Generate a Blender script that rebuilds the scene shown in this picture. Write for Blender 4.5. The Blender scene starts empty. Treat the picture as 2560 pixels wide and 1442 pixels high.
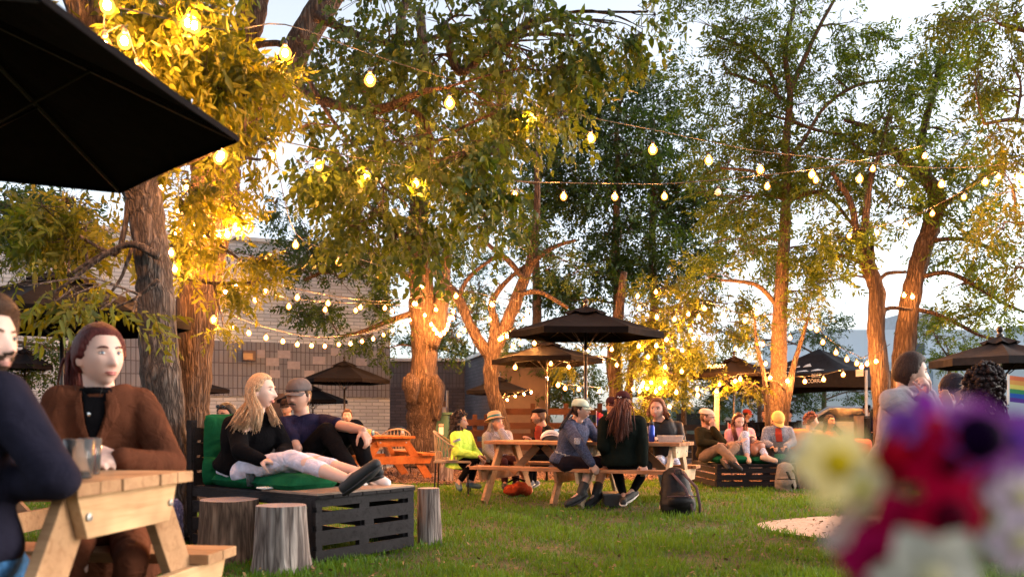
import bpy, bmesh, math, random
import numpy as np
from mathutils import Vector, Matrix
from mathutils import noise as mnoise
R_ = math.radians
random.seed(7); rng = np.random.default_rng(7)
sc = bpy.context.scene
COL = sc.collection
# ---------------------------------------------------------------- camera
CAM_H = 0.98; F = 2000.0; HY = 1056.0          # eye height, focal length in photo pixels, horizon row
cd = bpy.data.cameras.new('camera'); cam = bpy.data.objects.new('camera', cd); COL.objects.link(cam)
cam.location = (0, 0, CAM_H); cam.rotation_euler = (R_(90), 0, 0)
cd.sensor_width = 36.0; cd.lens = 36.0 * F / 2560.0
cd.shift_y = (HY - 721.0) / 2560.0
cd.clip_start = 0.05; cd.clip_end = 500
cd.dof.use_dof = True; cd.dof.focus_distance = 8.8; cd.dof.aperture_fstop = 2.2
sc.camera = cam
# ---------------------------------------------------------------- sky, sun, exposure
SUN_EL, SUN_AZ = 11.0, 82.0                       # azimuth measured from +Y (view) towards +X (right)
w = bpy.data.worlds.new('World'); sc.world = w; w.use_nodes = True
nt = w.node_tree; nt.nodes.clear()
sky = nt.nodes.new('ShaderNodeTexSky'); sky.sky_type = 'NISHITA'; sky.sun_disc = False
sky.sun_elevation = R_(SUN_EL); sky.sun_rotation = R_(SUN_AZ)
sky.altitude = 100; sky.air_density = 1.0; sky.dust_density = 2.2; sky.ozone_density = 2.5
hs = nt.nodes.new('ShaderNodeHueSaturation'); hs.inputs['Saturation'].default_value = 0.35
bgn = nt.nodes.new('ShaderNodeBackground'); bgn.inputs['Strength'].default_value = 0.15
wo = nt.nodes.new('ShaderNodeOutputWorld')
nt.links.new(sky.outputs[0], hs.inputs['Color']); nt.links.new(hs.outputs[0], bgn.inputs['Color']); nt.links.new(bgn.outputs[0], wo.inputs['Surface'])
sl = bpy.data.lights.new('sun', 'SUN'); sun = bpy.data.objects.new('sun', sl); COL.objects.link(sun)
sl.energy = 0.42; sl.angle = R_(14); sl.color = (1.0, 0.9, 0.82)
sdir = Vector((math.sin(R_(SUN_AZ)) * math.cos(R_(SUN_EL + 12)), math.cos(R_(SUN_AZ)) * math.cos(R_(SUN_EL + 12)), math.sin(R_(SUN_EL + 12))))
sun.rotation_euler = sdir.to_track_quat('Z', 'Y').to_euler()
sc.view_settings.view_transform = 'Standard'; sc.view_settings.look = 'None'
sc.view_settings.exposure = 1.88; sc.view_settings.gamma = 1.0
cy = sc.cycles
cy.use_denoising = True; cy.max_bounces = 6; cy.diffuse_bounces = 3; cy.glossy_bounces = 2; cy.transmission_bounces = 4
cy.transparent_max_bounces = 14; cy.sample_clamp_indirect = 4.0; cy.caustics_reflective = False; cy.caustics_refractive = False
cy.use_light_tree = True
BULB_E = 1450.0

# ---------------------------------------------------------------- helpers
def U(px, py, d):
    'photo pixel + distance -> world point'
    return Vector(((px - 1280) * d / F, d, CAM_H + (HY - py) * d / F))
def G(px, d): return Vector(((px - 1280) * d / F, d, 0.0))

def tag(o, label=None, cat=None, group=None, kind=None):
    if label: o['label'] = label
    if cat: o['category'] = cat
    if group: o['group'] = group
    if kind: o['kind'] = kind
    return o
def empty(name, loc, label=None, cat=None, group=None, rz=0):
    o = bpy.data.objects.new(name, None); COL.objects.link(o); o.location = tuple(loc) if len(loc) == 3 else (*loc, 0); o.rotation_euler = (0, 0, rz)
    o.empty_display_size = 0.1
    return tag(o, label, cat, group)
def bring(o, parent):
    'parent keeping world placement (mesh data was made in world space)'
    o.parent = parent
    p = parent; M = Matrix.Identity(4)
    chain = []
    while p: chain.append(p); p = p.parent
    for q in reversed(chain):
        M = M @ (q.matrix_parent_inverse @ q.matrix_basis)
    o.matrix_parent_inverse = M.inverted()
    return o
def copy_tree(o, parent=None):
    c = o.copy(); COL.objects.link(c); c.parent = parent
    if parent: c.matrix_parent_inverse = o.matrix_parent_inverse.copy()
    for ch in [x for x in bpy.data.objects if x.parent == o]: copy_tree(ch, c)
    return c

class MB:
    def __init__(s): s.v = []; s.f = []; s.n = 0; s.mi = []
    def add(s, v, f, mi=0):
        s.v.append(np.asarray(v, float).reshape(-1, 3)); s.f += [tuple(int(i) + s.n for i in q) for q in f]
        s.mi += [mi] * len(f); s.n += len(s.v[-1]); return s
    def box(s, c, size, M=None, mi=0, taper=1.0):
        x, y, z = [a / 2 for a in size]
        v = np.array([[-x, -y, -z], [x, -y, -z], [x, y, -z], [-x, y, -z], [-x * taper, -y * taper, z], [x * taper, -y * taper, z], [x * taper, y * taper, z], [-x * taper, y * taper, z]])
        if M is not None: v = v @ np.array(M.to_3x3()).T
        return s.add(v + np.array(c), [(3, 2, 1, 0), (4, 5, 6, 7), (0, 1, 5, 4), (1, 2, 6, 5), (2, 3, 7, 6), (3, 0, 4, 7)], mi)
    def bar(s, a, b, w, h, up=(0, 0, 1), mi=0, cut=None):
        'box from a to b; w across, h along up'
        a = Vector(a); b = Vector(b); d = (b - a); L = d.length; d.normalize(); up = Vector(up)
        side = d.cross(up).normalized(); up = side.cross(d).normalized()
        M = Matrix((side, d, up)).transposed()
        return s.box((a + b) / 2, (w, L, h), M, mi)
    def prism(s, poly, a, b, mi=0):
        'poly: list of 3D points; extruded by vector b-a'
        n = len(poly); e = np.array(Vector(b) - Vector(a)); v = np.array([tuple(p) for p in poly])
        v = np.vstack([v, v + e])
        f = [tuple(range(n))[::-1], tuple(range(n, 2 * n))] + [(i, (i + 1) % n, n + (i + 1) % n, n + i) for i in range(n)]
        return s.add(v, f, mi)
    def tube(s, pts, rad, n=8, cap=True, mi=0, flat=None, side=None):
        pts = np.array([tuple(p) for p in pts], float); m = len(pts)
        rad = np.full(m, rad) if np.isscalar(rad) else np.asarray(rad, float)
        t = np.gradient(pts, axis=0); t /= (np.linalg.norm(t, axis=1, keepdims=True) + 1e-9)
        if side is not None: ref = np.array(side, float)
        else:
            ref = np.array([1.0, 0, 0]) if abs(t[:, 0]).mean() < 0.7 else np.array([0, 1.0, 0])
        V = []
        ang = np.linspace(0, 2 * np.pi, n, endpoint=False)
        for i in range(m):
            u = ref - t[i] * ref.dot(t[i]); u /= (np.linalg.norm(u) + 1e-9); w_ = np.cross(t[i], u); ref = u if side is None else ref
            ra = rad[i]; rb = ra * (flat if flat is not None and np.isscalar(flat) else (flat[i] if flat is not None else 1.0))
            V.append(pts[i] + np.outer(np.cos(ang) * ra, u) + np.outer(np.sin(ang) * rb, w_))
        f = [(i * n + j, i * n + (j + 1) % n, (i + 1) * n + (j + 1) % n, (i + 1) * n + j) for i in range(m - 1) for j in range(n)]
        if cap: f += [tuple(range(n))[::-1], tuple(range((m - 1) * n, m * n))]
        return s.add(np.vstack(V), f, mi)
    def capsule(s, a, b, ra, rb, n=12, mi=0, flat=None, side=None):
        a = np.array(tuple(a), float); b = np.array(tuple(b), float); d = b - a; L = np.linalg.norm(d) + 1e-9; d /= L
        P = []; Rr = []
        for k in (-1, -.92, -.7, -.38): P.append(a + d * ra * k); Rr.append(ra * math.sqrt(max(1 - k * k, .0004)))
        P.append(a); Rr.append(ra); P.append(b); Rr.append(rb)
        for k in (.38, .7, .92, 1): P.append(b + d * rb * k); Rr.append(rb * math.sqrt(max(1 - k * k, .0004)))
        # guard monotone order
        return s.tube(P, Rr, n, True, mi, flat, side)
    def ell(s, c, ax, n=14, m=10, mi=0, M=None):
        th = np.linspace(0, np.pi, m + 1)[1:-1]; ph = np.linspace(0, 2 * np.pi, n, endpoint=False)
        v = [[0, 0, -1]]
        for t in th[::-1]:
            for p in ph: v.append([math.sin(t) * math.cos(p), math.sin(t) * math.sin(p), math.cos(t)])
        v.append([0, 0, 1]); v = np.array(v) * np.array(ax)
        if M is not None: v = v @ np.array(M.to_3x3()).T
        k = len(th); f = [(0, 1 + (j + 1) % n, 1 + j) for j in range(n)]
        f += [(1 + i * n + j, 1 + i * n + (j + 1) % n, 1 + (i + 1) * n + (j + 1) % n, 1 + (i + 1) * n + j) for i in range(k - 1) for j in range(n)]
        T = 1 + k * n; f += [(T, 1 + (k - 1) * n + j, 1 + (k - 1) * n + (j + 1) % n) for j in range(n)]
        return s.add(v + np.array(tuple(c)), f, mi)
    def lathe(s, prof, o=(0, 0, 0), n=20, mi=0, M=None):
        ang = np.linspace(0, 2 * np.pi, n, endpoint=False); V = []
        for r, z in prof: V.append(np.stack([r * np.cos(ang), r * np.sin(ang), np.full(n, z)], 1))
        V = np.vstack(V)
        if M is not None: V = V @ np.array(M.to_3x3()).T
        m = len(prof); f = [(i * n + j, i * n + (j + 1) % n, (i + 1) * n + (j + 1) % n, (i + 1) * n + j) for i in range(m - 1) for j in range(n)]
        f += [tuple(range(n))[::-1], tuple(range((m - 1) * n, m * n))]
        return s.add(V + np.array(tuple(o)), f, mi)
    def mesh(s, name='mesh', smooth=False):
        me = bpy.data.meshes.new(name)
        me.from_pydata(np.vstack(s.v).tolist(), [], s.f); me.update()
        if smooth: me.polygons.foreach_set('use_smooth', [True] * len(me.polygons))
        if any(s.mi): me.polygons.foreach_set('material_index', s.mi)
        return me
    def build(s, name, mats, parent=None, smooth=False, local=False, bevel=0, origin=None, auto=False):
        me = s.mesh(name, smooth)
        if not isinstance(mats, (list, tuple)): mats = [mats]
        for m_ in mats: me.materials.append(m_)
        o = bpy.data.objects.new(name, me); COL.objects.link(o)
        if origin is not None:
            me.transform(Matrix.Translation(-Vector(origin))); o.location = origin
        if parent:
            if local: o.parent = parent
            else: bring(o, parent)
        if bevel:
            b = o.modifiers.new('bevel', 'BEVEL'); b.width = bevel; b.segments = 2; b.limit_method = 'ANGLE'
        return o

def spline(P, k=6):
    'Catmull-Rom resample of rows (any columns)'
    P = np.array(P, float); out = []
    Q = np.vstack([2 * P[0] - P[1], P, 2 * P[-1] - P[-2]])
    for i in range(1, len(Q) - 2):
        for t in np.linspace(0, 1, k, endpoint=False):
            a, b, c, d = Q[i - 1], Q[i], Q[i + 1], Q[i + 2]
            out.append(.5 * ((2 * b) + (c - a) * t + (2 * a - 5 * b + 4 * c - d) * t * t + (3 * b - a - 3 * c + d) * t ** 3))
    out.append(P[-1]); return np.array(out)

def remesh(mb, voxel, it=3, fac=.5, noisea=0, nscale=8.0, seed=0, warm=0):
    me = mb.mesh('tmp'); o = bpy.data.objects.new('tmp', me); COL.objects.link(o)
    m = o.modifiers.new('r', 'REMESH'); m.mode = 'VOXEL'; m.voxel_size = voxel; m.adaptivity = 0
    if it:
        m2 = o.modifiers.new('s', 'SMOOTH'); m2.iterations = it; m2.factor = fac
    dg = bpy.context.evaluated_depsgraph_get(); dg.update()
    out = bpy.data.meshes.new_from_object(o.evaluated_get(dg)); bpy.data.objects.remove(o); bpy.data.meshes.remove(me)
    if noisea:
        n = len(out.vertices); co = np.empty(n * 3); out.vertices.foreach_get('co', co); co = co.reshape(-1, 3)
        no = np.empty(n * 3); out.vertices.foreach_get('normal', no); no = no.reshape(-1, 3)
        # wrinkles: sum of a few warped plane waves
        r2 = np.random.default_rng(seed); D = np.zeros(n)
        for k in range(5):
            q = r2.normal(size=3); q /= np.linalg.norm(q); q2 = r2.normal(size=3); q2 /= np.linalg.norm(q2)
            fr = nscale * (1 + k * .7)
            D += np.sin(co @ q * fr * 6.28 + 2.2 * np.sin(co @ q2 * fr * 3.1 + r2.random() * 6) + r2.random() * 6) / (1 + k * .6)
        co += no * (D * noisea / 2.2)[:, None]; out.vertices.foreach_set('co', co.ravel()); out.update()
    out.polygons.foreach_set('use_smooth', [True] * len(out.polygons))
    return out
def from_mesh(name, me, mat, parent=None):
    me.materials.clear(); me.materials.append(mat)
    o = bpy.data.objects.new(name, me); COL.objects.link(o)
    if parent: bring(o, parent)
    return o

# ---------------------------------------------------------------- materials
def mk(name):
    m = bpy.data.materials.new(name); m.use_nodes = True; t = m.node_tree; b = t.nodes['Principled BSDF']; return m, t, b
def nd(t, kind, **kw):
    n = t.nodes.new(kind)
    for k, v in kw.items():
        if k in n.inputs: n.inputs[k].default_value = v
        else: setattr(n, k, v)
    return n
def ramp(t, fac, cols, pos=None, interp='LINEAR'):
    r = t.nodes.new('ShaderNodeValToRGB'); e = r.color_ramp.elements; r.color_ramp.interpolation = interp
    pos = pos or [i / (len(cols) - 1) for i in range(len(cols))]
    while len(e) < len(cols): e.new(.5)
    for q, c, p in zip(e, cols, pos): q.position = p; q.color = (*c, 1)
    t.links.new(fac, r.inputs[0]); return r.outputs[0]
def coords(t, scale=(1, 1, 1), rot=(0, 0, 0), kind='Object'):
    tc = t.nodes.new('ShaderNodeTexCoord'); mp = t.nodes.new('ShaderNodeMapping')
    mp.inputs['Scale'].default_value = scale; mp.inputs['Rotation'].default_value = rot
    t.links.new(tc.outputs[kind], mp.inputs[0]); return mp.outputs[0]
def noise_(t, vec, scale, detail=4, rough=.55, dist=0):
    n = nd(t, 'ShaderNodeTexNoise'); n.inputs['Scale'].default_value = scale; n.inputs['Detail'].default_value = detail
    n.inputs['Roughness'].default_value = rough; n.inputs['Distortion'].default_value = dist
    if vec: t.links.new(vec, n.inputs['Vector'])
    return n.outputs[0]
def bump(t, b, h, strength=.3, dist=.01):
    n = t.nodes.new('ShaderNodeBump'); n.inputs['Strength'].default_value = strength; n.inputs['Distance'].default_value = dist
    t.links.new(h, n.inputs['Height']); t.links.new(n.outputs[0], b.inputs['Normal']); return n
def sc_(c, k): return tuple(min(1, x * k) for x in c)
MC = {}
def plain(name, col, rough=.6, metal=0, var=.12, scale=6.0, spec=.5, bumpk=0.0):
    key = ('p', name)
    if key in MC: return MC[key]
    m, t, b = mk(name); v = coords(t); n = noise_(t, v, scale, 5)
    c = ramp(t, n, [sc_(col, 1 - var), sc_(col, 1 + var)], [.3, .7]); t.links.new(c, b.inputs['Base Color'])
    b.inputs['Roughness'].default_value = rough; b.inputs['Metallic'].default_value = metal
    b.inputs['Specular IOR Level'].default_value = spec
    if bumpk: bump(t, b, noise_(t, v, scale * 6, 4), bumpk, .01)
    MC[key] = m; return m
def fabric(name, col, rough=.9, wr=.5, scale=5.0, weave=900, mix=None, sheen=0.0):
    m, t, b = mk(name); v = coords(t)
    n = noise_(t, v, 14, 5); c = ramp(t, n, [sc_(col, .8), sc_(col, 1.15)], [.3, .7])
    if mix:
        c2 = ramp(t, noise_(t, v, 60, 3), [sc_(col, 1), mix], [.42, .62]); c = c2
    t.links.new(c, b.inputs['Base Color']); b.inputs['Roughness'].default_value = rough; b.inputs['Specular IOR Level'].default_value = .06
    b.inputs['Sheen Weight'].default_value = sheen
    w1 = noise_(t, v, scale, 3, .5, 1.2); w2 = noise_(t, v, 180, 2)
    mx = nd(t, 'ShaderNodeMath', operation='MULTIPLY_ADD'); t.links.new(w2, mx.inputs[0]); mx.inputs[1].default_value = .06; t.links.new(w1, mx.inputs[2])
    bump(t, b, mx.outputs[0], wr, .05); return m
def stripes(name, c1, c2, freq=55, rot=(0, 0, 0)):
    m, t, b = mk(name); v = coords(t, rot=rot)
    wv = nd(t, 'ShaderNodeTexWave'); wv.inputs['Scale'].default_value = freq; wv.inputs['Distortion'].default_value = .6; wv.inputs['Detail Scale'].default_value = .4
    t.links.new(v, wv.inputs['Vector']); t.links.new(ramp(t, wv.outputs['Fac'], [c1, c2], [.35, .5]), b.inputs['Base Color'])
    b.inputs['Roughness'].default_value = .9; bump(t, b, noise_(t, v, 6, 3), .5, .04); return m
def denim(name, col): return fabric(name, col, .85, .6, 6, mix=sc_(col, 1.9))
def skin(name, col):
    m, t, b = mk(name); v = coords(t); c = ramp(t, noise_(t, v, 9, 4), [sc_(col, .9), (min(1, col[0] * 1.08), col[1] * .98, col[2] * .96)], [.35, .7])
    t.links.new(c, b.inputs['Base Color']); b.inputs['Roughness'].default_value = .52; b.inputs['Specular IOR Level'].default_value = .35
    b.inputs['Subsurface Weight'].default_value = .12; b.inputs['Subsurface Radius'].default_value = (.012, .005, .003); b.inputs['Subsurface Scale'].default_value = 1
    bump(t, b, noise_(t, v, 140, 3), .08, .003); return m
def hairm(name, col):
    m, t, b = mk(name); v = coords(t, (60, 60, 3)); n = noise_(t, v, 3, 4, .6, .6)
    t.links.new(ramp(t, n, [sc_(col, .45), sc_(col, 1.5)], [.3, .72]), b.inputs['Base Color']); b.inputs['Roughness'].default_value = .5
    b.inputs['Specular IOR Level'].default_value = .15; bump(t, b, n, .8, .01); return m
def woodm(name, c1, c2, axis='x', rough=.6, gr=1.0, knots=True):
    'grain running along object axis'
    m, t, b = mk(name); s = {'x': (1.2, 14, 14), 'y': (14, 1.2, 14), 'z': (14, 14, 1.2)}[axis]
    v = coords(t, s); n = noise_(t, v, 2.2 * gr, 6, .6, .8); n2 = noise_(t, coords(t), 3, 3)
    c = ramp(t, n, [c1, sc_(c2, .9), c2], [.25, .5, .75]); mx = nd(t, 'ShaderNodeMixRGB', blend_type='MULTIPLY'); mx.inputs[0].default_value = .85
    t.links.new(c, mx.inputs[1]); t.links.new(ramp(t, n2, [(.5, .46, .44), (1, 1, 1)], [.32, .62]), mx.inputs[2]); out = mx.outputs[0]
    if knots:
        vo = nd(t, 'ShaderNodeTexVoronoi'); t.links.new(coords(t, (2.2, 2.2, 2.2)), vo.inputs['Vector']); vo.inputs['Scale'].default_value = 2.3
        k = nd(t, 'ShaderNodeMixRGB', blend_type='MULTIPLY'); k.inputs[0].default_value = .8; t.links.new(out, k.inputs[1])
        t.links.new(ramp(t, vo.outputs['Distance'], [(.3, .16, .1), (1, 1, 1)], [.04, .09]), k.inputs[2]); out = k.outputs[0]
    t.links.new(out, b.inputs['Base Color']); b.inputs['Roughness'].default_value = rough + .15; b.inputs['Specular IOR Level'].default_value = .15; bump(t, b, n, .45, .005); return m
def barkm(name, c1, c2, c3, sx=9.0, sz=1.3, depth=.06):
    m, t, b = mk(name); v = coords(t, (sx, sx, sz)); n0 = noise_(t, coords(t), 3, 4)
    va = nd(t, 'ShaderNodeVectorMath', operation='ADD'); t.links.new(v, va.inputs[0])
    sc2 = nd(t, 'ShaderNodeVectorMath', operation='SCALE'); nn = nd(t, 'ShaderNodeTexNoise'); nn.inputs['Scale'].default_value = 2.5; t.links.new(v, nn.inputs['Vector'])
    t.links.new(nn.outputs['Color'], sc2.inputs[0]); sc2.inputs['Scale'].default_value = .9; t.links.new(sc2.outputs[0], va.inputs[1])
    vo = nd(t, 'ShaderNodeTexVoronoi', feature='DISTANCE_TO_EDGE'); vo.inputs['Scale'].default_value = 1.9; t.links.new(va.outputs[0], vo.inputs['Vector'])
    n1 = noise_(t, v, 6, 6, .7)
    mu = nd(t, 'ShaderNodeMath', operation='MULTIPLY_ADD'); t.links.new(n1, mu.inputs[0]); mu.inputs[1].default_value = .35; t.links.new(vo.outputs['Distance'], mu.inputs[2])
    c = ramp(t, mu.outputs[0], [c1, c2, c3], [.12, .34, .62])
    mx = nd(t, 'ShaderNodeMixRGB', blend_type='MULTIPLY'); mx.inputs[0].default_value = .6; t.links.new(c, mx.inputs[1]); t.links.new(ramp(t, n0, [(.55, .52, .5), (1.1, 1.05, 1)], [.3, .7]), mx.inputs[2])
    t.links.new(mx.outputs[0], b.inputs['Base Color']); b.inputs['Roughness'].default_value = .9; b.inputs['Specular IOR Level'].default_value = .2
    bump(t, b, mu.outputs[0], 1.0, depth); return m
def leafm(name, a, bcol, trans=.5):
    m = bpy.data.materials.new(name); m.use_nodes = True; t = m.node_tree; b = t.nodes['Principled BSDF']; out = t.nodes['Material Output']
    at = nd(t, 'ShaderNodeAttribute', attribute_name='tint'); c = ramp(t, at.outputs['Fac'], [a, bcol])
    t.links.new(c, b.inputs['Base Color']); b.inputs['Roughness'].default_value = .5; b.inputs['Specular IOR Level'].default_value = .3
    tr = nd(t, 'ShaderNodeBsdfTranslucent'); g = nd(t, 'ShaderNodeMixRGB', blend_type='MULTIPLY'); g.inputs[0].default_value = 1
    t.links.new(c, g.inputs[1]); g.inputs[2].default_value = (1.5, 1.25, .4, 1); t.links.new(g.outputs[0], tr.inputs['Color'])
    mx = nd(t, 'ShaderNodeMixShader'); mx.inputs[0].default_value = trans; t.links.new(b.outputs[0], mx.inputs[1]); t.links.new(tr.outputs[0], mx.inputs[2])
    t.links.new(mx.outputs[0], out.inputs['Surface']); return m
def brickm(name, cols, mortar, bw=.30, rh=.085, band=None, vertical=False, mort=.008, off=.5):
    m, t, b = mk(name); tc = nd(t, 'ShaderNodeTexCoord'); sp = nd(t, 'ShaderNodeSeparateXYZ'); t.links.new(tc.outputs['Object'], sp.inputs[0])
    cb = nd(t, 'ShaderNodeCombineXYZ'); t.links.new(sp.outputs[0], cb.inputs[0]); t.links.new(sp.outputs[2], cb.inputs[1])
    br = nd(t, 'ShaderNodeTexBrick'); br.inputs['Scale'].default_value = 1; br.inputs['Brick Width'].default_value = bw; br.inputs['Row Height'].default_value = rh
    br.inputs['Mortar Size'].default_value = mort; br.inputs['Mortar Smooth'].default_value = .3; br.offset = off; br.inputs['Bias'].default_value = 0
    br.inputs['Color1'].default_value = (0, 0, 0, 1); br.inputs['Color2'].default_value = (1, 1, 1, 1); br.inputs['Mortar'].default_value = (.5, .5, .5, 1)
    t.links.new(cb.outputs[0], br.inputs['Vector'])
    c = ramp(t, br.outputs['Color'], cols); n = noise_(t, cb.outputs[0], 1.2, 5)
    mx = nd(t, 'ShaderNodeMixRGB', blend_type='MULTIPLY'); mx.inputs[0].default_value = .5; t.links.new(c, mx.inputs[1]); t.links.new(ramp(t, n, [(.7, .7, .7), (1, 1, 1)], [.35, .65]), mx.inputs[2])
    m2 = nd(t, 'ShaderNodeMixRGB'); t.links.new(br.outputs['Fac'], m2.inputs[0]); t.links.new(mx.outputs[0], m2.inputs[1]); m2.inputs[2].default_value = (*mortar, 1)
    t.links.new(m2.outputs[0], b.inputs['Base Color']); b.inputs['Roughness'].default_value = .85
    iv = nd(t, 'ShaderNodeMath', operation='SUBTRACT'); iv.inputs[0].default_value = 1; t.links.new(br.outputs['Fac'], iv.inputs[1]); bump(t, b, iv.outputs[0], .6, .008); return m
def emit(name, col, s):
    m = bpy.data.materials.new(name); m.use_nodes = True; t = m.node_tree; t.nodes.clear(); e = nd(t, 'ShaderNodeEmission'); e.inputs[0].default_value = (*col, 1); e.inputs[1].default_value = s
    o = nd(t, 'ShaderNodeOutputMaterial'); t.links.new(e.outputs[0], o.inputs[0]); return m
def glass(name, col=(1, 1, 1), rough=.05):
    m, t, b = mk(name); b.inputs['Base Color'].default_value = (*col, 1); b.inputs['Roughness'].default_value = rough; b.inputs['Transmission Weight'].default_value = .95; b.inputs['IOR'].default_value = 1.25; return m

M_BLACKCAN = fabric('black_canvas', (.0055, .005, .006), .85, .25, 3)
M_STEELB = plain('dark_bronze_steel', (.035, .028, .025), .35, .8)
M_CHROME = plain('polished_steel', (.75, .75, .75), .2, 1)
M_PINE_X = woodm('cedar_plank', (.30, .155, .075), (.48, .28, .145), 'x')
M_PINE_RED = woodm('stained_pine', (.22, .095, .045), (.42, .21, .11), 'x')
M_PINE_PALE = woodm('pale_pine', (.42, .29, .17), (.66, .49, .32), 'x')
M_PINE_ORANGE = woodm('orange_stained_pine', (.28, .075, .018), (.42, .13, .03), 'x', knots=False)
M_BLACKWOOD = woodm('black_stained_pallet_wood', (.005, .0045, .0055), (.022, .020, .022), 'x')
M_DARKRED = woodm('dark_red_fence_wood', (.018, .008, .006), (.05, .02, .014), 'x')
M_GREEN = fabric('green_cushion_fabric', (.006, .075, .030), .95, .5, 5)
M_WHITE = plain('white_paint', (.7, .68, .64), .5)
M_RUBBER = plain('black_rubber', (.02, .02, .022), .6)
M_LEATHER_BLACK = plain('black_leather', (.004, .0035, .0045), .5, spec=.2, bumpk=.3)
# ================================================================ setting
def ground():
    # lawn sheet reaching the horizon, gently uneven
    xs = np.concatenate([np.linspace(-150, -16, 12), np.linspace(-14, 14, 57), np.linspace(16, 150, 12)])
    ys = np.concatenate([np.linspace(-20, 2, 8), np.linspace(2.5, 16, 55), np.linspace(18, 220, 16)])
    X, Y = np.meshgrid(xs, ys); Z = .012 * np.sin(X * 1.7 + 1) * np.sin(Y * 1.3) - .012
    v = np.stack([X, Y, Z], -1).reshape(-1, 3); n = len(xs)
    f = [(j * n + i, j * n + i + 1, (j + 1) * n + i + 1, (j + 1) * n + i) for j in range(len(ys) - 1) for i in range(n - 1)]
    m, t, b = mk('lawn_soil'); vv = coords(t)
    c = ramp(t, noise_(t, vv, 9, 6, .7), [(.03, .028, .012), (.05, .06, .016), (.07, .09, .022)], [.3, .5, .72])
    t.links.new(c, b.inputs['Base Color']); b.inputs['Roughness'].default_value = 1; bump(t, b, noise_(t, vv, 60, 4), .6, .03)
    o = MB().add(v, f).build('lawn', m, smooth=True); tag(o, 'green lawn ground running back to the trees', kind='structure')
ground()
def sheet(name, pts, z, mat, label, kind='structure'):
    o = MB().add([(x, y, z) for x, y in pts], [tuple(range(len(pts)))]).build(name, mat); tag(o, label, kind=kind); return o
# wood-chip bed behind the lawn (irregular edge)
m, t, b = mk('wood_chip_bed'); vv = coords(t)
vo = nd(t, 'ShaderNodeTexVoronoi'); vo.inputs['Scale'].default_value = 26; t.links.new(vv, vo.inputs['Vector'])
mx = nd(t, 'ShaderNodeMixRGB', blend_type='MULTIPLY'); mx.inputs[0].default_value = .7
t.links.new(ramp(t, vo.outputs['Color'], [(.03, .014, .01), (.13, .06, .04), (.26, .15, .1)], [.2, .5, .85]), mx.inputs[1]); t.links.new(ramp(t, noise_(t, vv, 2, 4), [(.4, .4, .4), (1, 1, 1)], [.3, .7]), mx.inputs[2])
t.links.new(mx.outputs[0], b.inputs['Base Color']); b.inputs['Roughness'].default_value = 1; bump(t, b, vo.outputs['Distance'], 1, .04)
M_CHIPS = m
def edge(x): return 13.2 + .35 * math.sin(x * .9) + .2 * math.sin(x * 2.3 + 1) - (.8 if x > 2.5 else 0) * min(1, (x - 2.5) / 2)
pts = [(x, edge(x)) for x in np.linspace(-5.0, 16, 60)] + [(16, 34), (-5.0, 34)]
sheet('wood_chip_bed', pts, .012, M_CHIPS, 'reddish wood chip bed between the lawn and the buildings')
def chips():
    n = 9000; x = rng.uniform(-4.8, 9, n); y = np.array([edge(a) for a in x]) - .12 + rng.exponential(2.2, n); y = np.minimum(y, 20)
    return scatter_quads(np.stack([x, y, .015 + rng.random(n) * .03], 1), rng.uniform(.025, .07, n), rng.uniform(.008, .02, n), tilt=.5)
def scatter_quads(p, L, W, tilt=.5):
    n = len(p); a = rng.random(n) * 6.283; e = rng.normal(0, tilt, n)
    d = np.stack([np.cos(a) * np.cos(e), np.sin(a) * np.cos(e), np.sin(e)], 1); s = np.stack([-np.sin(a), np.cos(a), rng.normal(0, .4, n)], 1)
    d *= L[:, None] / 2; s *= W[:, None] / 2
    v = np.stack([p - d - s, p + d - s, p + d + s, p - d + s], 1).reshape(-1, 3)
    return v, np.arange(4 * n).reshape(-1, 4)
def fast_mesh(name, v, f, mat, tint=None, smooth=False):
    me = bpy.data.meshes.new(name); n = len(v); k = f.shape[1]; m_ = len(f)
    me.vertices.add(n); me.vertices.foreach_set('co', np.asarray(v, np.float32).ravel())
    me.loops.add(m_ * k); me.loops.foreach_set('vertex_index', f.astype(np.int32).ravel())
    me.polygons.add(m_); me.polygons.foreach_set('loop_start', (np.arange(m_) * k).astype(np.int32)); me.polygons.foreach_set('loop_total', np.full(m_, k, np.int32))
    if smooth: me.polygons.foreach_set('use_smooth', np.ones(m_, bool))
    if tint is not None:
        at = me.attributes.new('tint', 'FLOAT', 'FACE'); at.data.foreach_set('value', tint.astype(np.float32))
    me.update(calc_edges=True); me.materials.append(mat)
    o = bpy.data.objects.new(name, me); COL.objects.link(o); return o
v, f = chips(); o = fast_mesh('wood_chips', v, f, M_CHIPS); tag(o, 'loose wood chips scattered along the edge of the lawn', kind='stuff')
# sand patch
M_SAND = plain('pale_sand', (.40, .34, .28), 1, var=.25, scale=30, bumpk=.6)
pts = [(3.75 + 1.45 * math.cos(a) * (1 + .04 * math.sin(3 * a)), 7.3 + 1.02 * math.sin(a) * (1 + .05 * math.sin(4 * a + 1))) for a in np.linspace(0, 2 * math.pi, 48, endpoint=False)]
sheet('sand_patch', pts, .014, M_SAND, 'round patch of pale sand worn into the lawn')
v, f = scatter_quads(np.stack([3.75 + rng.normal(0, .7, 500), 7.3 + rng.normal(0, .5, 500), np.full(500, .022)], 1), rng.uniform(.01, .05, 500), rng.uniform(.004, .012, 500), .2)
o = fast_mesh('sand_litter', v, f, plain('dry_leaf_litter', (.12, .08, .04), 1)); tag(o, 'dry bits of leaf litter on the pale sand patch', kind='stuff')
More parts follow.
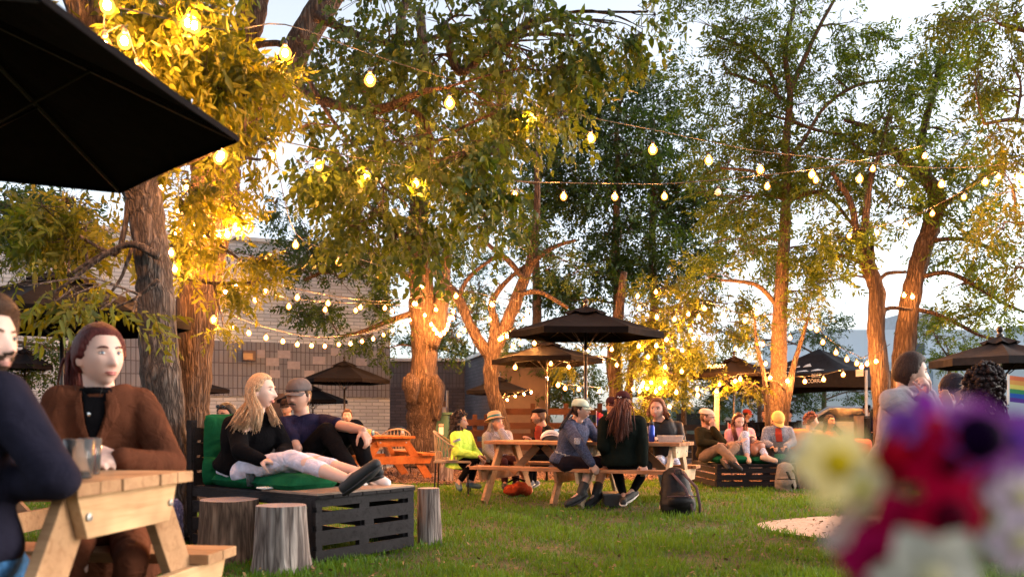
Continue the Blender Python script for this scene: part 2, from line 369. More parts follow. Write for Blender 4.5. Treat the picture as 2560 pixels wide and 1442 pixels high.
# concrete path by the building
M_CONC = plain('grey_concrete', (.34, .35, .36), .85, var=.12, scale=4, bumpk=.2)
sheet('path', [(-22, 14.2), (-2.9, 15.6), (-2.0, 20.5), (-3, 22.9), (-24, 19)], .016, M_CONC, 'pale concrete path in front of the brick building')
# grass blades
def grass():
    n = 175000
    y = 4.2 + (13.6 - 4.2) * rng.random(n) ** 1.55; x = (rng.random(n) * 2 - 1) * (.66 * y + .6)
    lim = np.array([edge(a) for a in x]); k = (y < lim + rng.normal(0, .12, n))
    k &= ~((((x - 3.75) / 1.4) ** 2 + ((y - 7.3) / .98) ** 2) < 1 + rng.normal(0, .08, n))
    cl = np.sin(x * 3.1 + 1.3 * np.sin(y * 2.2)) * np.sin(y * 3.7 + 1.1 * np.sin(x * 2.7)) + .6 * np.sin(x * 9 + 2 * np.sin(y * 7)) * np.sin(y * 11)
    k &= rng.random(n) < .70 + .42 * cl
    und = (((x - .95) / 1.7) ** 2 + ((y - 9.75 + .38 * x) / .75) ** 2) < 1; k &= ~(und & (rng.random(n) < .5 + .25 * np.sin(x * 7) * np.sin(y * 8)))
    x, y, cl = x[k], y[k], cl[k]; n = len(x)
    h = rng.uniform(.022, .058, n) * (1 + .35 * cl); wd = .0022 + .00042 * y
    # worn bare soil under the long table
    a = rng.random(n) * 6.283; ln = rng.normal(0, .018, (n, 2)); d = np.stack([np.cos(a) * wd, np.sin(a) * wd, np.zeros(n)], 1)
    p = np.stack([x, y, np.zeros(n)], 1); tip = p + np.stack([ln[:, 0], ln[:, 1], h], 1); mid = p + np.stack([ln[:, 0] * .35, ln[:, 1] * .35, h * .55], 1)
    v = np.stack([p - d, p + d, mid + d * .7, mid - d * .7, tip], 1).reshape(-1, 3); q = np.arange(n)[:, None] * 5
    f = np.vstack([q + [0, 1, 2], q + [0, 2, 3], q + [3, 2, 4]]); ti = rng.random(n) * .6 + .2 + .2 * cl; ti = np.concatenate([ti] * 3)
    g = leafm('grass_blade', (.036, .105, .008), (.10, .215, .018), .42)
    o = fast_mesh('grass', v, f, g, ti); tag(o, 'short green grass covering the lawn', kind='stuff')
grass()
n_ = 1500; yy = 4.6 + 8.4 * rng.random(n_) ** 1.3; xx = (rng.random(n_) * 2 - 1) * .62 * yy
v, f = scatter_quads(np.stack([xx, yy, .02 + rng.random(n_) * .03], 1), rng.uniform(.012, .045, n_), rng.uniform(.006, .02, n_), .5)
o = fast_mesh('leaf_litter', v, f, plain('fallen_leaf', (.16, .10, .04), .9, var=.5)); tag(o, 'small fallen leaves and twigs scattered over the lawn', kind='stuff')

# ---------------------------------------------------------------- brick building on the left
def wall_obj(name, a, b, z0, z1, mat, parent=None, thick=.3, proud=0):
    'wall panel: local x runs from a to b, local -y faces the camera side'
    a = Vector((*a, 0)); b = Vector((*b, 0)); L = (b - a).length; ang = math.atan2(b.y - a.y, b.x - a.x)
    mb = MB().box((L / 2, thick / 2 - proud, (z0 + z1) / 2), (L, thick, z1 - z0))
    me = mb.mesh(name); me.materials.append(mat); o = bpy.data.objects.new(name, me); COL.objects.link(o)
    if parent: o.parent = parent
    o.location = (a.x, a.y, 0) if not parent else parent.matrix_basis.inverted() @ a; o.rotation_euler = (0, 0, ang); return o
A0, A1 = (-3.13, 20.5), (-11.1, 17.4)
dv = Vector((A1[0] - A0[0], A1[1] - A0[1])); dv.normalize()
def onA(s): return (A0[0] + dv.x * s, A0[1] + dv.y * s)          # s metres left of the right corner
LB = brickm('grey_buff_brick', [(.33, .36, .38), (.44, .475, .49)], (.19, .20, .205), .31, .088, mort=.011)
DKB = brickm('purple_grey_stacked_block', [(.125, .13, .145), (.14, .145, .16), (.16, .163, .175)], (.05, .045, .05), .105, .30, mort=.011, off=0)
DKS = brickm('slate_grey_brick', [(.055, .05, .062), (.085, .078, .092)], (.03, .028, .032), .30, .088, mort=.010)
DKV = brickm('slate_grey_ribbed_block', [(.09, .085, .095), (.12, .11, .12)], (.04, .04, .045), .10, .30, mort=.010, off=0)
bld = empty('brick_building', (*A0, 0), 'large grey buff brick building with dark ribbed band and wall lamp, left of centre', 'building')
H = 5.34
def wpart(name, s0, s1, z0, z1, mat, proud=0, thick=.3):
    o = wall_obj(name, onA(s1), onA(s0), z0, z1, mat, None, thick, proud); bring(o, bld); return o
wpart('wall', 0, 22, .1, H, LB)
wpart('wall_band', .003, 7.16, 1.62, 2.92, DKB, .06, .35)
wpart('pilaster', 6.85, 7.162, 2.92, H - .06, DKB, .055, .34)
wpart('pilaster', 6.2, 7.163, .12, 1.62, DKB, .058, .34)
wpart('coping', -.05, 22, H, H + .09, plain('pale_metal_coping', (.42, .42, .41), .5), .06, .5)
wpart('plinth', -.02, 22, 0, .1, M_CONC, .1, .4)
# lighter blocks set in the band
mb = MB()
Mr = Matrix.Rotation(math.atan2(-dv.y, -dv.x), 4, 'Z')
for (px, py, ww) in ((712, 886, 1), (800, 901, 1), (737, 913, 1), (683, 905, 1), (905, 905, .9), (775, 936, .8), (868, 930, .8), (690, 935, .8), (842, 880, .8), (940, 886, .7), (655, 885, .6)):
    # find s for px
    best = min(np.linspace(0, 7.1, 400), key=lambda s: abs(1280 + F * onA(s)[0] / onA(s)[1] - px)); p = onA(best)
    z = CAM_H + (HY - py) * p[1] / F; mb = MB(); mb.box((p[0] + .03 * dv.y * 1.2, p[1] - .045, z), (.30 * ww, .06, .19), Mr); o = mb.build('pale_block', plain('pale_grey_block', (.22, .205, .215), .8, scale=14)); bring(o, bld)
# wall lamp (unlit)
p = min(np.linspace(0, 8, 500), key=lambda s: abs(1280 + F * onA(s)[0] / onA(s)[1] - 627)); p = onA(p); zc = CAM_H + (HY - 891) * p[1] / F
lb = MB().box((p[0] + .12 * .36, p[1] - .22, zc), (.30, .18, .25), Mr).build('lamp_housing', plain('brown_lamp_metal', (.06, .035, .03), .5), None, bevel=.01); bring(lb, bld)
lg = MB().box((p[0] + .12 * .36, p[1] - .32, zc - .02), (.22, .02, .15), Mr).build('lamp_glass', plain('amber_lamp_glass', (.16, .09, .04), .3)); bring(lg, bld)
mb = MB().box((onA(6.3)[0], onA(6.3)[1] - .12, 1.05), (.62, .06, 2.0), Mr)
q = onA(min(np.linspace(0, 8, 500), key=lambda s: abs(1280 + F * onA(s)[0] / onA(s)[1] - 690))); mb = MB().box((q[0], q[1] - .09, .98 + (HY - 1032) * q[1] / F), (.42, .06, .95), Mr)
o = mb.build('shutter', plain('dark_brown_shutter', (.06, .03, .022), .6)); bring(o, bld)

# darker low building: recess + wing
low = empty('low_brick_building', (-1.4, 23, 0), 'low slate dark brick building with white coping behind the big tree trunk', 'building')
P0 = (-5.0, 22.85); P1 = (-1.36, 23.0); P2 = (-.50, 19.7); P3 = (.9, 19.9)
M_COP = plain('white_metal_coping', (.55, .55, .53), .5)
def lpart(name, a, b, z0, z1, mat, proud=0, th=.3):
    o = wall_obj(name, a, b, z0, z1, mat, None, th, proud); bring(o, low); return o
lpart('wall', P0, P1, 0, 2.0, DKS); lpart('wall', P0, P1, 2.0, 2.74, DKV)
lpart('wall', P1, P2, 0, 2.72, DKS); lpart('wall', P2, P3, 0, 2.72, plain('brown_render', (.10, .07, .05), .9))
lpart('coping', P0, (P1[0] + .1, P1[1]), 2.74, 2.82, M_COP, .08, .5); lpart('coping', P1, P2, 2.72, 2.80, M_COP, .08, .5)
def cabinet():
    r = empty('utility_cabinet', G(1098, 17.5), 'green metal utility cabinet with a white notice beside the big trunk', 'cabinet')
    c = U(1099, 1105, 17.5); M_ = plain('green_cabinet_paint', (.03, .10, .075), .5)
    MB().box((c.x, 17.6, .58), (.40, .35, 1.16)).build('body', M_, r, bevel=.01)
    MB().box((c.x + .02, 17.6, 1.18), (.50, .45, .045)).build('lid', M_, r)
    MB().box((c.x + .04, 17.42, .80), (.10, .01, .17)).build('notice', plain('white_paper', (.7, .7, .7), .7), r)
    MB().box((c.x + .04, 17.417, .93), (.10, .01, .045)).build('sticker', plain('pale_red_label', (.6, .35, .3), .7), r)
    MB().capsule((c.x - .13, 17.42, .62), (c.x - .13, 17.42, .66), .018, .018).build('handle', M_CHROME, r)
cabinet()
def meter():
    r = empty('meter_panel', (-1.45, 21.0, 0), 'brown backboard carrying a grey electric meter box and a pale pipe', 'panel')
    c = U(1100, 1024, 21.5)
    MB().box((c.x - .03, 22.3, c.z), (.38, .06, .5)).build('backboard', plain('brown_board', (.14, .075, .04), .8), r)
    MB().box((c.x + .04, 22.1, c.z - .05), (.21, .2, .27)).build('meter_box', plain('grey_meter_box', (.22, .22, .26), .5), r, bevel=.01)
    MB().tube([(c.x + .14, 22.2, 0), (c.x + .14, 22.2, c.z + .55)], .035, 10).build('pipe', plain('pale_pipe', (.4, .37, .32), .6), r)
cabinet_bin = empty('litter_bin', G(990, 17.8), 'tall black litter bin against the dark wall left of the trunk', 'bin')
MB().lathe([(.16, 0), (.19, .02), (.2, .78), (.21, .8), (.21, .84), (.12, .9)], (G(992, 18.6).x, 18.6, 0)).build('body', M_RUBBER, cabinet_bin, smooth=False)
meter()
ash = empty('ash_post', G(1012, 18.2), 'slim pale ash post with a small cup on top', 'post')
MB().lathe([(.09, 0), (.09, .72), (.07, .74)], (G(1012, 18.2).x, 18.2, 0)).build('post', plain('pale_metal', (.30, .27, .22), .5), ash)
MB().lathe([(.03, .74), (.04, .84)], (G(1000, 18.2).x + .05, 18.2, 0)).build('cup', plain('white_cup', (.7, .65, .6), .5), ash)

# ---------------------------------------------------------------- pale blue shed on the right
def siding(name, col):
    m, t, b = mk(name); v = coords(t); wv = nd(t, 'ShaderNodeTexWave', wave_profile='SAW'); wv.inputs['Scale'].default_value = .35; t.links.new(v, wv.inputs['Vector'])
    t.links.new(ramp(t, wv.outputs['Fac'], [sc_(col, .8), col, col], [0, .03, 1]), b.inputs['Base Color']); b.inputs['Roughness'].default_value = .45; bump(t, b, wv.outputs['Fac'], .3, .02); return m
shed = empty('metal_shed', (14, 33, 0), 'long pale blue metal building with a yellow lit lower band, right side', 'building')
MS = siding('pale_blue_siding', (.42, .50, .56))
def sbox(name, x0, x1, y, z0, z1, mat, dy=.3): 
    o = MB().box(((x0 + x1) / 2, y + dy / 2, (z0 + z1) / 2), (x1 - x0, dy, z1 - z0)).build(name, mat, shed); return o
sbox('wall', 9.5, 34, 32, 0, 3.4, MS, 6)
sbox('upper_wall', 12.4, 36, 34.6, 3.4, 5.0, siding('pale_blue_upper_siding', (.50, .57, .63)), 5)
sbox('roof_box', 17.6, 19.4, 36, 5.0, 5.9, plain('grey_roof_unit', (.35, .37, .4), .6), 2)
mb = MB(); mb.prism([(21, 34.3, 5.0), (36, 34.3, 5.0), (36, 34.3, 6.4), (27.5, 34.3, 6.2)], (0, 0, 0), (0, 4, 0)); mb.build('gable', siding('pale_blue_gable', (.46, .54, .6)), shed)
sbox('lower_band', 12.2, 19.2, 31.7, 0, 1.55, plain('yellow_lit_band', (.62, .46, .16), .6), .28)  # yellow light along the foot of the wall put into the base colour
for x in (14.0, 15.9): 
    mb = MB(); mb.prism([(x, 31.97, 2.5), (x + .9, 31.97, 2.5), (x + .9, 31.97, 3.0), (x + .7, 31.97, 3.25), (x + .2, 31.97, 3.25), (x, 31.97, 3.0)], (0, 0, 0), (0, -.06, 0)); mb.build('window', plain('dark_blue_glass', (.16, .24, .32), .15), shed)
sbox('vent', 17.0, 17.8, 34.5, 3.9, 4.4, plain('dark_vent', (.05, .06, .08), .6), .08)
# dark teal trailer behind the lounge people
tr = empty('food_trailer', (7.0, 27, 0), 'low dark teal trailer behind the man in the flat cap', 'trailer')
MT = siding('teal_panel', (.10, .20, .20)); a = U(1680, 1022, 27); b_ = U(1856, 1080, 27)
MB().box(((a.x + b_.x) / 2, 27.9, .95), (b_.x - a.x, 1.8, 1.1)).build('body', MT, tr, bevel=.05)
MB().box(((a.x + b_.x) / 2, 27.0, 1.48), (b_.x - a.x + .1, .05, .07)).build('trim', plain('pale_teal_trim', (.25, .36, .36), .5), tr)
MB().box((a.x + .55, 26.97, 1.05), (.8, .05, .5)).build('window', plain('dark_window', (.015, .018, .02), .15), tr)
sg = MB().box((U(1824, 1048, 26.8).x, 26.8, .98 + 7 * 26.8 / 2000), (.38, .03, .17)).build('sign', plain('white_sign', (.62, .62, .6), .5), tr)
mb = MB(); [mb.tube([(U(1824, 0, 26).x + .13 * math.cos(k), 26.77, 1.0 + .09 * math.sin(k)) for k in np.linspace(.3, 2.8, 9)], .009, 5)]
mb.build('arch_mark', M_RUBBER, tr)
for dx in (.5, 1.9): MB().lathe([(.05, -.1), (.3, -.09), (.32, 0), (.3, .09), (.05, .1)], (a.x + dx, 27.05, .32), 16, M=Matrix.Rotation(R_(90), 4, 'X')).build('wheel', M_RUBBER, tr)

# parked silver car (bulk hidden behind the lounge)
def car(px, d, label, col, s=1.0, yaw=0.0, name='parked_car'):
    c = G(px, d); r = empty(name, c, label, 'car', rz=yaw); body = plain('car_paint_' + label.split()[0], col, .25, .3, spec=.8)
    prof = [(-2.1, .3), (-2.15, .62), (-1.95, .85), (-1.3, .98), (-.75, 1.42), (.5, 1.46), (1.25, 1.0), (1.95, .9), (2.15, .65), (2.1, .3)]
    MB().prism([(x * s, -.85, z) for x, z in prof], (0, 0, 0), (0, 1.7, 0)).build('body', body, r, local=True, bevel=.06)
    for sx in (-.85, .87):
        MB().prism([(-1.15 if sx < 0 else -1.15, sx, 1.0), (.95, sx, 1.02), (.42, sx, 1.38), (-.7, sx, 1.36)], (0, 0, 0), (0, -.02 if sx < 0 else .02, 0)).build('window', plain('car_glass', (.02, .03, .035), .08), r, local=True)
    for x in (-1.3, 1.35):
        for y in (-.8, .8):
            w_ = MB().lathe([(.05, -.1), (.3, -.1), (.33, -.05), (.33, .05), (.3, .1), (.05, .1)], (x, y, .33), 18, M=Matrix.Rotation(R_(90), 4, 'X')).build('wheel', M_RUBBER, r, local=True)
            MB().lathe([(.02, -.12), (.18, -.115), (.18, .115), (.02, .12)], (x, y, .33), 14, M=Matrix.Rotation(R_(90), 4, 'X')).build('rim', M_CHROME, w_, local=True)
    for y in (-.6, .6): MB().ell((2.1, y, .68), (.06, .16, .08)).build('headlight', plain('lamp_glass', (.8, .8, .8), .1), r, local=True)
    return r
car(2130, 23.0, 'silver grey car parked behind the wooden posts', (.45, .48, .5), yaw=R_(150))
car(1530, 29.0, 'dark car parked beyond the fence behind the long table', (.03, .035, .045), yaw=R_(5))

# ---------------------------------------------------------------- fences
def fence(name, a, b, hts, label, posts=5, mat=None, th=.03, hh=.14):
    mat = mat or M_DARKRED; r = empty(name, a, label, 'fence'); a = Vector(a); b = Vector(b)
    mb = MB()
    for z in hts: mb.bar(a + Vector((0, 0, z)), b + Vector((0, 0, z)), th, hh)
    mb.build('rail_boards', mat, r)
    for k in range(posts):
        p = a.lerp(b, k / (posts - 1)) + Vector((0, .07, 0)); MB().box((p.x, p.y, (hts[-1] + .18) / 2), (.1, .1, hts[-1] + .18)).build('post', mat, r)
    return r
fence('plank_fence', G(1130, 17.8), G(1245, 17.4), (.25, .5, .75, .98), 'dark red plank fence between the cabinet and the leaning tree')
fence('plank_fence', G(1250, 17.6), G(1500, 17.2), (.22, .45, .68, .91, 1.22), 'dark red plank fence with a gap behind the beret man', 4)
fence('pallet_fence', G(1640, 19.0), G(2000, 19.6), (.2, .42, .64, .86), 'dark slatted pallet fence behind the lounging people', 7, M_BLACKWOOD)
for i, (px, w_) in enumerate(((2147, 0), (2168, 1))):
    g = G(px, 16.2); o = empty('bollard_post', g, ['squat weathered timber post beside the silver car', 'slim dark timber post at the tent leg'][i], 'post')
    MB().box((g.x, g.y, .56 - .02 * i), (.15 - .05 * i, .15 - .05 * i, 1.12 - .04 * i)).build('post', [woodm('weathered_post', (.10, .08, .07), (.25, .2, .17), 'z'), M_BLACKWOOD][i], o, bevel=.006)
    MB().box((g.x, g.y, 1.14 - .04 * i), (.18 - .05 * i, .18 - .05 * i, .03)).build('cap', M_BLACKWOOD, o)
# ================================================================ umbrellas
def umbrella(c, R, zr, za, label, n=8, rot=0.0, pole=True, collar=None, rib=True, tilt=None, mark=None, group='black patio umbrellas', mat=None, sag=.035, val=.075, conc=.045):
    r = empty('patio_umbrella', (c[0], c[1], 0), label, 'umbrella', group); mat = mat or M_BLACKCAN
    K = 8; nr = 9; V = []; Fc = []; N = n * K
    def pt(k, t, dz=0):
        a = rot + 2 * math.pi * k / N; q = ((k % K) / K - .5) * 2 * math.pi / n
        rr = R * math.cos(math.pi / n) / math.cos(q) * (1 - conc * math.cos(q * n / 2))
        s = sag * math.cos(q * n / 2) * math.sin(math.pi * min(t, 1)) * 1.5
        z = za + (zr - za) * (t ** 1.12) - s * .6 - (.03 * math.cos(q * n / 2) * 0)
        x, y = rr * t * math.cos(a), rr * t * math.sin(a)
        if tilt: z += tilt[0] * x + tilt[1] * y
        return (c[0] + x, c[1] + y, z + dz)
    for i in range(nr):
        t = .012 + .988 * i / (nr - 1)
        for k in range(N): V.append(pt(k, t))
    for k in range(N):
        p = pt(k, 1.0); V.append((c[0] + (p[0] - c[0]) * .995, c[1] + (p[1] - c[1]) * .995, p[2] - val + .02 * math.cos(((k % K) / K - .5) * 2 * math.pi) * 0))
    Fc = [(i * N + k, i * N + (k + 1) % N, (i + 1) * N + (k + 1) % N, (i + 1) * N + k) for i in range(nr) for k in range(N)]
    o = MB().add(V, Fc).build('canopy', mat, r, smooth=False); s = o.modifiers.new('thickness', 'SOLIDIFY'); s.thickness = .006; s.offset = 0
    # vent cap on top
    V = []; 
    for i in range(4):
        t = .02 + .26 * i / 3
        for k in range(N): V.append(pt(k, t, .05 * (1 - .3 * i / 3)))
    o = MB().add(V, [(i * N + k, i * N + (k + 1) % N, (i + 1) * N + (k + 1) % N, (i + 1) * N + k) for i in range(3) for k in range(N)]).build('vent', mat, r); s = o.modifiers.new('thickness', 'SOLIDIFY'); s.thickness = .006
    MB().lathe([(.004, za + .02), (.03, za + .04), (.035, za + .07), (.015, za + .085), (.028, za + .105), (.034, za + .13), (.02, za + .155), (.003, za + .16)], (c[0], c[1], 0), 12).build('finial', M_STEELB, r, smooth=True)
    if rib:
        for j in range(n):
            p = pt(j * K, .98, -.02); q = pt(j * K, .03, -.03)
            mb = MB().tube([q, p], .008, 5); h = pt(j * K, .5, -.03); mb.tube([(c[0], c[1], zr - .22), h], .006, 5); mb.build('rib', M_STEELB, r)
    if pole:
        MB().tube([(c[0], c[1], 0.02), (c[0], c[1], za)], .021, 12).build('pole', M_STEELB, r, smooth=True)
        if collar: MB().lathe([(.022, collar), (.027, collar + .004), (.027, collar + .085), (.022, collar + .09)], (c[0], c[1], 0), 14).build('collar', M_CHROME, r, smooth=True)
    if mark:
        text_on(mark, r)
    return r
def text_on(args, parent):
    body, loc, size, rot, mat, name = args
    cu = bpy.data.curves.new(name, 'FONT'); cu.body = body; cu.size = size; cu.extrude = .002; cu.align_x = 'CENTER'; cu.shear = .2 if name == 'slanted_lettering' else 0
    t_ = bpy.data.objects.new(name, cu); COL.objects.link(t_); me = bpy.data.meshes.new_from_object(t_.evaluated_get(bpy.context.evaluated_depsgraph_get())); bpy.data.objects.remove(t_); bpy.data.curves.remove(cu); me.materials.clear(); me.materials.append(mat)
    o = bpy.data.objects.new(name, me); COL.objects.link(o); o.location = loc; o.rotation_euler = rot
    bpy.context.view_layer.update(); bring(o, parent); return o
M_LETTER = plain('white_lettering', (.75, .74, .7), .6)
def zat(py, d): return CAM_H + (HY - py) * d / F
umbrella((-2.06, 2.82), 1.04, 2.12, 2.52, 'huge near black umbrella cutting across the top left corner', 6, R_(20), tilt=(.0, -.02), val=.02, conc=.012)
umbrella((U(155, 0, 8.0).x, 8.0), 1.22, zat(800, 8.0), zat(690, 8.0), 'black umbrella half hidden by drooping leaves above the brown coat woman', 8, .2, collar=zat(832, 8.0))
umbrella((U(62, 0, 13).x, 13), .40, zat(912, 13), zat(878, 13), 'small far black umbrella at the left edge under the leaves', 6, .3)
umbrella((U(462, 0, 15.5).x, 15.5), .82, zat(972, 15.5), zat(945, 15.5), 'black umbrella whose tips peek out on both sides of the big trunk', 6, .3)
umbrella((U(861, 0, 17.2).x, 17.2), .97, zat(950, 17.2), zat(908, 17.2), 'black umbrella standing before the brick wall above the tattooed arm', 6, 0.06, collar=zat(972, 17.2))
umbrella((U(782, 0, 18.4).x, 18.4), .80, zat(1000, 18.4), zat(970, 18.4), 'small black umbrella half behind the man in the grey cap', 6, .4, collar=zat(1022, 18.4))
umbrella((U(1464, 0, 10.35).x, 10.35), 1.0, zat(830, 10.35), zat(776, 10.35), 'large black umbrella over the long picnic table in the middle', 6, R_(-5), collar=zat(886, 10.35), tilt=(-.01, .03))
umbrella((U(1367, 0, 13.2).x, 13.2), .92, zat(898, 13.2), zat(860, 13.2), 'dark umbrella behind and below the large central one', 6, .9, collar=zat(952, 13.2), mat=fabric('brown_black_canvas', (.006, .0045, .0045), .85, .25, 3))
umbrella((U(1248, 0, 17.0).x, 17.0), .72, zat(977, 17.0), zat(948, 17.0), 'low black umbrella crossed by the leaning tree trunk', 6, .3)
umbrella((U(1835, 0, 15.5).x, 15.5), .86, zat(936, 15.5), zat(898, 15.5), 'black umbrella with slanted white lettering under the golden leaves', 8, .25, collar=zat(957, 15.5),
         mark=('FURRY', U(1790, 919, 14.80), .11, (R_(58), 0, R_(-14)), M_LETTER, 'slanted_lettering'), mat=fabric('warm_black_canvas', (.010, .007, .006), .85, .25, 3))
umbrella((U(2500, 0, 8.6).x, 8.6), .68, zat(900, 8.6), zat(853, 8.6), 'dark grey umbrella over the table at the right edge', 8, .35, collar=zat(915, 8.6), mat=fabric('charcoal_canvas', (.03, .026, .026), .85, .25, 3))

# ---------------------------------------------------------------- pop up tent
def tent():
    r = empty('canopy_tent', (6.9, 19, 0), 'black pop-up canopy tent with white marks on its roof and pale legs', 'tent')
    A = Vector((5.23, 20.3, 0)); B = Vector((7.66, 17.3, 0)); side = (B - A); n = Vector((-side.y, side.x, 0)).normalized() * -1
    if n.y < 0: n = -n
    D = 2.9; C_ = B + n * D; E = A + n * D; ze = 1.74 + .0; zt = zat(925, 17.3); apex = (A + B + C_ + E) / 4 + Vector((0, 0, 2.80)); 
    mt = fabric('black_tent_canvas', (.02, .019, .022), .8, .3, 2)
    cor = [A, B, C_, E]; mb = MB()
    for i in range(4):
        p, q = cor[i], cor[(i + 1) % 4]; N = 8; K = 6; V = []
        for j in range(K + 1):
            for k in range(N + 1):
                e = p.lerp(q, k / N) + Vector((0, 0, zt)); t = j / K; v = e.lerp(apex, t); v.z -= .25 * math.sin(math.pi * t) * (.5 + .3 * math.sin(math.pi * k / N)); V.append(tuple(v))
        mb.add(V, [(j * (N + 1) + k, j * (N + 1) + k + 1, (j + 1) * (N + 1) + k + 1, (j + 1) * (N + 1) + k) for j in range(K) for k in range(N)])
    o = mb.build('roof', mt, r, smooth=True); s = o.modifiers.new('thickness', 'SOLIDIFY'); s.thickness = .006
    for i in range(4):
        p, q = cor[i], cor[(i + 1) % 4]; N = 12; V = []
        for k in range(N + 1):
            e = p.lerp(q, k / N); V.append((e.x, e.y, zt)); V.append((e.x, e.y, ze + .10 * math.sin(math.pi * k / N) * .6))
        o = MB().add(V, [(2 * k, 2 * k + 1, 2 * k + 3, 2 * k + 2) for k in range(N)]).build('valance', mt, r); s = o.modifiers.new('thickness', 'SOLIDIFY'); s.thickness = .006
    ml = plain('pale_leg_metal', (.55, .55, .55), .4, .3)
    for p in cor: MB().box((p.x, p.y, zt / 2), (.045, .045, zt)).build('leg', ml, r)
    ang = math.atan2(side.y, side.x); out = -n.normalized() * .02
    def on(s, z): p = A.lerp(B, s) + out; return (p.x, p.y, z)
    text_on(('BIKE\nCORRAL', on(.70, ze + .27), .12, (R_(90), 0, ang), M_LETTER, 'lettering'), r)
    text_on(('BIKE -', on(.52, ze + .10), .10, (R_(90), 0, ang), M_LETTER, 'lettering'), r)
    text_on(('100', on(.16, ze + .20), .16, (R_(90), 0, ang), M_LETTER, 'lettering'), r)
    p = on(.965, ze + .32); MB().box(p, (.17, .012, .15), Matrix.Rotation(ang, 4, 'Z')).build('patch', M_LETTER, r)
    # white mark on the front roof slope
    mb = MB()
    def roofp(s, t): e = A.lerp(B, s) + Vector((0, 0, zt)); v = e.lerp(apex, t); v.z -= .25 * math.sin(math.pi * t) * (.5 + .3 * math.sin(math.pi * s)); return v + Vector((out.x * 2, out.y * 2, .045))
    for s0, s1, t0, t1 in ((.30, .42, .16, .27), (.44, .52, .15, .25), (.54, .64, .15, .33), (.66, .76, .14, .34), (.28, .36, .52, .60), (.40, .46, .52, .58), (.50, .62, .52, .62)):
        q = [roofp(s0, t0), roofp(s1, t0), roofp(s1 - .05, t1), roofp(s0 + .02, t1 - .03)]; MB().prism(q, (0, 0, 0), (0, 0, .004)).build('roof_mark', M_LETTER, r)
tent()
wp = empty('timber_pole', G(1791, 14.5), 'pale timber pole carrying a bulb, left of the brown umbrella pole', 'pole')
MB().box((G(1792, 14.5).x, 14.5, zat(984, 14.5) / 2), (.075, .075, zat(984, 14.5))).build('post', M_PINE_PALE, wp, bevel=.004)

# ================================================================ trees
BARK1 = barkm('grey_brown_bark', (.02, .016, .015), (.085, .070, .062), (.17, .145, .13), 11, 2.2, .05)
BARK2 = barkm('rust_brown_bark', (.022, .014, .011), (.095, .066, .050), (.18, .135, .105), 11, 1.1, .09)
BARK3 = barkm('dark_fine_bark', (.04, .028, .02), (.13, .09, .06), (.22, .16, .11), 16, 4, .03)
LEAF_A = leafm('ash_leaf', (.050, .074, .008), (.12, .14, .015), .55)
LEAF_L = leafm('broad_leaf', (.018, .044, .008), (.058, .092, .013), .48)
LEAF_D = leafm('dark_leaf', (.013, .036, .008), (.040, .074, .012), .46)
LEAF_F = leafm('fine_leaf', (.045, .092, .012), (.11, .155, .022), .55)

def rnoise(p, s, ph=0): return np.sin(p[:, 0] * s + 1.7 * np.sin(p[:, 1] * s * .8 + ph) + ph) * np.sin(p[:, 1] * s * 1.1 + 1.4 * np.sin(p[:, 2] * s * .9) + 2 * ph) + np.sin(p[:, 2] * s * 1.3 + 1.5 * np.sin(p[:, 0] * s * .7 + 3 + ph))
def unit(a): return a / (np.linalg.norm(a, axis=-1, keepdims=True) + 1e-9)
def leaves(P, D, Nn, L, W, near):
    S = unit(np.cross(D, Nn)); Nn = unit(np.cross(S, D)); L = L[:, None]; W = W[:, None]; n = len(P)
    if near:
        b = P; m1 = P + D * L * .28; m2 = P + D * L * .66 - Nn * L * .04; tip = P + D * L - Nn * L * .14
        v = np.stack([b, m1 - S * W * .48 + Nn * W * .12, m1 + S * W * .48 + Nn * W * .12, m2 - S * W * .36 + Nn * W * .08, m2 + S * W * .36 + Nn * W * .08, tip, (m1 + m2) / 2], 1).reshape(-1, 3)
        q = np.arange(n)[:, None] * 7; f = np.stack([q + [0, 2, 6], q + [0, 6, 1], q + [1, 6, 3], q + [6, 2, 4], q + [3, 6, 5], q + [6, 4, 5]], 1).reshape(-1, 3); k = 6
    else:
        mid = P + D * L * .42; tip = P + D * L - Nn * L * .1
        v = np.stack([P, mid - S * W * .5 + Nn * W * .12, tip, mid + S * W * .5 + Nn * W * .12], 1).reshape(-1, 3)
        q = np.arange(n)[:, None] * 4; f = np.stack([q + [0, 2, 1], q + [0, 3, 2]], 1).reshape(-1, 3); k = 2
    return v, f, k
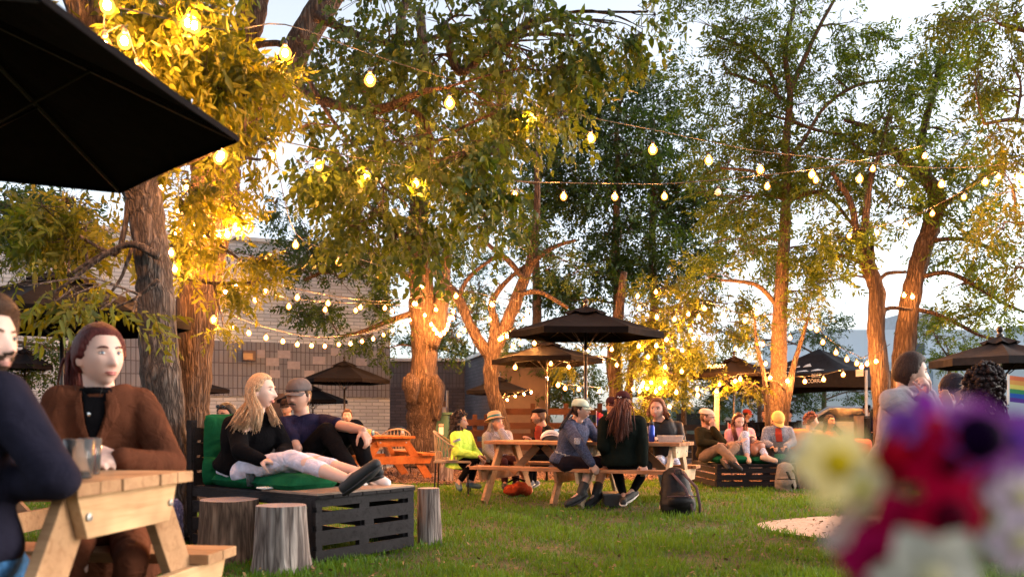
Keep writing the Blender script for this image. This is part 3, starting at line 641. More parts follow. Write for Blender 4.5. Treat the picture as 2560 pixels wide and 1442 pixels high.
# (cluster size, leaves per twig, twig length, leaf length, width ratio, droop)
KIND = {'ash': (12, .34, .100, .32, .45), 'broad': (9, .34, .085, .58, .62), 'fine': (17, .46, .100, .34, .22), 'mid': (12, .5, .13, .42, .25)}
DENS = {'ash': .85, 'broad': .72, 'fine': 1.75, 'mid': 1.25}
def tree(name, label, cat, paths, blobs, bark, leaf, group=None, loc=None, seed=1, near=False, limbs=True, twigr=.004, cn='crown', gap=-.35, back=True):
    g = np.random.default_rng(seed); r = empty(name, loc or (paths[0][0][0], paths[0][0][1], 0), label, cat, group)
    mb = MB(); nodes = []
    for pth in paths:
        Q = spline([(*p[:3], p[3]) for p in pth], 5); pts, rad = Q[:, :3].copy(), np.maximum(Q[:, 3], .006)
        n = 20 if rad.max() > .1 else (12 if rad.max() > .04 else 7)
        pts[1:-1] += g.normal(0, .04, (len(pts) - 2, 3)) * rad[1:-1, None]
        rad = rad * (1 + g.normal(0, .03, len(rad)))
        # ridged trunk
        m0 = len(mb.v); mb.tube(pts, rad, n if rad.max() < .1 else 28)
        if rad.max() > .1:
            V = mb.v[-1].reshape(len(pts), 28, 3); cen = pts[:, None, :]; k = np.arange(28)
            wob = 1 + .05 * np.sin(k * 2.1 + g.random() * 6)[None, :] + .03 * np.sin(k * 4.7 + np.arange(len(pts))[:, None] * .25) 
            mb.v[-1] = (cen + (V - cen) * wob[:, :, None]).reshape(-1, 3)
        nodes += [(p, q) for p, q in zip(pts, rad)]
    NP = np.array([p for p, q in nodes]); NR = np.array([q for p, q in nodes])
    LV = []; LF = []; LT = []; nv = 0; tw_v = []
    for bl in blobs:
        px, py, rx, ry, d, rd, ncl, kind = bl[:8]; lsc = bl[8] if len(bl) > 8 else 1.0; lf = bl[9] if len(bl) > 9 else 1
        c = np.array(U(px, py, d)); R3 = np.array([rx * d / F, rd, ry * d / F])
        k, tl, ll, wr, droop = KIND[kind]; ncl = int(ncl * DENS[kind]); ll = ll * lsc; tl = tl * lsc
        u = g.normal(size=(ncl * 2, 3)); u = unit(u) * (g.random((ncl * 2, 1)) ** (1 / 2.2)); p = c + u * R3
        ns = max(3, ncl // 16); cs = c + unit(g.normal(size=(ns, 3))) * (g.random((ns, 1)) ** (1 / 2.4)) * R3; near_s = g.random(len(p)) < .62
        p = np.where(near_s[:, None], cs[g.integers(ns, size=len(p))] + g.normal(0, .20, (len(p), 3)) * np.minimum(R3, R3.mean()), p); u = unit((p - c) / R3)
        keep = rnoise(p, 2.6 / max(.5, R3.max() ** .5), px * .01) > gap; p = p[keep][:ncl]; u = u[keep][:ncl]
        if len(p) == 0: continue
        # limb to the blob and branches to a few cluster groups
        if limbs:
            dist = np.linalg.norm(NP - c, axis=1) + np.maximum(0, NP[:, 2] - c[2]) * 1.5 + (NR < .012) * 3; i = int(dist.argmin()); s = NP[i]; Lb = np.linalg.norm(c - s)
            r0 = min(NR[i] * .7, .014 + .014 * Lb)
            mid = s + (c - s) * .5 + np.array([g.normal(0, .06), g.normal(0, .06), .10]) * Lb
            Q = spline([(*s, r0), (*mid, r0 * .7), (*c, r0 * .42)], 6)
            if Lb < 14 and Lb > .1: mb.tube(Q[:, :3], Q[:, 3], 7)
            nb = max(3, min(14, len(p) // 14)); cen = p[g.choice(len(p), nb, replace=len(p) < nb)]
            for e in cen:
                st = Q[g.integers(len(Q) // 3, len(Q))]; a = st[:3]; Lx = np.linalg.norm(e - a)
                q2 = spline([(*a, st[3] * .7), (*(a + (e - a) * .5 + g.normal(0, .09, 3) * Lx), st[3] * .4), (*e, .004)], 4); mb.tube(q2[:, :3], q2[:, 3], 5)
            # twigs join each cluster to its nearest branch end
            for e in p[::2]:
                j = np.linalg.norm(cen - e, axis=1).argmin(); a = cen[j]
                if np.linalg.norm(e - a) < 1.4: mb.tube([a, (a + e) / 2 + g.normal(0, .05, 3), e], [twigr * 1.3, twigr, twigr * .6], 3, False)
        n = len(p); dirn = unit(u * R3 + g.normal(0, .55, (n, 3)) * R3.mean() + 1e-6); dirn[:, 2] -= droop * g.uniform(.4, 1.6, n); dirn = unit(dirn)
        t = (np.arange(k) + .5) / k; P = p[:, None, :] + dirn[:, None, :] * (t[None, :, None] * tl); P[:, :, 2] -= (t ** 2 * tl * droop * .5)[None, :]
        side = unit(np.cross(dirn, g.normal(size=(n, 3)))); up = unit(np.cross(side, dirn)); sg = np.where(np.arange(k) % 2, 1, -1)
        Dl = dirn[:, None, :] * .55 + side[:, None, :] * sg[None, :, None] * .8 + g.normal(0, .28, (n, k, 3)); Dl[:, :, 2] -= droop * g.uniform(.5, 1.8, (n, k)); Dl = unit(Dl)
        Nn = up[:, None, :] + g.normal(0, .45, (n, k, 3)) + np.array([0, 0, .35]); P = P.reshape(-1, 3); Dl = Dl.reshape(-1, 3); Nn = Nn.reshape(-1, 3)
        L = ll * g.choice([.5, .75, .95, 1.15, 1.35], len(P), p=[.12, .25, .33, .2, .1]) * g.uniform(.9, 1.1, len(P)); W = L * wr * g.uniform(.85, 1.15, len(P)); v, f, kk = leaves(P, Dl, Nn, L, W, near)
        LV.append(v); LF.append(f + nv); nv += len(v); tt = np.clip(g.normal(.5, .22, n)[:, None] + g.normal(0, .15, (n, k)), 0, 1).ravel(); LT.append(np.repeat(tt, kk))
    o = mb.build('trunk', bark, r, smooth=True)
    if LV:
        o = fast_mesh(cn, np.vstack(LV), np.vstack(LF), leaf, np.concatenate(LT)); bring(o, r)
    return r
def T(d, *pts, ground=None, dd=0.0):
    'trunk path in photo pixels: (px, py, radius_px[, depth offset])'
    out = []
    if ground: out.append((*G(ground[0], d), ground[1] * d / F))
    for p in pts:
        e = d + (p[3] if len(p) > 3 else 0); out.append((*U(p[0], p[1], e), p[2] * e / F))
    return out
# near grey trunk leaning left
ash_t = tree('ash_tree', 'grey barked tree leaning left behind the woman in the brown coat', 'tree',
     [T(6.5, (438, 1330, 52), (430, 1200, 47), (420, 1100, 45), (403, 930, 46), (396, 840, 43), (388, 720, 44), (376, 600, 42), (358, 500, 42), (335, 380, 46, -.2), (296, 240, 50, -.4), (252, 100, 56, -.6), (215, -20, 56, -.7), (175, -150, 50, -.9), ground=(442, 62)),
      T(6.4, (345, 440, 12), (322, 500, 7), (312, 570, 7), (292, 632, 7), (250, 620, 5), (200, 590, 4)),
      T(6.2, (396, 640, 12), (330, 610, 8), (260, 640, 6), (180, 700, 4), (120, 740, 3)),
      T(6.1, (270, 160, 14), (340, 150, 11), (430, 175, 8), (520, 215, 6), (620, 240, 4)),
      T(6.0, (250, 90, 14), (330, 40, 9), (420, 30, 7), (520, 40, 4))],
     [(380, 50, 80, 60, 5.9, .5, 120, 'ash'), (480, 80, 100, 80, 6.1, .6, 200, 'ash'), (440, 190, 120, 60, 6.2, .5, 150, 'ash'), (550, 130, 70, 90, 6.3, .5, 110, 'ash'),
      (660, 195, 80, 38, 6.4, .35, 80, 'ash'), (90, 25, 120, 40, 5.6, .4, 110, 'ash', .8), (560, 290, 80, 36, 6.6, .3, 46, 'ash'), (470, 430, 60, 40, 6.9, .3, 46, 'ash'), (650, 400, 70, 60, 7.2, .4, 60, 'ash')],
     BARK1, LEAF_A, seed=11, near=True)
bough_a = tree('bough', 'leafy bough drooping over the left umbrella', 'branch',
     [T(6.3, (396, 640, 11), (330, 612, 8), (250, 640, 6), (170, 690, 4)), T(6.3, (330, 620, 5), (300, 700, 4), (250, 760, 3)), T(6.0, (396, 700, 7), (340, 745, 4), (280, 770, 3))],
     [(230, 550, 110, 60, 7.0, .6, 90, 'ash'), (160, 620, 100, 45, 6.8, .5, 80, 'ash'), (290, 640, 70, 40, 6.6, .5, 50, 'ash'), (60, 715, 60, 16, 5.2, .3, 14, 'ash', .85), (160, 745, 90, 16, 5.2, .3, 18, 'ash', .85), (250, 775, 80, 18, 5.3, .3, 18, 'ash', .85), (330, 790, 40, 20, 5.6, .3, 12, 'ash', .85)],
     BARK1, LEAF_A, seed=12, near=True, loc=U(396, 640, 6.3), cn='foliage')
# big rust brown forked trunk
forked_t = tree('big_forked_tree', 'massive rust brown forked tree wrapped with bulbs left of the blonde woman', 'tree',
     [T(9.3, (480, 1200, 42), (482, 1090, 37), (486, 1000, 37), (488, 900, 39), (490, 800, 48), (505, 700, 50), (520, 600, 49), (533, 520, 54), (542, 450, 56), (556, 400, 44), (590, 350, 36), (625, 290, 34), (680, 225, 36), (735, 140, 33), (780, 60, 32), (840, -30, 30), (890, -130, 26), ground=(480, 58)),
      T(9.3, (528, 470, 40), (515, 400, 36), (522, 320, 32), (556, 235, 30), (600, 150, 33), (622, 60, 34), (645, -40, 30), (660, -140, 24)),
      T(9.3, (600, 130, 9), (650, 112, 8), (700, 110, 8), (735, 130, 12)),
      T(9.2, (720, 175, 15), (770, 235, 13, -.2), (840, 262, 12, -.5), (915, 277, 12, -.8), (990, 262, 11, -1.1), (1050, 232, 8, -1.3), (1110, 220, 5, -1.4)),
      T(8.4, (990, 262, 8), (1050, 290, 7), (1080, 360, 6), (1070, 450, 4)), T(8.4, (760, 180, 7), (830, 300, 5), (900, 380, 4), (960, 470, 3)), T(8.8, (790, 40, 14), (900, 90, 9), (1020, 110, 7), (1130, 80, 5)),
      T(8.8, (1040, -60, 12), (1000, 60, 11), (1010, 200, 12)), T(9.5, (820, 420, 4), (900, 560, 4), (990, 610, 3)), T(8.2, (1110, 60, 12), (1150, 180, 10), (1240, 110, 8), (1330, 60, 8), (1350, 40, 5))],
     [(880, 150, 90, 90, 9.0, .9, 150, 'broad'), (730, 330, 60, 40, 8.6, .5, 50, 'broad'), (820, 380, 90, 80, 8.6, .7, 150, 'broad'), (880, 480, 120, 70, 8.4, .7, 150, 'broad'),
      (960, 60, 110, 80, 8.6, .9, 150, 'broad'), (1080, 140, 120, 90, 8.2, .9, 190, 'broad'), (960, 200, 80, 60, 8.4, .6, 70, 'broad'), (1000, 360, 130, 90, 8.2, .8, 210, 'broad'), (1100, 480, 130, 80, 7.9, .8, 190, 'broad'), (960, 560, 110, 60, 8.3, .6, 100, 'broad'), (1220, 530, 90, 70, 7.8, .6, 90, 'broad'), (1060, 610, 90, 50, 7.9, .6, 70, 'broad'),
      (1210, 250, 110, 80, 8.0, .8, 150, 'broad'), (1330, 130, 130, 80, 7.8, .9, 170, 'broad'), (1240, 380, 90, 60, 8, .6, 70, 'broad'), (1180, 40, 130, 60, 8.2, .9, 110, 'broad'), (1450, 90, 90, 55, 7.7, .5, 70, 'broad'), (1540, 60, 80, 40, 7.6, .4, 46, 'broad'), (1620, 30, 50, 30, 7.5, .3, 22, 'broad'), (1420, 190, 70, 50, 7.7, .5, 44, 'broad'), (1380, 280, 70, 40, 7.8, .4, 30, 'broad')],
     BARK2, LEAF_L, seed=21, near=True)
bough_b = tree('bough', 'sprays of golden ash leaves hanging before the big forked trunk', 'branch',
     [T(8.4, (440, 690, 4), (520, 706, 5), (600, 708, 4), (680, 700, 3)), T(8.4, (470, 560, 5), (520, 590, 4), (600, 650, 3))],
     [(470, 640, 60, 60, 8.3, .4, 60, 'ash', .9), (600, 650, 70, 30, 8.3, .4, 60, 'ash', .8), (560, 745, 50, 35, 8.3, .35, 40, 'ash', .8), (650, 690, 50, 28, 8.4, .35, 34, 'ash', .7), (440, 490, 60, 60, 7.6, .4, 70, 'ash'), (560, 500, 50, 40, 8.2, .3, 40, 'ash', .9), (545, 820, 22, 25, 8.6, .2, 16, 'ash', .7)],
     BARK1, LEAF_A, seed=22, near=True, loc=U(480, 700, 8.6), cn='foliage')
for bo, tr_ in ((bough_a, ash_t), (bough_b, forked_t)):
    bpy.context.view_layer.update(); bring(bo, tr_)
    for k_ in ('label', 'category'): del bo[k_]
    for c_ in bo.children:
        if c_.name.startswith('trunk'): c_.name = 'limb'
# centre trunk with burl
tree('burl_tree', 'thick glowing trunk with a burl right of the low dark building', 'tree',
     [T(17.5, (1050, 1135, 46), (1054, 1090, 40), (1056, 1030, 38), (1058, 985, 42), (1060, 960, 40), (1060, 920, 32), (1062, 860, 33), (1057, 790, 33), (1052, 700, 29), (1045, 600, 25), (1050, 480, 22), (1062, 380, 19), (1060, 280, 17), (1058, 150, 14), (1050, 20, 10), ground=(1048, 62)),
      T(17.4, (1072, 860, 26), (1094, 812, 22), (1106, 740, 18), (1118, 640, 13), (1150, 520, 9), (1180, 420, 7)),
      T(17.0, (1030, 1010, 10), (1028, 960, 22), (1030, 940, 12)), T(17.3, (1088, 1050, 12), (1092, 975, 20), (1086, 940, 10)),
      T(17.4, (1040, 780, 9), (980, 800, 7), (900, 830, 5), (850, 840, 3)), T(17.4, (1040, 700, 9), (960, 660, 7), (860, 660, 6), (760, 700, 4)), T(17.4, (1045, 640, 8), (980, 560, 7), (900, 500, 5))],
     [(760, 640, 90, 50, 17.4, 1.2, 150, 'mid', .8), (860, 700, 110, 50, 17.2, 1.2, 190, 'mid', .8), (800, 780, 90, 26, 17.0, .9, 90, 'mid', .8), (930, 620, 110, 60, 17.2, 1.2, 190, 'mid', .8), (930, 800, 90, 60, 17.6, 1.2, 150, 'mid', .8), (970, 870, 60, 32, 17.8, .8, 70, 'mid', .8),
      (740, 540, 60, 50, 17.4, 1, 60, 'mid', .8), (960, 480, 110, 70, 16.8, 1.3, 150, 'mid', .8), (1110, 560, 90, 90, 17.2, 1.2, 170, 'mid', .8), (1130, 420, 120, 90, 16.8, 1.5, 180, 'mid', .8), (1160, 800, 60, 70, 18.2, 1, 110, 'mid', .8), (1010, 300, 120, 90, 16.8, 1.3, 130, 'mid', .8)],
     BARK2, LEAF_D, seed=31)
tree('leaning_tree', 'slim leaning tree that forks low beside the burl trunk', 'tree',
     [T(15.8, (1258, 1080, 18), (1240, 1010, 18), (1228, 960, 17), (1228, 910, 18), (1238, 850, 17), (1236, 800, 10), (1229, 765, 9), (1240, 735, 7), (1280, 690, 5), (1320, 660, 4), ground=(1272, 26)),
      T(15.8, (1234, 880, 16), (1262, 820, 15), (1285, 765, 16), (1310, 700, 14), (1330, 640, 11), (1340, 560, 9), (1343, 460, 7), (1338, 380, 5)),
      T(15.8, (1232, 900, 15), (1200, 858, 14), (1172, 805, 12), (1145, 745, 12), (1105, 698, 10), (1068, 662, 8)), T(15.7, (1310, 700, 8), (1270, 650, 7), (1220, 610, 5), (1195, 560, 4)), T(15.7, (1325, 660, 8), (1380, 620, 6), (1440, 600, 4)), T(15.7, (1300, 735, 7), (1350, 730, 6), (1420, 770, 4)), T(15.7, (1145, 745, 6), (1175, 690, 5), (1240, 640, 4))],
     [(1190, 600, 80, 60, 15.8, .8, 45, 'mid', .7), (1290, 560, 90, 80, 15.8, .9, 60, 'mid', .7), (1230, 700, 80, 50, 15.8, .7, 30, 'mid', .7), (1400, 650, 90, 60, 16, .9, 80, 'mid', .7), (1290, 830, 50, 40, 16.6, .6, 50, 'mid', .7), (1240, 460, 100, 60, 15.8, .9, 60, 'mid', .7)],
     BARK2, LEAF_D, seed=41)
tree('golden_tree', 'tree glowing gold with bulbs behind the woman in the leather jacket', 'tree',
     [T(16.5, (1541, 1010, 17), (1537, 950, 17), (1534, 900, 18), (1540, 840, 14), (1550, 760, 11), (1560, 680, 8), ground=(1544, 20)), T(16.3, (1576, 1040, 10), (1572, 970, 9), (1582, 900, 9), (1600, 840, 8), (1640, 780, 5)), T(16.3, (1625, 1040, 16), (1622, 990, 13), (1618, 960, 9))],
     [(1560, 790, 90, 70, 16.2, .9, 190, 'ash', 1.15), (1660, 770, 110, 80, 16.0, .9, 260, 'ash', 1.15), (1760, 790, 100, 70, 15.6, .9, 210, 'ash', 1.15), (1670, 875, 80, 60, 15.6, .8, 190, 'ash', 1.15), (1760, 862, 60, 26, 15.4, .5, 60, 'ash', 1.1), (1600, 900, 70, 60, 15.9, .7, 120, 'ash', 1.1), (1440, 900, 50, 28, 15.8, .5, 50, 'ash', 1.1), (1610, 1010, 55, 45, 15.8, .5, 90, 'ash', .8), (1700, 940, 70, 40, 15.5, .6, 80, 'ash', 1.1), (1820, 760, 60, 60, 15.8, .7, 60, 'ash', 1.1)],
     BARK2, LEAF_A, seed=51)
for i, (x, sd, lab, bl) in enumerate((
    (1340, 61, 'dark leafy tree behind the leaning tree', [(1330, 300, 110, 100, 21, 1.5, 120, 'mid'), (1390, 430, 110, 90, 21, 1.5, 190, 'mid'), (1350, 560, 90, 80, 21, 1.3, 100, 'mid'), (1430, 320, 90, 100, 21.5, 1.4, 160, 'mid')]),
    (1541, 62, 'tallest dense dark green tree of the row behind the lawn', [(1490, 250, 100, 90, 21, 1.5, 190, 'mid'), (1550, 350, 120, 100, 21, 1.6, 320, 'mid'), (1480, 470, 120, 90, 21, 1.6, 300, 'mid'), (1550, 590, 130, 90, 21, 1.6, 320, 'mid'), (1480, 680, 110, 60, 21, 1.3, 200, 'mid'), (1400, 760, 100, 50, 21, 1.2, 130, 'mid'), (1560, 170, 60, 50, 21, 1, 40, 'mid')]),
    (1632, 63, 'dense dark green tree behind the golden tree', [(1640, 250, 100, 90, 22, 1.5, 170, 'mid'), (1690, 380, 100, 110, 22, 1.6, 250, 'mid'), (1660, 520, 120, 100, 22, 1.6, 300, 'mid'), (1690, 650, 120, 80, 22, 1.6, 280, 'mid'), (1760, 560, 80, 80, 22, 1.2, 120, 'mid')]))):
    tree('dark_tree', lab, 'tree', [T(bl[0][4], (x, 900, 13), (x + 3, 760, 11), (x - 2, 600, 9), (x + 4, 450, 7), (x, 300, 5), ground=(x, 17))], bl, BARK3, LEAF_D, 'dense dark trees beyond the lawn', seed=sd)
tree('straight_tree', 'tall straight tree rising behind the man in the orange cap', 'tree',
     [T(14.8, (1943, 1040, 20), (1946, 950, 19), (1948, 850, 18), (1952, 760, 17), (1958, 650, 15), (1964, 540, 13), (1967, 450, 11), (1965, 360, 10), (1972, 290, 9), (1975, 225, 8), (1963, 130, 6), (1985, 20, 4), (1992, -60, 3), ground=(1944, 26)),
      T(14.8, (1975, 228, 7), (2010, 150, 6), (2042, 80, 5), (2080, 10, 4), (2120, -60, 3)), T(14.8, (1966, 400, 7), (2010, 350, 5), (2060, 270, 4), (2140, 215, 4), (2230, 200, 3)), T(14.8, (1950, 260, 5), (1920, 170, 5), (1860, 120, 4), (1790, 90, 3)), T(14.8, (1960, 250, 5), (1900, 210, 4), (1830, 185, 3)), T(14.8, (1940, 760, 6), (1905, 722, 6), (1870, 706, 5), (1800, 700, 3)), T(14.8, (1965, 470, 5), (1890, 430, 4), (1800, 420, 3)), T(14.8, (1968, 500, 6), (2040, 480, 6), (2080, 500, 5), (2130, 560, 4)), T(14.8, (1970, 300, 5), (2060, 330, 4), (2160, 340, 3))],
     [(1780, 60, 100, 80, 15, .9, 70, 'fine'), (1880, 90, 90, 80, 15, .9, 60, 'fine'), (1980, 40, 100, 70, 15, .9, 60, 'fine'), (2110, 70, 90, 80, 15, .9, 50, 'fine'), (1800, 190, 110, 70, 15, .9, 80, 'fine'), (2080, 190, 100, 60, 15, .9, 70, 'fine'), (1960, 180, 70, 60, 15, .7, 36, 'fine'), (1850, 290, 110, 60, 15, .9, 80, 'fine'), (2000, 300, 100, 50, 15, .9, 60, 'fine'), (2130, 290, 90, 60, 15, .9, 60, 'fine'),
      (1820, 400, 110, 60, 15, 1, 90, 'fine'), (1940, 400, 90, 60, 15, 1, 70, 'fine'), (2060, 400, 100, 60, 15, 1, 80, 'fine'), (1850, 500, 120, 60, 15, 1, 90, 'fine'), (2020, 500, 100, 60, 15, 1, 60, 'fine'), (1860, 610, 110, 60, 15, 1, 80, 'fine'), (2010, 620, 90, 60, 15, 1, 55, 'fine'), (1830, 700, 90, 50, 15, 1, 60, 'fine'), (2020, 730, 70, 40, 15, .8, 36, 'fine'), (1900, 790, 60, 50, 15.2, .8, 50, 'fine')],
     BARK3, LEAF_F, seed=71)
tree('slim_forked_tree', 'slim glowing tree forking in two beside the thicker leaning trunk on the right', 'tree',
     [T(13.8, (2206, 1010, 22), (2200, 930, 21), (2190, 830, 20), (2193, 750, 19), (2184, 700, 18), (2166, 655, 18), (2150, 620, 10), (2138, 560, 8), (2124, 500, 7), (2080, 430, 5), ground=(2210, 26)),
      T(13.8, (2170, 660, 13), (2160, 600, 11), (2166, 530, 9), (2176, 450, 7), (2200, 380, 5)), T(13.8, (2186, 705, 6), (2182, 640, 5), (2178, 580, 4)), T(13.8, (2188, 715, 5), (2215, 685, 5), (2265, 680, 4)), T(13.8, (2160, 660, 5), (2110, 640, 5), (2050, 650, 3)), T(13.8, (2192, 790, 5), (2225, 770, 5), (2280, 775, 4))],
     [(2090, 480, 90, 70, 14, .8, 50, 'fine'), (2180, 420, 80, 70, 14, .8, 50, 'fine'), (2100, 600, 80, 60, 14, .8, 60, 'fine'), (2080, 700, 70, 50, 14, .8, 46, 'fine'), (2200, 560, 60, 60, 14, .8, 26, 'fine'), (2230, 290, 90, 80, 14, .9, 70, 'fine')],
     BARK2, LEAF_F, seed=81)
tree('broad_leaning_tree', 'thicker trunk leaning right behind the man in the grey hoodie', 'tree',
     [T(14.4, (2255, 960, 26), (2262, 860, 25), (2272, 780, 23), (2286, 700, 22), (2305, 630, 22), (2328, 565, 21), (2344, 500, 19), (2318, 450, 16), (2270, 415, 13), (2220, 360, 9), (2170, 320, 7), (2110, 300, 4), ground=(2252, 32)),
      T(14.4, (2344, 510, 14), (2318, 440, 12), (2302, 380, 10), (2312, 310, 9), (2335, 230, 7), (2350, 140, 5)), T(14.4, (2230, 380, 7), (2170, 385, 5), (2120, 350, 4)), T(14.3, (2310, 690, 6), (2370, 682, 6), (2440, 715, 5), (2500, 752, 4), (2560, 780, 3)), T(14.3, (2285, 772, 6), (2340, 785, 5), (2400, 812, 5), (2450, 838, 4), (2500, 850, 3)), T(14.3, (2350, 520, 7), (2420, 470, 5), (2500, 400, 4)), T(14.3, (2330, 600, 6), (2420, 600, 5), (2520, 640, 4))],
     [(2340, 120, 100, 80, 14.5, .9, 90, 'fine'), (2300, 220, 90, 70, 14.5, .9, 70, 'fine'), (2390, 330, 90, 80, 14.5, .9, 70, 'fine'), (2250, 520, 70, 50, 14.4, .7, 26, 'fine'), (2420, 480, 80, 60, 14.4, .8, 56, 'fine'), (2430, 620, 90, 50, 14.4, .8, 50, 'fine'), (2380, 720, 90, 40, 14.4, .8, 30, 'fine'), (2440, 800, 80, 40, 14.3, .7, 36, 'fine'), (2340, 420, 60, 50, 14.4, .7, 40, 'fine'), (2320, 540, 50, 40, 14.3, .3, 26, 'fine'), (2530, 760, 50, 60, 14.4, .7, 40, 'fine')],
     BARK2, LEAF_F, seed=91)
tree('edge_tree', 'leafy tree standing beyond the right edge, golden boughs reaching in', 'tree',
     [T(12, (2760, 900, 40), (2750, 600, 34), (2720, 300, 26), (2700, 0, 18), ground=(2765, 48)), T(12, (2740, 420, 12), (2640, 330, 9), (2540, 300, 6), (2460, 310, 4)), T(12, (2740, 620, 12), (2640, 560, 8), (2540, 560, 5)), T(12, (2700, 160, 12), (2600, 90, 8), (2500, 60, 5))],
     [(2470, 50, 110, 80, 12, .8, 170, 'ash'), (2540, 170, 90, 90, 12, .8, 150, 'ash'), (2440, 200, 70, 60, 12, .7, 50, 'ash'), (2500, 330, 70, 70, 12, .7, 90, 'ash'), (2530, 460, 60, 70, 12, .7, 70, 'ash'), (2500, 560, 70, 60, 12, .7, 60, 'ash'), (2545, 660, 40, 60, 12, .6, 40, 'ash')],
     BARK3, LEAF_A, seed=101)
tree('edge_tree', 'dark green tree at the left edge beside the brick wall', 'tree',
     [T(13, (-260, 900, 34), (-250, 600, 28), (-230, 400, 20), ground=(-262, 40)), T(13, (-240, 560, 14), (-100, 500, 9), (40, 520, 6), (160, 540, 4))],
     [(40, 540, 100, 60, 13, .9, 170, 'mid', .7), (150, 560, 110, 60, 12.6, .9, 150, 'mid', .7), (60, 640, 90, 60, 13, .8, 120, 'mid', .7), (230, 500, 80, 30, 12.4, .7, 50, 'mid', .7), (20, 470, 60, 30, 13, .6, 24, 'mid', .7), (90, 900, 60, 60, 13.4, .6, 110, 'mid', .6), (200, 880, 50, 60, 13.6, .6, 60, 'mid', .6)],
     BARK3, LEAF_D, seed=111)
for k, (lab, d, pth, bl) in enumerate((
    ('sapling lit gold left of the straight trunk', 14.2, [(1919, 1060, 7), (1915, 985, 7), (1908, 930, 5), (1892, 860, 4), (1886, 790, 3)], [(1870, 968, 45, 20, 14.2, .3, 40, 'ash', .7), (1830, 950, 34, 16, 14.2, .3, 22, 'ash', .7), (1895, 860, 40, 50, 14.2, .3, 26, 'ash', .7)]),
    ('sapling lit gold right of the straight trunk', 14.2, [(1963, 1060, 8), (1972, 980, 9), (1984, 915, 7), (2004, 850, 5), (2022, 790, 3)], [(2030, 760, 40, 34, 14.3, .3, 24, 'ash', .7), (1990, 800, 40, 34, 14.3, .3, 20, 'ash', .7)]))):
    tree('sapling', lab, 'tree', [T(d, *pth, ground=(pth[0][0], 9)), T(d, (pth[1][0], pth[1][1] + 5, 4), (pth[1][0] - 30, pth[1][1] - 25, 3), (pth[1][0] - 60, pth[1][1] - 30, 2))], bl, BARK2, LEAF_A, 'saplings beside the straight trunk', seed=120 + k)
# understory
for k, (lab, x, d, bl) in enumerate((
    ('dark bush behind the plank fence in the middle', 1370, 20, [(1330, 960, 70, 60, 20, 1, 190, 'mid', .7), (1440, 950, 80, 70, 20, 1, 230, 'mid', .7), (1390, 880, 90, 40, 20.5, 1, 130, 'mid', .7)]),
    ('dark bush between the golden tree and the lettered umbrella', 1710, 21, [(1680, 1000, 60, 50, 21, 1, 150, 'mid', .7), (1760, 960, 60, 70, 21, 1, 190, 'mid', .7), (1540, 1000, 70, 50, 21, 1, 160, 'mid', .7)]),
    ('dark bush seen under the canopy tent', 1900, 24, [(1850, 1000, 80, 45, 25, 1, 150, 'mid', .8), (1950, 1000, 70, 50, 25, 1, 110, 'mid', .8), (2030, 1010, 60, 40, 25, 1, 70, 'mid', .7)]),
    ('grey green bush above the canopy tent', 2060, 25, [(2040, 840, 80, 60, 25, 1.2, 170, 'mid', .7), (1860, 850, 90, 50, 25, 1, 120, 'mid', .7), (2110, 900, 50, 50, 25, 1, 70, 'mid', .7), (2160, 980, 34, 30, 25, .8, 40, 'mid', .7)]),
    ('pale yellow green bush behind the hoodie man', 2370, 20, [(2360, 850, 80, 40, 20, 1, 130, 'fine', .9), (2420, 890, 60, 20, 20, .8, 50, 'fine', .9), (2330, 820, 40, 30, 20, .8, 30, 'fine', .9)]),
    ('dark foliage over the low brick building', 1180, 25, [(1130, 860, 80, 60, 25, 1, 130, 'mid', .7), (1200, 700, 80, 80, 25, 1.2, 120, 'mid', .8), (1020, 880, 50, 30, 25, 1, 50, 'mid', .7)]))):
    tree('bush', lab, 'bush', [T(d, (x, 1000, 6), (x + 6, 900, 4), ground=(x, 8))], bl, BARK3, LEAF_F if k == 4 else LEAF_D, seed=130 + k)

# ================================================================ bulb strings
M_BULB = emit('warm_filament_glow', (1.0, .36, .08), BULB_E)
M_GLOBE = bpy.data.materials.new('amber_halo_shell'); M_GLOBE.use_nodes = True; t = M_GLOBE.node_tree; t.nodes.clear(); tb_ = nd(t, 'ShaderNodeBsdfTransparent'); em_ = nd(t, 'ShaderNodeEmission'); em_.inputs[0].default_value = (1, .27, .04, 1); em_.inputs[1].default_value = 2.0  # weak amber emission on the globe imitates the halo round each bulb
mx_ = nd(t, 'ShaderNodeMixShader'); mx_.inputs[0].default_value = .5; t.links.new(tb_.outputs[0], mx_.inputs[1]); t.links.new(em_.outputs[0], mx_.inputs[2]); ou_ = nd(t, 'ShaderNodeOutputMaterial'); t.links.new(mx_.outputs[0], ou_.inputs[0])
core_me = MB().ell((0, 0, 0), (.021, .021, .027), 8, 6).mesh('filament', True); core_me.materials.append(M_BULB); M_WIRE = plain('black_wire', (.02, .018, .016), .6)
bulb_me = MB().ell((0, 0, 0), (1, 1, 1), 8, 6).mesh('bulb', True)
bv = np.array([v.co[:] for v in bulb_me.vertices])
for i, v in enumerate(bulb_me.vertices):
    z = bv[i][2]; k = 1 - .28 * max(0, z) ; v.co = (bv[i][0] * .046 * k, bv[i][1] * .046 * k, z * .053)
bulb_me.materials.append(M_GLOBE)
sock_me = MB().lathe([(.012, .047), (.017, .051), (.018, .075), (.012, .085), (.006, .09)], n=8).mesh('socket', True); sock_me.materials.append(M_RUBBER)
M_DIM = plain('unlit_bulb_glass', (.5, .5, .5), .1)
dim_me = bulb_me.copy(); dim_me.materials.clear(); dim_me.materials.append(M_DIM)
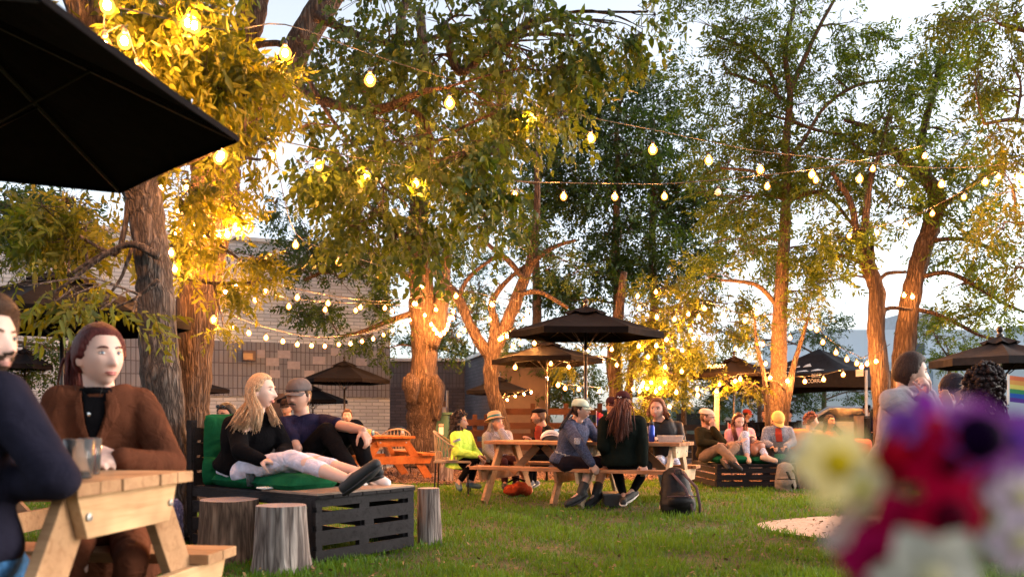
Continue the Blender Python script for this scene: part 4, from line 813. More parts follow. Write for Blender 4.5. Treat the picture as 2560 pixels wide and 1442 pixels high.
def string(label, pts, d0, d1, wire=True, unlit=(), size=1.0, ext=None, up=.10, sag=.05):
    n = len(pts); P = []
    L = np.concatenate([[0], np.cumsum([math.dist(pts[i], pts[i + 1]) for i in range(n - 1)])]); L = L / max(L[-1], 1)
    for (px, py), t in zip(pts, L): P.append(U(px, py, d0 + (d1 - d0) * t))
    r = empty('light_string', P[0], label, 'string lights', 'strings of warm bulbs hung between the trees')
    if wire:
        W = [p + Vector((0, 0, up)) for p in P]
        if ext: W = [U(*e) for e in ext[0]] + W + [U(*e) for e in ext[1]]
        Q = spline([tuple(w_) for w_ in W], 4); MB().tube(Q, .0055, 4).build('wire', M_WIRE, r)
    for i, p in enumerate(P):
        b = bpy.data.objects.new('bulb', dim_me if i in unlit else bulb_me); COL.objects.link(b); b.parent = r; b.location = p - P[0]; s = size * (.9 if p.y < 9 else .84); b.scale = (s, s, s)
        k = bpy.data.objects.new('socket', sock_me); COL.objects.link(k); k.parent = b
        if i not in unlit: k = bpy.data.objects.new('filament', core_me); COL.objects.link(k); k.parent = b
    return r
string('long main string from the big trunk across to the right trees', [(713, 133), (925, 200), (1124, 258), (1310, 305), (1477, 346), (1632, 374), (1772, 401), (1901, 424), (2030, 436), (2149, 447), (2250, 456), (2354, 460), (2463, 455), (2555, 445)], 6.2, 11.5, ext=([(300, 20, 5.2), (560, 75, 5.8)], [(2700, 410, 12)]), up=.22, size=1.25)
string('second string across the middle crowns, one bulb unlit', [(797, 415), (916, 440), (1040, 459), (1162, 475), (1287, 488), (1409, 491), (1537, 492), (1661, 491), (1795, 480), (1918, 466), (2040, 450), (2182, 422), (2312, 390)], 7.6, 12, unlit=(8,), up=.16, ext=([(640, 340, 7.2)], []), size=1.1)
string('string on the leaning trunk at the top left corner', [(268, 14), (262, 113), (311, 103), (343, 180), (388, 228)], 5.1, 5.6, size=1.2)
string('cluster of bulbs among golden leaves at the top left', [(470, 58), (485, 64), (548, 395), (554, 388)], 5.6, 6.6, wire=False, size=1.2)
string('bulbs wound round the big forked trunk', [(404, 466), (468, 467), (447, 527), (470, 525), (482, 566), (508, 584), (546, 591), (568, 586), (592, 572), (590, 537), (437, 587)], 8.62, 8.72, size=1.3, up=.06)
string('three bulbs hanging between the grey trunk and the forked trunk', [(428, 632), (437, 673), (534, 799)], 7.6, 8.4, size=1.0, up=.08)
string('string sloping down from the forked trunk past the centre leaves', [(680, 390), (739, 612), (847, 655), (949, 688), (1055, 715), (1140, 740), (1230, 761), (1319, 777)], 8, 14.5, size=1.15, up=.14, ext=([(640, 330, 8)], []))
string('upper string crossing the brick wall', [(588, 712), (664, 728), (743, 744), (820, 758), (901, 768), (962, 770), (1035, 759), (1098, 743)], 9.4, 16.6, up=.13, size=1.1)
string('lower string of the pair crossing the brick wall', [(564, 730), (639, 750), (722, 766), (813, 774), (889, 776), (980, 778), (1062, 788)], 9.6, 16.7, up=.13, size=1.1)
string('lowest string sagging along the brick wall', [(539, 800), (581, 817), (622, 832), (665, 844), (707, 853), (743, 861), (779, 864), (812, 865), (847, 861), (876, 859), (905, 853), (933, 847), (959, 837), (982, 826), (1007, 814), (1025, 800)], 9.6, 16.8, up=.15, size=1.0)
string('loop of bulbs tied round the burl tree', [(1040, 760), (1090, 774), (1078, 811), (1085, 822), (1092, 832), (1101, 838), (1110, 832), (1116, 823), (1120, 811), (1124, 797), (1132, 795), (1133, 778), (1136, 742), (1142, 738), (1099, 742)], 16.5, 16.4, size=1.2, up=.08)
string('bulbs hanging round the leaning tree', [(1147, 837), (1161, 826), (1224, 799), (1232, 762), (1310, 801), (1279, 835), (1267, 840), (1255, 845), (1249, 848)], 15.0, 15.0, size=1.15, up=.08)
string('bulbs dipping below the large central umbrella', [(1283, 866), (1302, 858), (1336, 858), (1469, 876), (1529, 873)], 12.6, 14, size=1.0, up=.08)
string('row of bulbs beneath the dark second umbrella', [(1288, 918), (1377, 909), (1422, 917), (1505, 901), (1542, 912)], 12.4, 14.5, size=1.0, up=.08)
string('small bulbs along the plank fence', [(1252, 1000), (1268, 999), (1288, 990), (1310, 985), (1328, 980)], 16.8, 16.2, size=.85, up=.06)
string('bulbs hanging before the dark bush', [(1395, 962), (1413, 970), (1447, 972), (1499, 977)], 13, 14, size=1.0, up=.06)
string('long string through the top of the golden tree', [(1598, 770), (1642, 793), (1686, 798), (1747, 793), (1761, 771), (1808, 786), (1862, 802), (1892, 783)], 14.6, 13.6, size=1.15, up=.12)
string('string crossing the golden tree higher up', [(1594, 740), (1640, 730), (1721, 785), (1727, 826), (1735, 846), (1706, 875), (1891, 767)], 15.2, 14, size=1.1, wire=False)
string('bulbs scattered down the golden crown', [(1666, 849), (1641, 864), (1597, 865), (1620, 892), (1663, 917), (1704, 928)], 15, 14.8, size=1.15, wire=False)
string('cluster of bulbs round the golden tree foot', [(1583, 972), (1599, 977), (1604, 965), (1618, 970), (1628, 956), (1640, 978), (1649, 969), (1662, 955), (1608, 957)], 15.2, 14.9, size=1.1, wire=False)
string('low bulbs right of the leather jacket woman', [(1674, 1016), (1691, 980), (1743, 972), (1744, 987)], 14.5, 14.2, size=1.1, wire=False)
string('string under the lettered umbrella and tent edge', [(1791, 978), (1799, 960), (1838, 953), (1851, 947), (1925, 944), (1969, 952), (2012, 953), (2059, 948), (2108, 936)], 14.2, 14, size=1.1, up=.09)
string('bulbs on the saplings', [(1839, 871), (1907, 860), (1914, 909), (1975, 844)], 14, 13.8, size=1.0, wire=False)
string('string sagging from the sapling to the slim forked tree', [(2027, 818), (2042, 824), (2057, 855), (2090, 881), (2117, 898), (2142, 908), (2154, 917), (2168, 909), (2190, 903)], 13.5, 13.2, size=1.1, up=.14, ext=([(2000, 770, 13.6)], [(2225, 860, 13.3)]))
string('pair of bulbs tied on the thicker leaning trunk', [(2260, 738), (2281, 742)], 13.9, 13.9, size=1.1, wire=False)
string('loose string looping through the right crowns', [(2123, 590), (2193, 582), (2264, 563), (2331, 534), (2410, 493), (2496, 442)], 13, 11.5, size=1.05, up=.1)
# ================================================================ people
def fvec(yaw, pitch):
    y, p = R_(yaw), R_(pitch); return Vector((math.sin(y) * math.cos(p), -math.cos(y) * math.cos(p), math.sin(p)))
def frame(yaw, pitch, roll=0):
    f = fvec(yaw, pitch); up = Vector((0, 0, 1)); x = f.cross(up).normalized(); z = x.cross(f).normalized()
    M = Matrix((x, f, z)).transposed()                # columns: x (sideways), y (forward), z up
    return M @ Matrix.Rotation(R_(roll), 3, 'Y')
def sstep(a, b, x): t = np.clip((x - a) / (b - a), 0, 1); return t * t * (3 - 2 * t)
def head_points(offset=0.0, hair=None, n=56, m=44, fem=False, jaw=1.0, beardk=None):
    'face-shaped closed surface in head space (x side, y forward, z up)'
    th = np.linspace(.02, np.pi - .02, m); ph = np.linspace(0, 2 * np.pi, n, endpoint=False)
    T_, P_ = np.meshgrid(th, ph, indexing='ij'); ux = np.sin(T_) * np.cos(P_); uy = np.sin(T_) * np.sin(P_); uz = np.cos(T_)
    x = ux * .076; y = uy * .094; z = uz * .116
    low = np.clip(-uz, 0, 1)
    x *= 1 - (.30 if fem else .24) * low ** 1.6 * (1 / jaw); y = np.where(uy < 0, y * (1 - .55 * sstep(.15, .9, low)), y)
    x *= 1 + .05 * np.exp(-((uz - .25) / .35) ** 2) * np.clip(-uy + .3, 0, 1)
    fr = sstep(.0, .6, uy)
    g = lambda cx, cz, sx, sz: np.exp(-((np.abs(x) - cx) / sx) ** 2 - ((z - cz) / sz) ** 2) * fr
    y += .004 * fr * sstep(.3, -.6, uz)                                     # face plane forward
    br = np.exp(-(x / .012) ** 2) * fr * sstep(.026, -.030, z) * sstep(-.048, -.036, z); y += .021 * br   # nose bridge to tip
    y += .010 * g(0, -.034, .014, .010); y += .005 * g(.013, -.036, .008, .008)
    y -= .011 * g(.031, .010, .017, .013); y += .005 * g(.028, .032, .024, .008)       # sockets, brow
    y += .004 * g(.040, -.018, .018, .018); y += .006 * g(0, -.062, .024, .006) - .003 * g(0, -.0665, .022, .003) + .007 * g(0, -.073, .018, .006)
    y -= .003 * g(0, -.083, .02, .006); y += .008 * g(0, -.102, .022, .014)
    v = np.stack([x, y, z], -1)
    if offset or hair is not None:
        nrm = unit(np.stack([x / .076 ** 2, y / .094 ** 2, z / .116 ** 2], -1))
        if hair is not None: v = v + nrm * hair(ux, uy, uz, z)[..., None]
        else: v = v + nrm * offset
    V = np.vstack([[0, 0, v[0, :, 2].mean() + .0005]] + [v.reshape(-1, 3)] + [[v[-1, :, 0].mean(), v[-1, :, 1].mean(), v[-1, :, 2].mean() - .0005]])
    f = [(0, 1 + j, 1 + (j + 1) % n) for j in range(n)] + [(1 + i * n + j, 1 + (i + 1) * n + j, 1 + (i + 1) * n + (j + 1) % n, 1 + i * n + (j + 1) % n) for i in range(m - 1) for j in range(n)]
    e = 1 + m * n; f += [(e, 1 + (m - 1) * n + (j + 1) % n, 1 + (m - 1) * n + j) for j in range(n)]
    return V, f
SK = {'fair': skin('fair_skin', (.50, .31, .235)), 'pale': skin('pale_skin', (.58, .39, .32)), 'tan': skin('tan_skin', (.38, .21, .14)), 'brown': skin('brown_skin', (.28, .15, .09)), 'ruddy': skin('ruddy_skin', (.44, .24, .17))}
HR = {}
def hairmat(col):
    k = tuple(col)
    if k not in HR: HR[k] = hairm('hair_%d' % len(HR), col)
    return HR[k]
M_EYEW = plain('eye_white', (.62, .58, .55), .3, var=.03); M_EYED = plain('iris_dark', (.03, .025, .02), .15, var=.03)
M_LIP = plain('lip', (.42, .13, .11), .45, var=.05); M_LIPD = plain('lip_muted', (.33, .15, .12), .5, var=.05)
M_LENS = plain('dark_lens', (.01, .012, .02), .08); M_WIREF = plain('thin_frame', (.06, .05, .045), .3, .5)

def hand_mb(mb, wp, d, nrm, s=1.0, curl=.5, thumb=1, spread=.1, n=8):
    'five-fingered hand from the wrist point; d: pointing direction, nrm: back-of-hand normal'
    d = Vector(d).normalized(); nrm = Vector(nrm); nrm = (nrm - d * nrm.dot(d)).normalized(); sd = d.cross(nrm).normalized() * thumb; wp = Vector(wp)
    for k, (o, L0, ln) in enumerate(((-.030, .085, .068), (-.010, .090, .078), (.011, .086, .072), (.030, .078, .056))):
        # k=0 index (thumb side is -o)
        base = wp + d * L0 * s + sd * (-o) * s; mb.capsule(wp + d * .018 * s + sd * (-o * .5) * s, base, .0155 * s, .0118 * s, n)
        a = curl * (.55 + .1 * k); p = base; dd = (d + sd * (-o) * spread * 6).normalized(); ax = 0
        for j, fl in enumerate((.44, .32, .24)):
            ax += a * (1.0, 1.25, .8)[j]; q = p + (dd * math.cos(ax) - nrm * math.sin(ax)) * ln * fl * s; mb.capsule(p, q, (.0098, .0088, .0078)[j] * s, (.0088, .0080, .0066)[j] * s, n); p = q
    b = wp + d * .022 * s + sd * .022 * s - nrm * .006 * s; c = b + (d * .55 + sd * .75 - nrm * .35).normalized() * .040 * s; e = c + (d * .85 + sd * .30 - nrm * .40 * (1 + curl)).normalized() * .032 * s; f = e + (d * .9 - sd * .05 - nrm * .5 * (1 + curl)).normalized() * .025 * s
    mb.capsule(b, c, .0155 * s, .0115 * s, n); mb.capsule(c, e, .0112 * s, .0098 * s, n); mb.capsule(e, f, .0096 * s, .0075 * s, n)
def etorso(mb, J, side, fwd, k=1.0, s=1.0, fem=False, low=True, flare=0.0, neck=True):
    pel, ch, nk = J['pelvis'], J['chest'], J['neck']
    ax = (ch - pel).normalized()
    rows = []
    W = [(-.06, .155, .115), (.05, .168, .122), (.3, .150 if not fem else .135, .108), (.55, .158, .114), (.78, .172, .115), (.93, .165, .098), (1.02, .125, .080)]
    pts = []; a = []; b = []
    for t, w_, d_ in W:
        c = pel.lerp(ch, t); c = c - fwd * (.018 * s * math.sin(math.pi * min(1, max(0, t)))); pts.append(c); a.append(w_ * s * k + flare * max(0, .4 - t)); b.append((d_ * s * k + flare * max(0, .4 - t)))
    pts.append(ch.lerp(nk, .35)); a.append(.085 * s * k); b.append(.070 * s * k)
    Q = spline([(*p, x, y) for p, x, y in zip(pts, a, b)], 4)
    mb.tube(Q[:, :3], Q[:, 3], 22, True, flat=(Q[:, 4] / Q[:, 3]), side=side)
def limb(mb, pts, rad, n=14):
    for i in range(len(pts) - 1): mb.capsule(pts[i], pts[i + 1], rad[i], rad[i + 1], n)

from mathutils.bvhtree import BVHTree
def inpoly(x, y, P):
    c = False; n = len(P)
    for i in range(n):
        (x1, y1), (x2, y2) = P[i], P[(i + 1) % n]
        if (y1 > y) != (y2 > y) and x < (x2 - x1) * (y - y1) / (y2 - y1) + x1: c = not c
    return c
def patch(name, obj, poly, mat, parent, off=.007, step=None, th=.004):
    'thin cloth panel laid on the surface of a garment'
    me = obj.data; bv = BVHTree.FromPolygons([v.co[:] for v in me.vertices], [p.vertices[:] for p in me.polygons]); o = Vector((0, 0, CAM_H))
    xs = [p[0] for p in poly]; ys = [p[1] for p in poly]; step = step or max(1.2, (max(xs) - min(xs)) / 22); nx = int((max(xs) - min(xs)) / step) + 2; ny = int((max(ys) - min(ys)) / step) + 2; idx = {}; V = []; Fs = []
    for j in range(ny):
        for i in range(nx):
            x, y = min(xs) + i * step, min(ys) + j * step
            if not inpoly(x, y, poly): continue
            d = (U(x, y, 3.0) - o).normalized(); h = bv.ray_cast(o, d)
            if h[0] is None: continue
            idx[i, j] = len(V); V.append(tuple(h[0] + h[1] * off * .5 - d * off))
    for (i, j) in idx:
        q = [(i, j), (i + 1, j), (i + 1, j + 1), (i, j + 1)]
        if all(k in idx for k in q):
            f = [idx[k] for k in q]
            if max(abs(V[a][1] - V[f[0]][1]) for a in f) < .06: Fs.append(tuple(f))
    if not Fs: return None
    r = MB().add(V, Fs).build(name, mat, parent, smooth=True); m = r.modifiers.new('thickness', 'SOLIDIFY'); m.thickness = th; return r

def person(label, d, J, yaw, pitch=0, roll=0, s=1.0, hs=None, sk='fair', fem=False, top=None, bot=None, shoes=None, hair=None, cap=None, sleeve='long', leg='long', vox=.011, hands=True,
           lips=None, beard=None, glasses=None, curl=(.5, .5), hdir=(None, None), collar=None, group=None, flare=0.0, tk=1.10, face=True, neckr=.052, wr=1.0, torso=True, legs=True, eyes=None, under=None, hem=.0, rev=False, collar_r=.019, patches=(), boot=False):
    lk = .88 if fem else 1.0
    hs = hs or s; P = {}
    for k, v in J.items(): P[k] = U(v[0], v[1], d + (v[2] if len(v) > 2 else 0))
    Mh = frame(yaw, pitch, roll); H = P['head']; toW = lambda v: H + (Mh @ (Vector(v) * hs))
    if 'neck' not in P: P['neck'] = toW((0, -.022, -.095))
    shl, shr = P['shl'], P['shr']; side = (shr - shl).normalized()
    if 'chest' not in P: P['chest'] = (shl + shr) / 2 + Vector((0, 0, .012 * s))
    up = (P['chest'] - P['pelvis']).normalized(); fwd = side.cross(up) * -1
    if rev: fwd = -fwd
    fwd = -fwd if False else fwd
    # side: screen left -> screen right; a figure facing the camera has forward = -Y
    fwd = up.cross(side).normalized() * (-1 if rev else 1)
    # ---------------- body: one continuous skin surface
    mb = MB(); V, f = head_points(fem=fem, jaw=1.0); V = np.array([toW(v) for v in V]); mb.add(V, f)
    for sx in (-1, 1):
        e = toW((sx * .079, -.008, -.006)); mb.ell(e, (.010 * hs, .021 * hs, .033 * hs), 10, 8, M=Mh.to_4x4() @ Matrix.Rotation(R_(-14 * sx), 4, 'Z')); mb.ell(toW((sx * .078, .0, -.030)), (.007 * hs, .010 * hs, .012 * hs), 8, 6, M=Mh.to_4x4())
    mb.capsule(toW((0, -.030, -.050)), P['chest'] + fwd * .005, neckr * hs, neckr * 1.12 * s, 16); mb.capsule(toW((0, .000, -.070)), toW((0, -.018, -.125)), .038 * hs, .045 * hs, 12)
    etorso(mb, P, side, fwd, .93, s, fem)
    mb.capsule(shl, shr, .052 * s, .052 * s)
    armsk = []
    for sh, el, wrr, i in (('shl', 'ell', 'wrl', 0), ('shr', 'elr', 'wrr', 1)):
        if el not in P: continue
        limb(mb, [P[sh], P[el]], [.050 * s, .040 * s]); limb(mb, [P[el], P[el].lerp(P[wrr], .3), P[wrr]], [.039 * s, .040 * s, .026 * s])
        if hands:
            hd = hdir[i]; a = (P[wrr] - P[el]).normalized()
            if hd: dd, nn, th = hd
            else: dd, nn, th = a, Vector((0, 0, 1)) + fwd * .2, (1 if i == 0 else -1)
            hand_mb(mb, P[wrr] - a * .012, dd, nn, s * 1.03, curl[i], th)
    if legs and 'knl' in P:
        for hp, kn, an, to in (('hipl', 'knl', 'anl', 'tol'), ('hipr', 'knr', 'anr', 'tor')):
            if kn not in P: continue
            h = P.get(hp) or P['pelvis'] + side * (-.09 if hp == 'hipl' else .09) * s; P[hp] = h
            limb(mb, [h, P[kn]], [.082 * s * lk, .057 * s * lk])
            if an in P: limb(mb, [P[kn], P[kn].lerp(P[an], .3), P[an]], [.055 * s, .056 * s, .034 * s])
            if an in P and to in P: limb(mb, [P[an], P[to]], [.030 * s, .018 * s])
    me = remesh(mb, vox, 2, .4); body = from_mesh('person', me, SK[sk]); tag(body, label, 'person', group)
    body['kind'] = 'thing'
    def part(name, mb_, mat, smooth=True, parent=None): return mb_.build(name, mat, parent or body, smooth=smooth)
    # ---------------- face
    if face:
        em = eyes or M_EYED
        for sx in (-1, 1):
            ey = MB().ell(toW((sx * .0305, .0765, .0085)), (.0135 * hs, .0085 * hs, .0065 * hs), 12, 8, M=Mh.to_4x4()); o = part('eye', ey, M_EYEW)
            ir = MB().ell(toW((sx * .0305 + .001, .0835, .0085)), (.0062 * hs, .0030 * hs, .0060 * hs), 10, 6, M=Mh.to_4x4()); part('iris', ir, em, parent=o)
            ld = MB().tube([toW((sx * (.0305 + q), .0832 - abs(q) * .28, .0150 - abs(q) * .22)) for q in (-.015, -.007, 0, .007, .015)], [.0010 * hs, .0020 * hs, .0024 * hs, .0022 * hs, .0012 * hs], 5); part('eyelid', ld, SK[sk] if sk == 'x' else M_EYED)
            bw = MB().tube([toW((sx * q, yy, zz)) for q, yy, zz in ((.013, .0925, .0275), (.026, .0915, .0325), (.038, .086, .0325), (.048, .076, .0270))], [.0026 * hs, .0034 * hs, .003 * hs, .0014 * hs], 5); part('eyebrow', bw, hairmat(hair['col'] if hair else (.03, .02, .015)))
        lp = MB().tube([toW((q, .0885 - q * q * 16, -.0650 + z0)) for q, z0 in ((-.024, .0), (-.012, .0022), (0, .0016), (.012, .0022), (.024, 0))], [.0016 * hs, .0038 * hs, .0044 * hs, .0038 * hs, .0016 * hs], 6, flat=1.2)
        lp.tube([toW((q, .0893 - q * q * 16, -.0715)) for q in (-.018, -.009, 0, .009, .018)], [.0016 * hs, .0042 * hs, .0048 * hs, .0042 * hs, .0016 * hs], 6); part('lips', lp, lips or M_LIPD)
    # ---------------- clothing
    if top:
        mb = MB(); etorso(mb, P, side, fwd, tk, s, fem, flare=flare); mb.capsule(shl, shr, .063 * s * tk, .063 * s * tk)
        for sh, el, wrr in (('shl', 'ell', 'wrl'), ('shr', 'elr', 'wrr')):
            if el not in P or sleeve == 'none': continue
            if sleeve == 'short': limb(mb, [P[sh], P[sh].lerp(P[el], .62)], [.064 * s * tk, .060 * s * tk])
            else:
                e = P[el].lerp(P[wrr], .93 if sleeve == 'long' else .45); limb(mb, [P[sh], P[el], e], [.063 * s * tk, .053 * s * tk, .042 * s * tk])
        if hem: mb.tube([P['pelvis'] + up * .05, P['pelvis'] - up * hem], [.175 * s * tk, .20 * s * tk], 20, flat=.75, side=side)
        if under: # opening at the neckline is left to the collar piece
            pass
        me = remesh(mb, vox * 1.15, 4, .5, .0052 * wr, 2.6, seed=int(d * 100) % 997); part_o = from_mesh('top', me, top, body)
        if collar:
            mat = collar if not isinstance(collar, bool) else top; nb = P['chest'].lerp(P['neck'], .25)
            cm = MB(); ang = np.linspace(-2.5, 2.5, 15); cl = []
            for a in ang: cl.append(nb + side * math.sin(a) * .074 * s * -1 + fwd * (-math.cos(a)) * .066 * s + up * (.022 * math.cos(a) + .006) * s)
            cm.tube(cl, collar_r * s * np.sin(np.linspace(.35, math.pi - .35, 15)) ** .5, 10, flat=1.0); part('collar', cm, mat)
        for pn, poly, pm in patches: patch(pn, part_o, poly, pm, body)
    if bot and 'knl' in P:
        mb = MB(); pts = [P['pelvis'] - up * .05 * s, P['pelvis'] + up * .10 * s]; mb.tube(pts, [.150 * s, .135 * s], 18, flat=.72, side=side)
        for hp, kn, an in (('hipl', 'knl', 'anl'), ('hipr', 'knr', 'anr')):
            if kn not in P: continue
            if leg == 'short': limb(mb, [P[hp], P[hp].lerp(P[kn], .8)], [.100 * s, .084 * s])
            elif an in P:
                e = P[kn].lerp(P[an], {'long': .94, 'crop': .55, 'ankle': .84}[leg]); limb(mb, [P[hp], P[kn], e], [.097 * s * lk, .070 * s * lk, (.052 if leg != 'crop' else .060) * s * lk])
            else: limb(mb, [P[hp], P[kn]], [.098 * s, .074 * s])
        me = remesh(mb, vox * 1.15, 3, .5, .0045 * wr, 3.0, seed=int(d * 77) % 991); from_mesh('trousers' if leg != 'short' else 'shorts', me, bot, body)
    if shoes:
        sm, sole = shoes
        for an, to in (('anl', 'tol'), ('anr', 'tor')):
            if an not in P or to not in P: continue
            a, t = P[an], P[to]; v = (t - a); dn = Vector((0, 0, -1)); dn = (dn - v.normalized() * dn.dot(v.normalized())); dn = dn.normalized() if dn.length > .1 else -fwd
            heel = a - v.normalized() * .035 * s + dn * .035 * s; toe = t + v.normalized() * .02 * s + dn * .012 * s; sdv = v.cross(dn).normalized()
            m_ = MB(); m_.capsule(heel, heel.lerp(toe, .4) - dn * .006, .042 * s, .043 * s, 12); m_.capsule(heel.lerp(toe, .4), toe, .045 * s, .036 * s, 12)
            if boot: m_.capsule(a, a.lerp(P['knl' if an == 'anl' else 'knr'], .30), .050 * s, .055 * s, 12); m_.capsule(a, a + dn * .03 * s, .044 * s, .042 * s)
            me = remesh(m_, .009, 2, .5); o = from_mesh('shoe', me, sm, body)
            if sole:
                so = MB(); so.tube([heel + dn * .036 * s - v.normalized() * .03 * s, heel.lerp(toe, .3) + dn * .040 * s, heel.lerp(toe, .75) + dn * .040 * s, toe + dn * .028 * s + v.normalized() * .03 * s], [.030 * s, .040 * s, .044 * s, .026 * s], 10, flat=.35, side=sdv); part('sole', so, sole, parent=o)
    # ---------------- hair, hats
    if hair: make_hair(hair, body, toW, Mh, hs, P, side, fwd, up, part)
    if cap: make_cap(cap, body, toW, Mh, hs, part)
    if beard:
        def bh(ux, uy, uz, z):
            mk_ = sstep(-.012 if beard.get('full', 1) else -.05, -.06, z) * sstep(-.2, .25, uy + .35) ; mo = np.exp(-((np.abs(ux) * .076) / .019) ** 2 - ((z + .066) / .007) ** 2) * (uy > 0)
            return -.006 + (beard.get('t', .010) + .006) * mk_ * (1 - mo * 1.3)
        V, f = head_points(hair=bh); part('beard', MB().add(np.array([toW(v) for v in V]), f), hairmat(beard['col']))
    if beard and beard.get('mo') or (hair and hair.get('mo')):
        c = (beard or hair).get('mocol', (beard or hair)['col']); m_ = MB()
        m_.tube([toW((q, .101 - q * q * 16, -.0545 - abs(q) * .28)) for q in (-.030, -.018, 0, .018, .030)], [.003 * hs, .0062 * hs, .0055 * hs, .0062 * hs, .003 * hs], 7, flat=1.2); part('moustache', m_, hairmat(c))
    if glasses:
        m_ = MB(); gl = MB(); up_ = .082 if glasses == 'head' else .0; yy = .100 if glasses != 'head' else .080
        for sx in (-1, 1):
            cpt = [(sx * .032 + .021 * math.cos(a), yy - (.055 if glasses == 'head' else 0) * 0 , .008 + up_ + .016 * math.sin(a)) for a in np.linspace(0, 2 * math.pi, 15)]
            m_.tube([toW(q) for q in cpt], .0018 * hs if glasses != 'head' else .004 * hs, 5)
            m_.tube([toW((sx * .053, yy, .012 + up_)), toW((sx * .082, .02, .010 + up_)), toW((sx * .084, -.02, .002 + up_))], .0016 * hs, 5)
            if glasses in ('head', 'sun'): gl.ell(toW((sx * .032, yy, .008 + up_)), (.020 * hs, .004 * hs, .015 * hs), 12, 6, M=Mh.to_4x4())
        m_.tube([toW((-.012, yy, .010 + up_)), toW((.012, yy, .010 + up_))], .0018 * hs, 5); g_ = part('glasses', m_, M_WIREF)
        if gl.v: part('lens', gl, M_LENS, parent=g_)
    return body, P, toW

def make_hair(h, body, toW, Mh, hs, P, side, fwd, up, part):
    t = h.get('t', .016); front = h.get('front', .60); lowb = h.get('low', .45); mat = hairmat(h['col']); g = np.random.default_rng(h.get('seed', 3))
    def hf(ux, uy, uz, z):
        thr = -.14 + (front + .14) * sstep(.12, .62, uy) - (lowb + .05) * sstep(.05, -.45, uy); m_ = uz - thr
        a = sstep(-.03, .09, m_); wob = (np.sin(ux * 31 + uz * 7) * np.sin(uy * 27)) * .0015
        return -.008 + (t + .008) * a + wob * a + h.get('vol', 0) * sstep(.3, 1, uz) * a
    V, f = head_points(hair=hf); mb = MB().add(np.array([toW(v) for v in V]), f)
    if h.get('style') == 'curly':
        for i in range(h.get('n', 260)):
            u = g.normal(size=3); u /= np.linalg.norm(u)
            if u[2] - (-.10 + (front + .10) * float(sstep(.05, .6, u[1])) - (lowb) * float(sstep(.05, -.45, u[1]))) < h.get('cut', .05) - .05: continue
            q = np.array([u[0] * .076, u[1] * .094, u[2] * .116]) * (1 + g.uniform(.15, h.get('fluff', .42))); c = toW(q); mb.ell(c, [g.uniform(.012, .02) * hs] * 3, 6, 5)
    # strands
    gd = h.get('guides', [])
    for (root, pts, n, spread, r) in gd:
        # root: (azimuth range, polar) region in head space; pts: world points (pixel, pixel, depth) or offsets
        for i in range(n):
            az = R_(g.uniform(*root[0])); po = R_(g.uniform(*root[1])); u = (math.sin(po) * math.sin(az), math.sin(po) * math.cos(az), math.cos(po))
            a = toW((u[0] * .084, u[1] * .102, u[2] * .124)); mid = toW((u[0] * .094, u[1] * .108, u[2] * .124 - .02)); L = [(*a, r * .9), ]
            off = Vector(g.normal(size=3)) * spread; off.y *= .7
            for k, p in enumerate(pts):
                w_ = U(*p) if len(p) == 3 else toW(p[:3]); j = Vector(g.normal(size=3)) * .006; L.append((*(w_ + off * (.55 + .45 * k / max(1, len(pts) - 1)) + j), r * (1.1 if k < len(pts) - 1 else .35)))
            if len(pts[-1]) == 3 and g.random() < .5: # uneven ends
                e = Vector(L[-1][:3]); q = Vector(L[-2][:3]); e = q.lerp(e, g.uniform(.75, 1.0)); L[-1] = (*e, r * .3)
            Q = spline(L, 4); mb.tube(Q[:, :3], np.maximum(Q[:, 3], .0008), 5)
    part('hair', mb, mat)
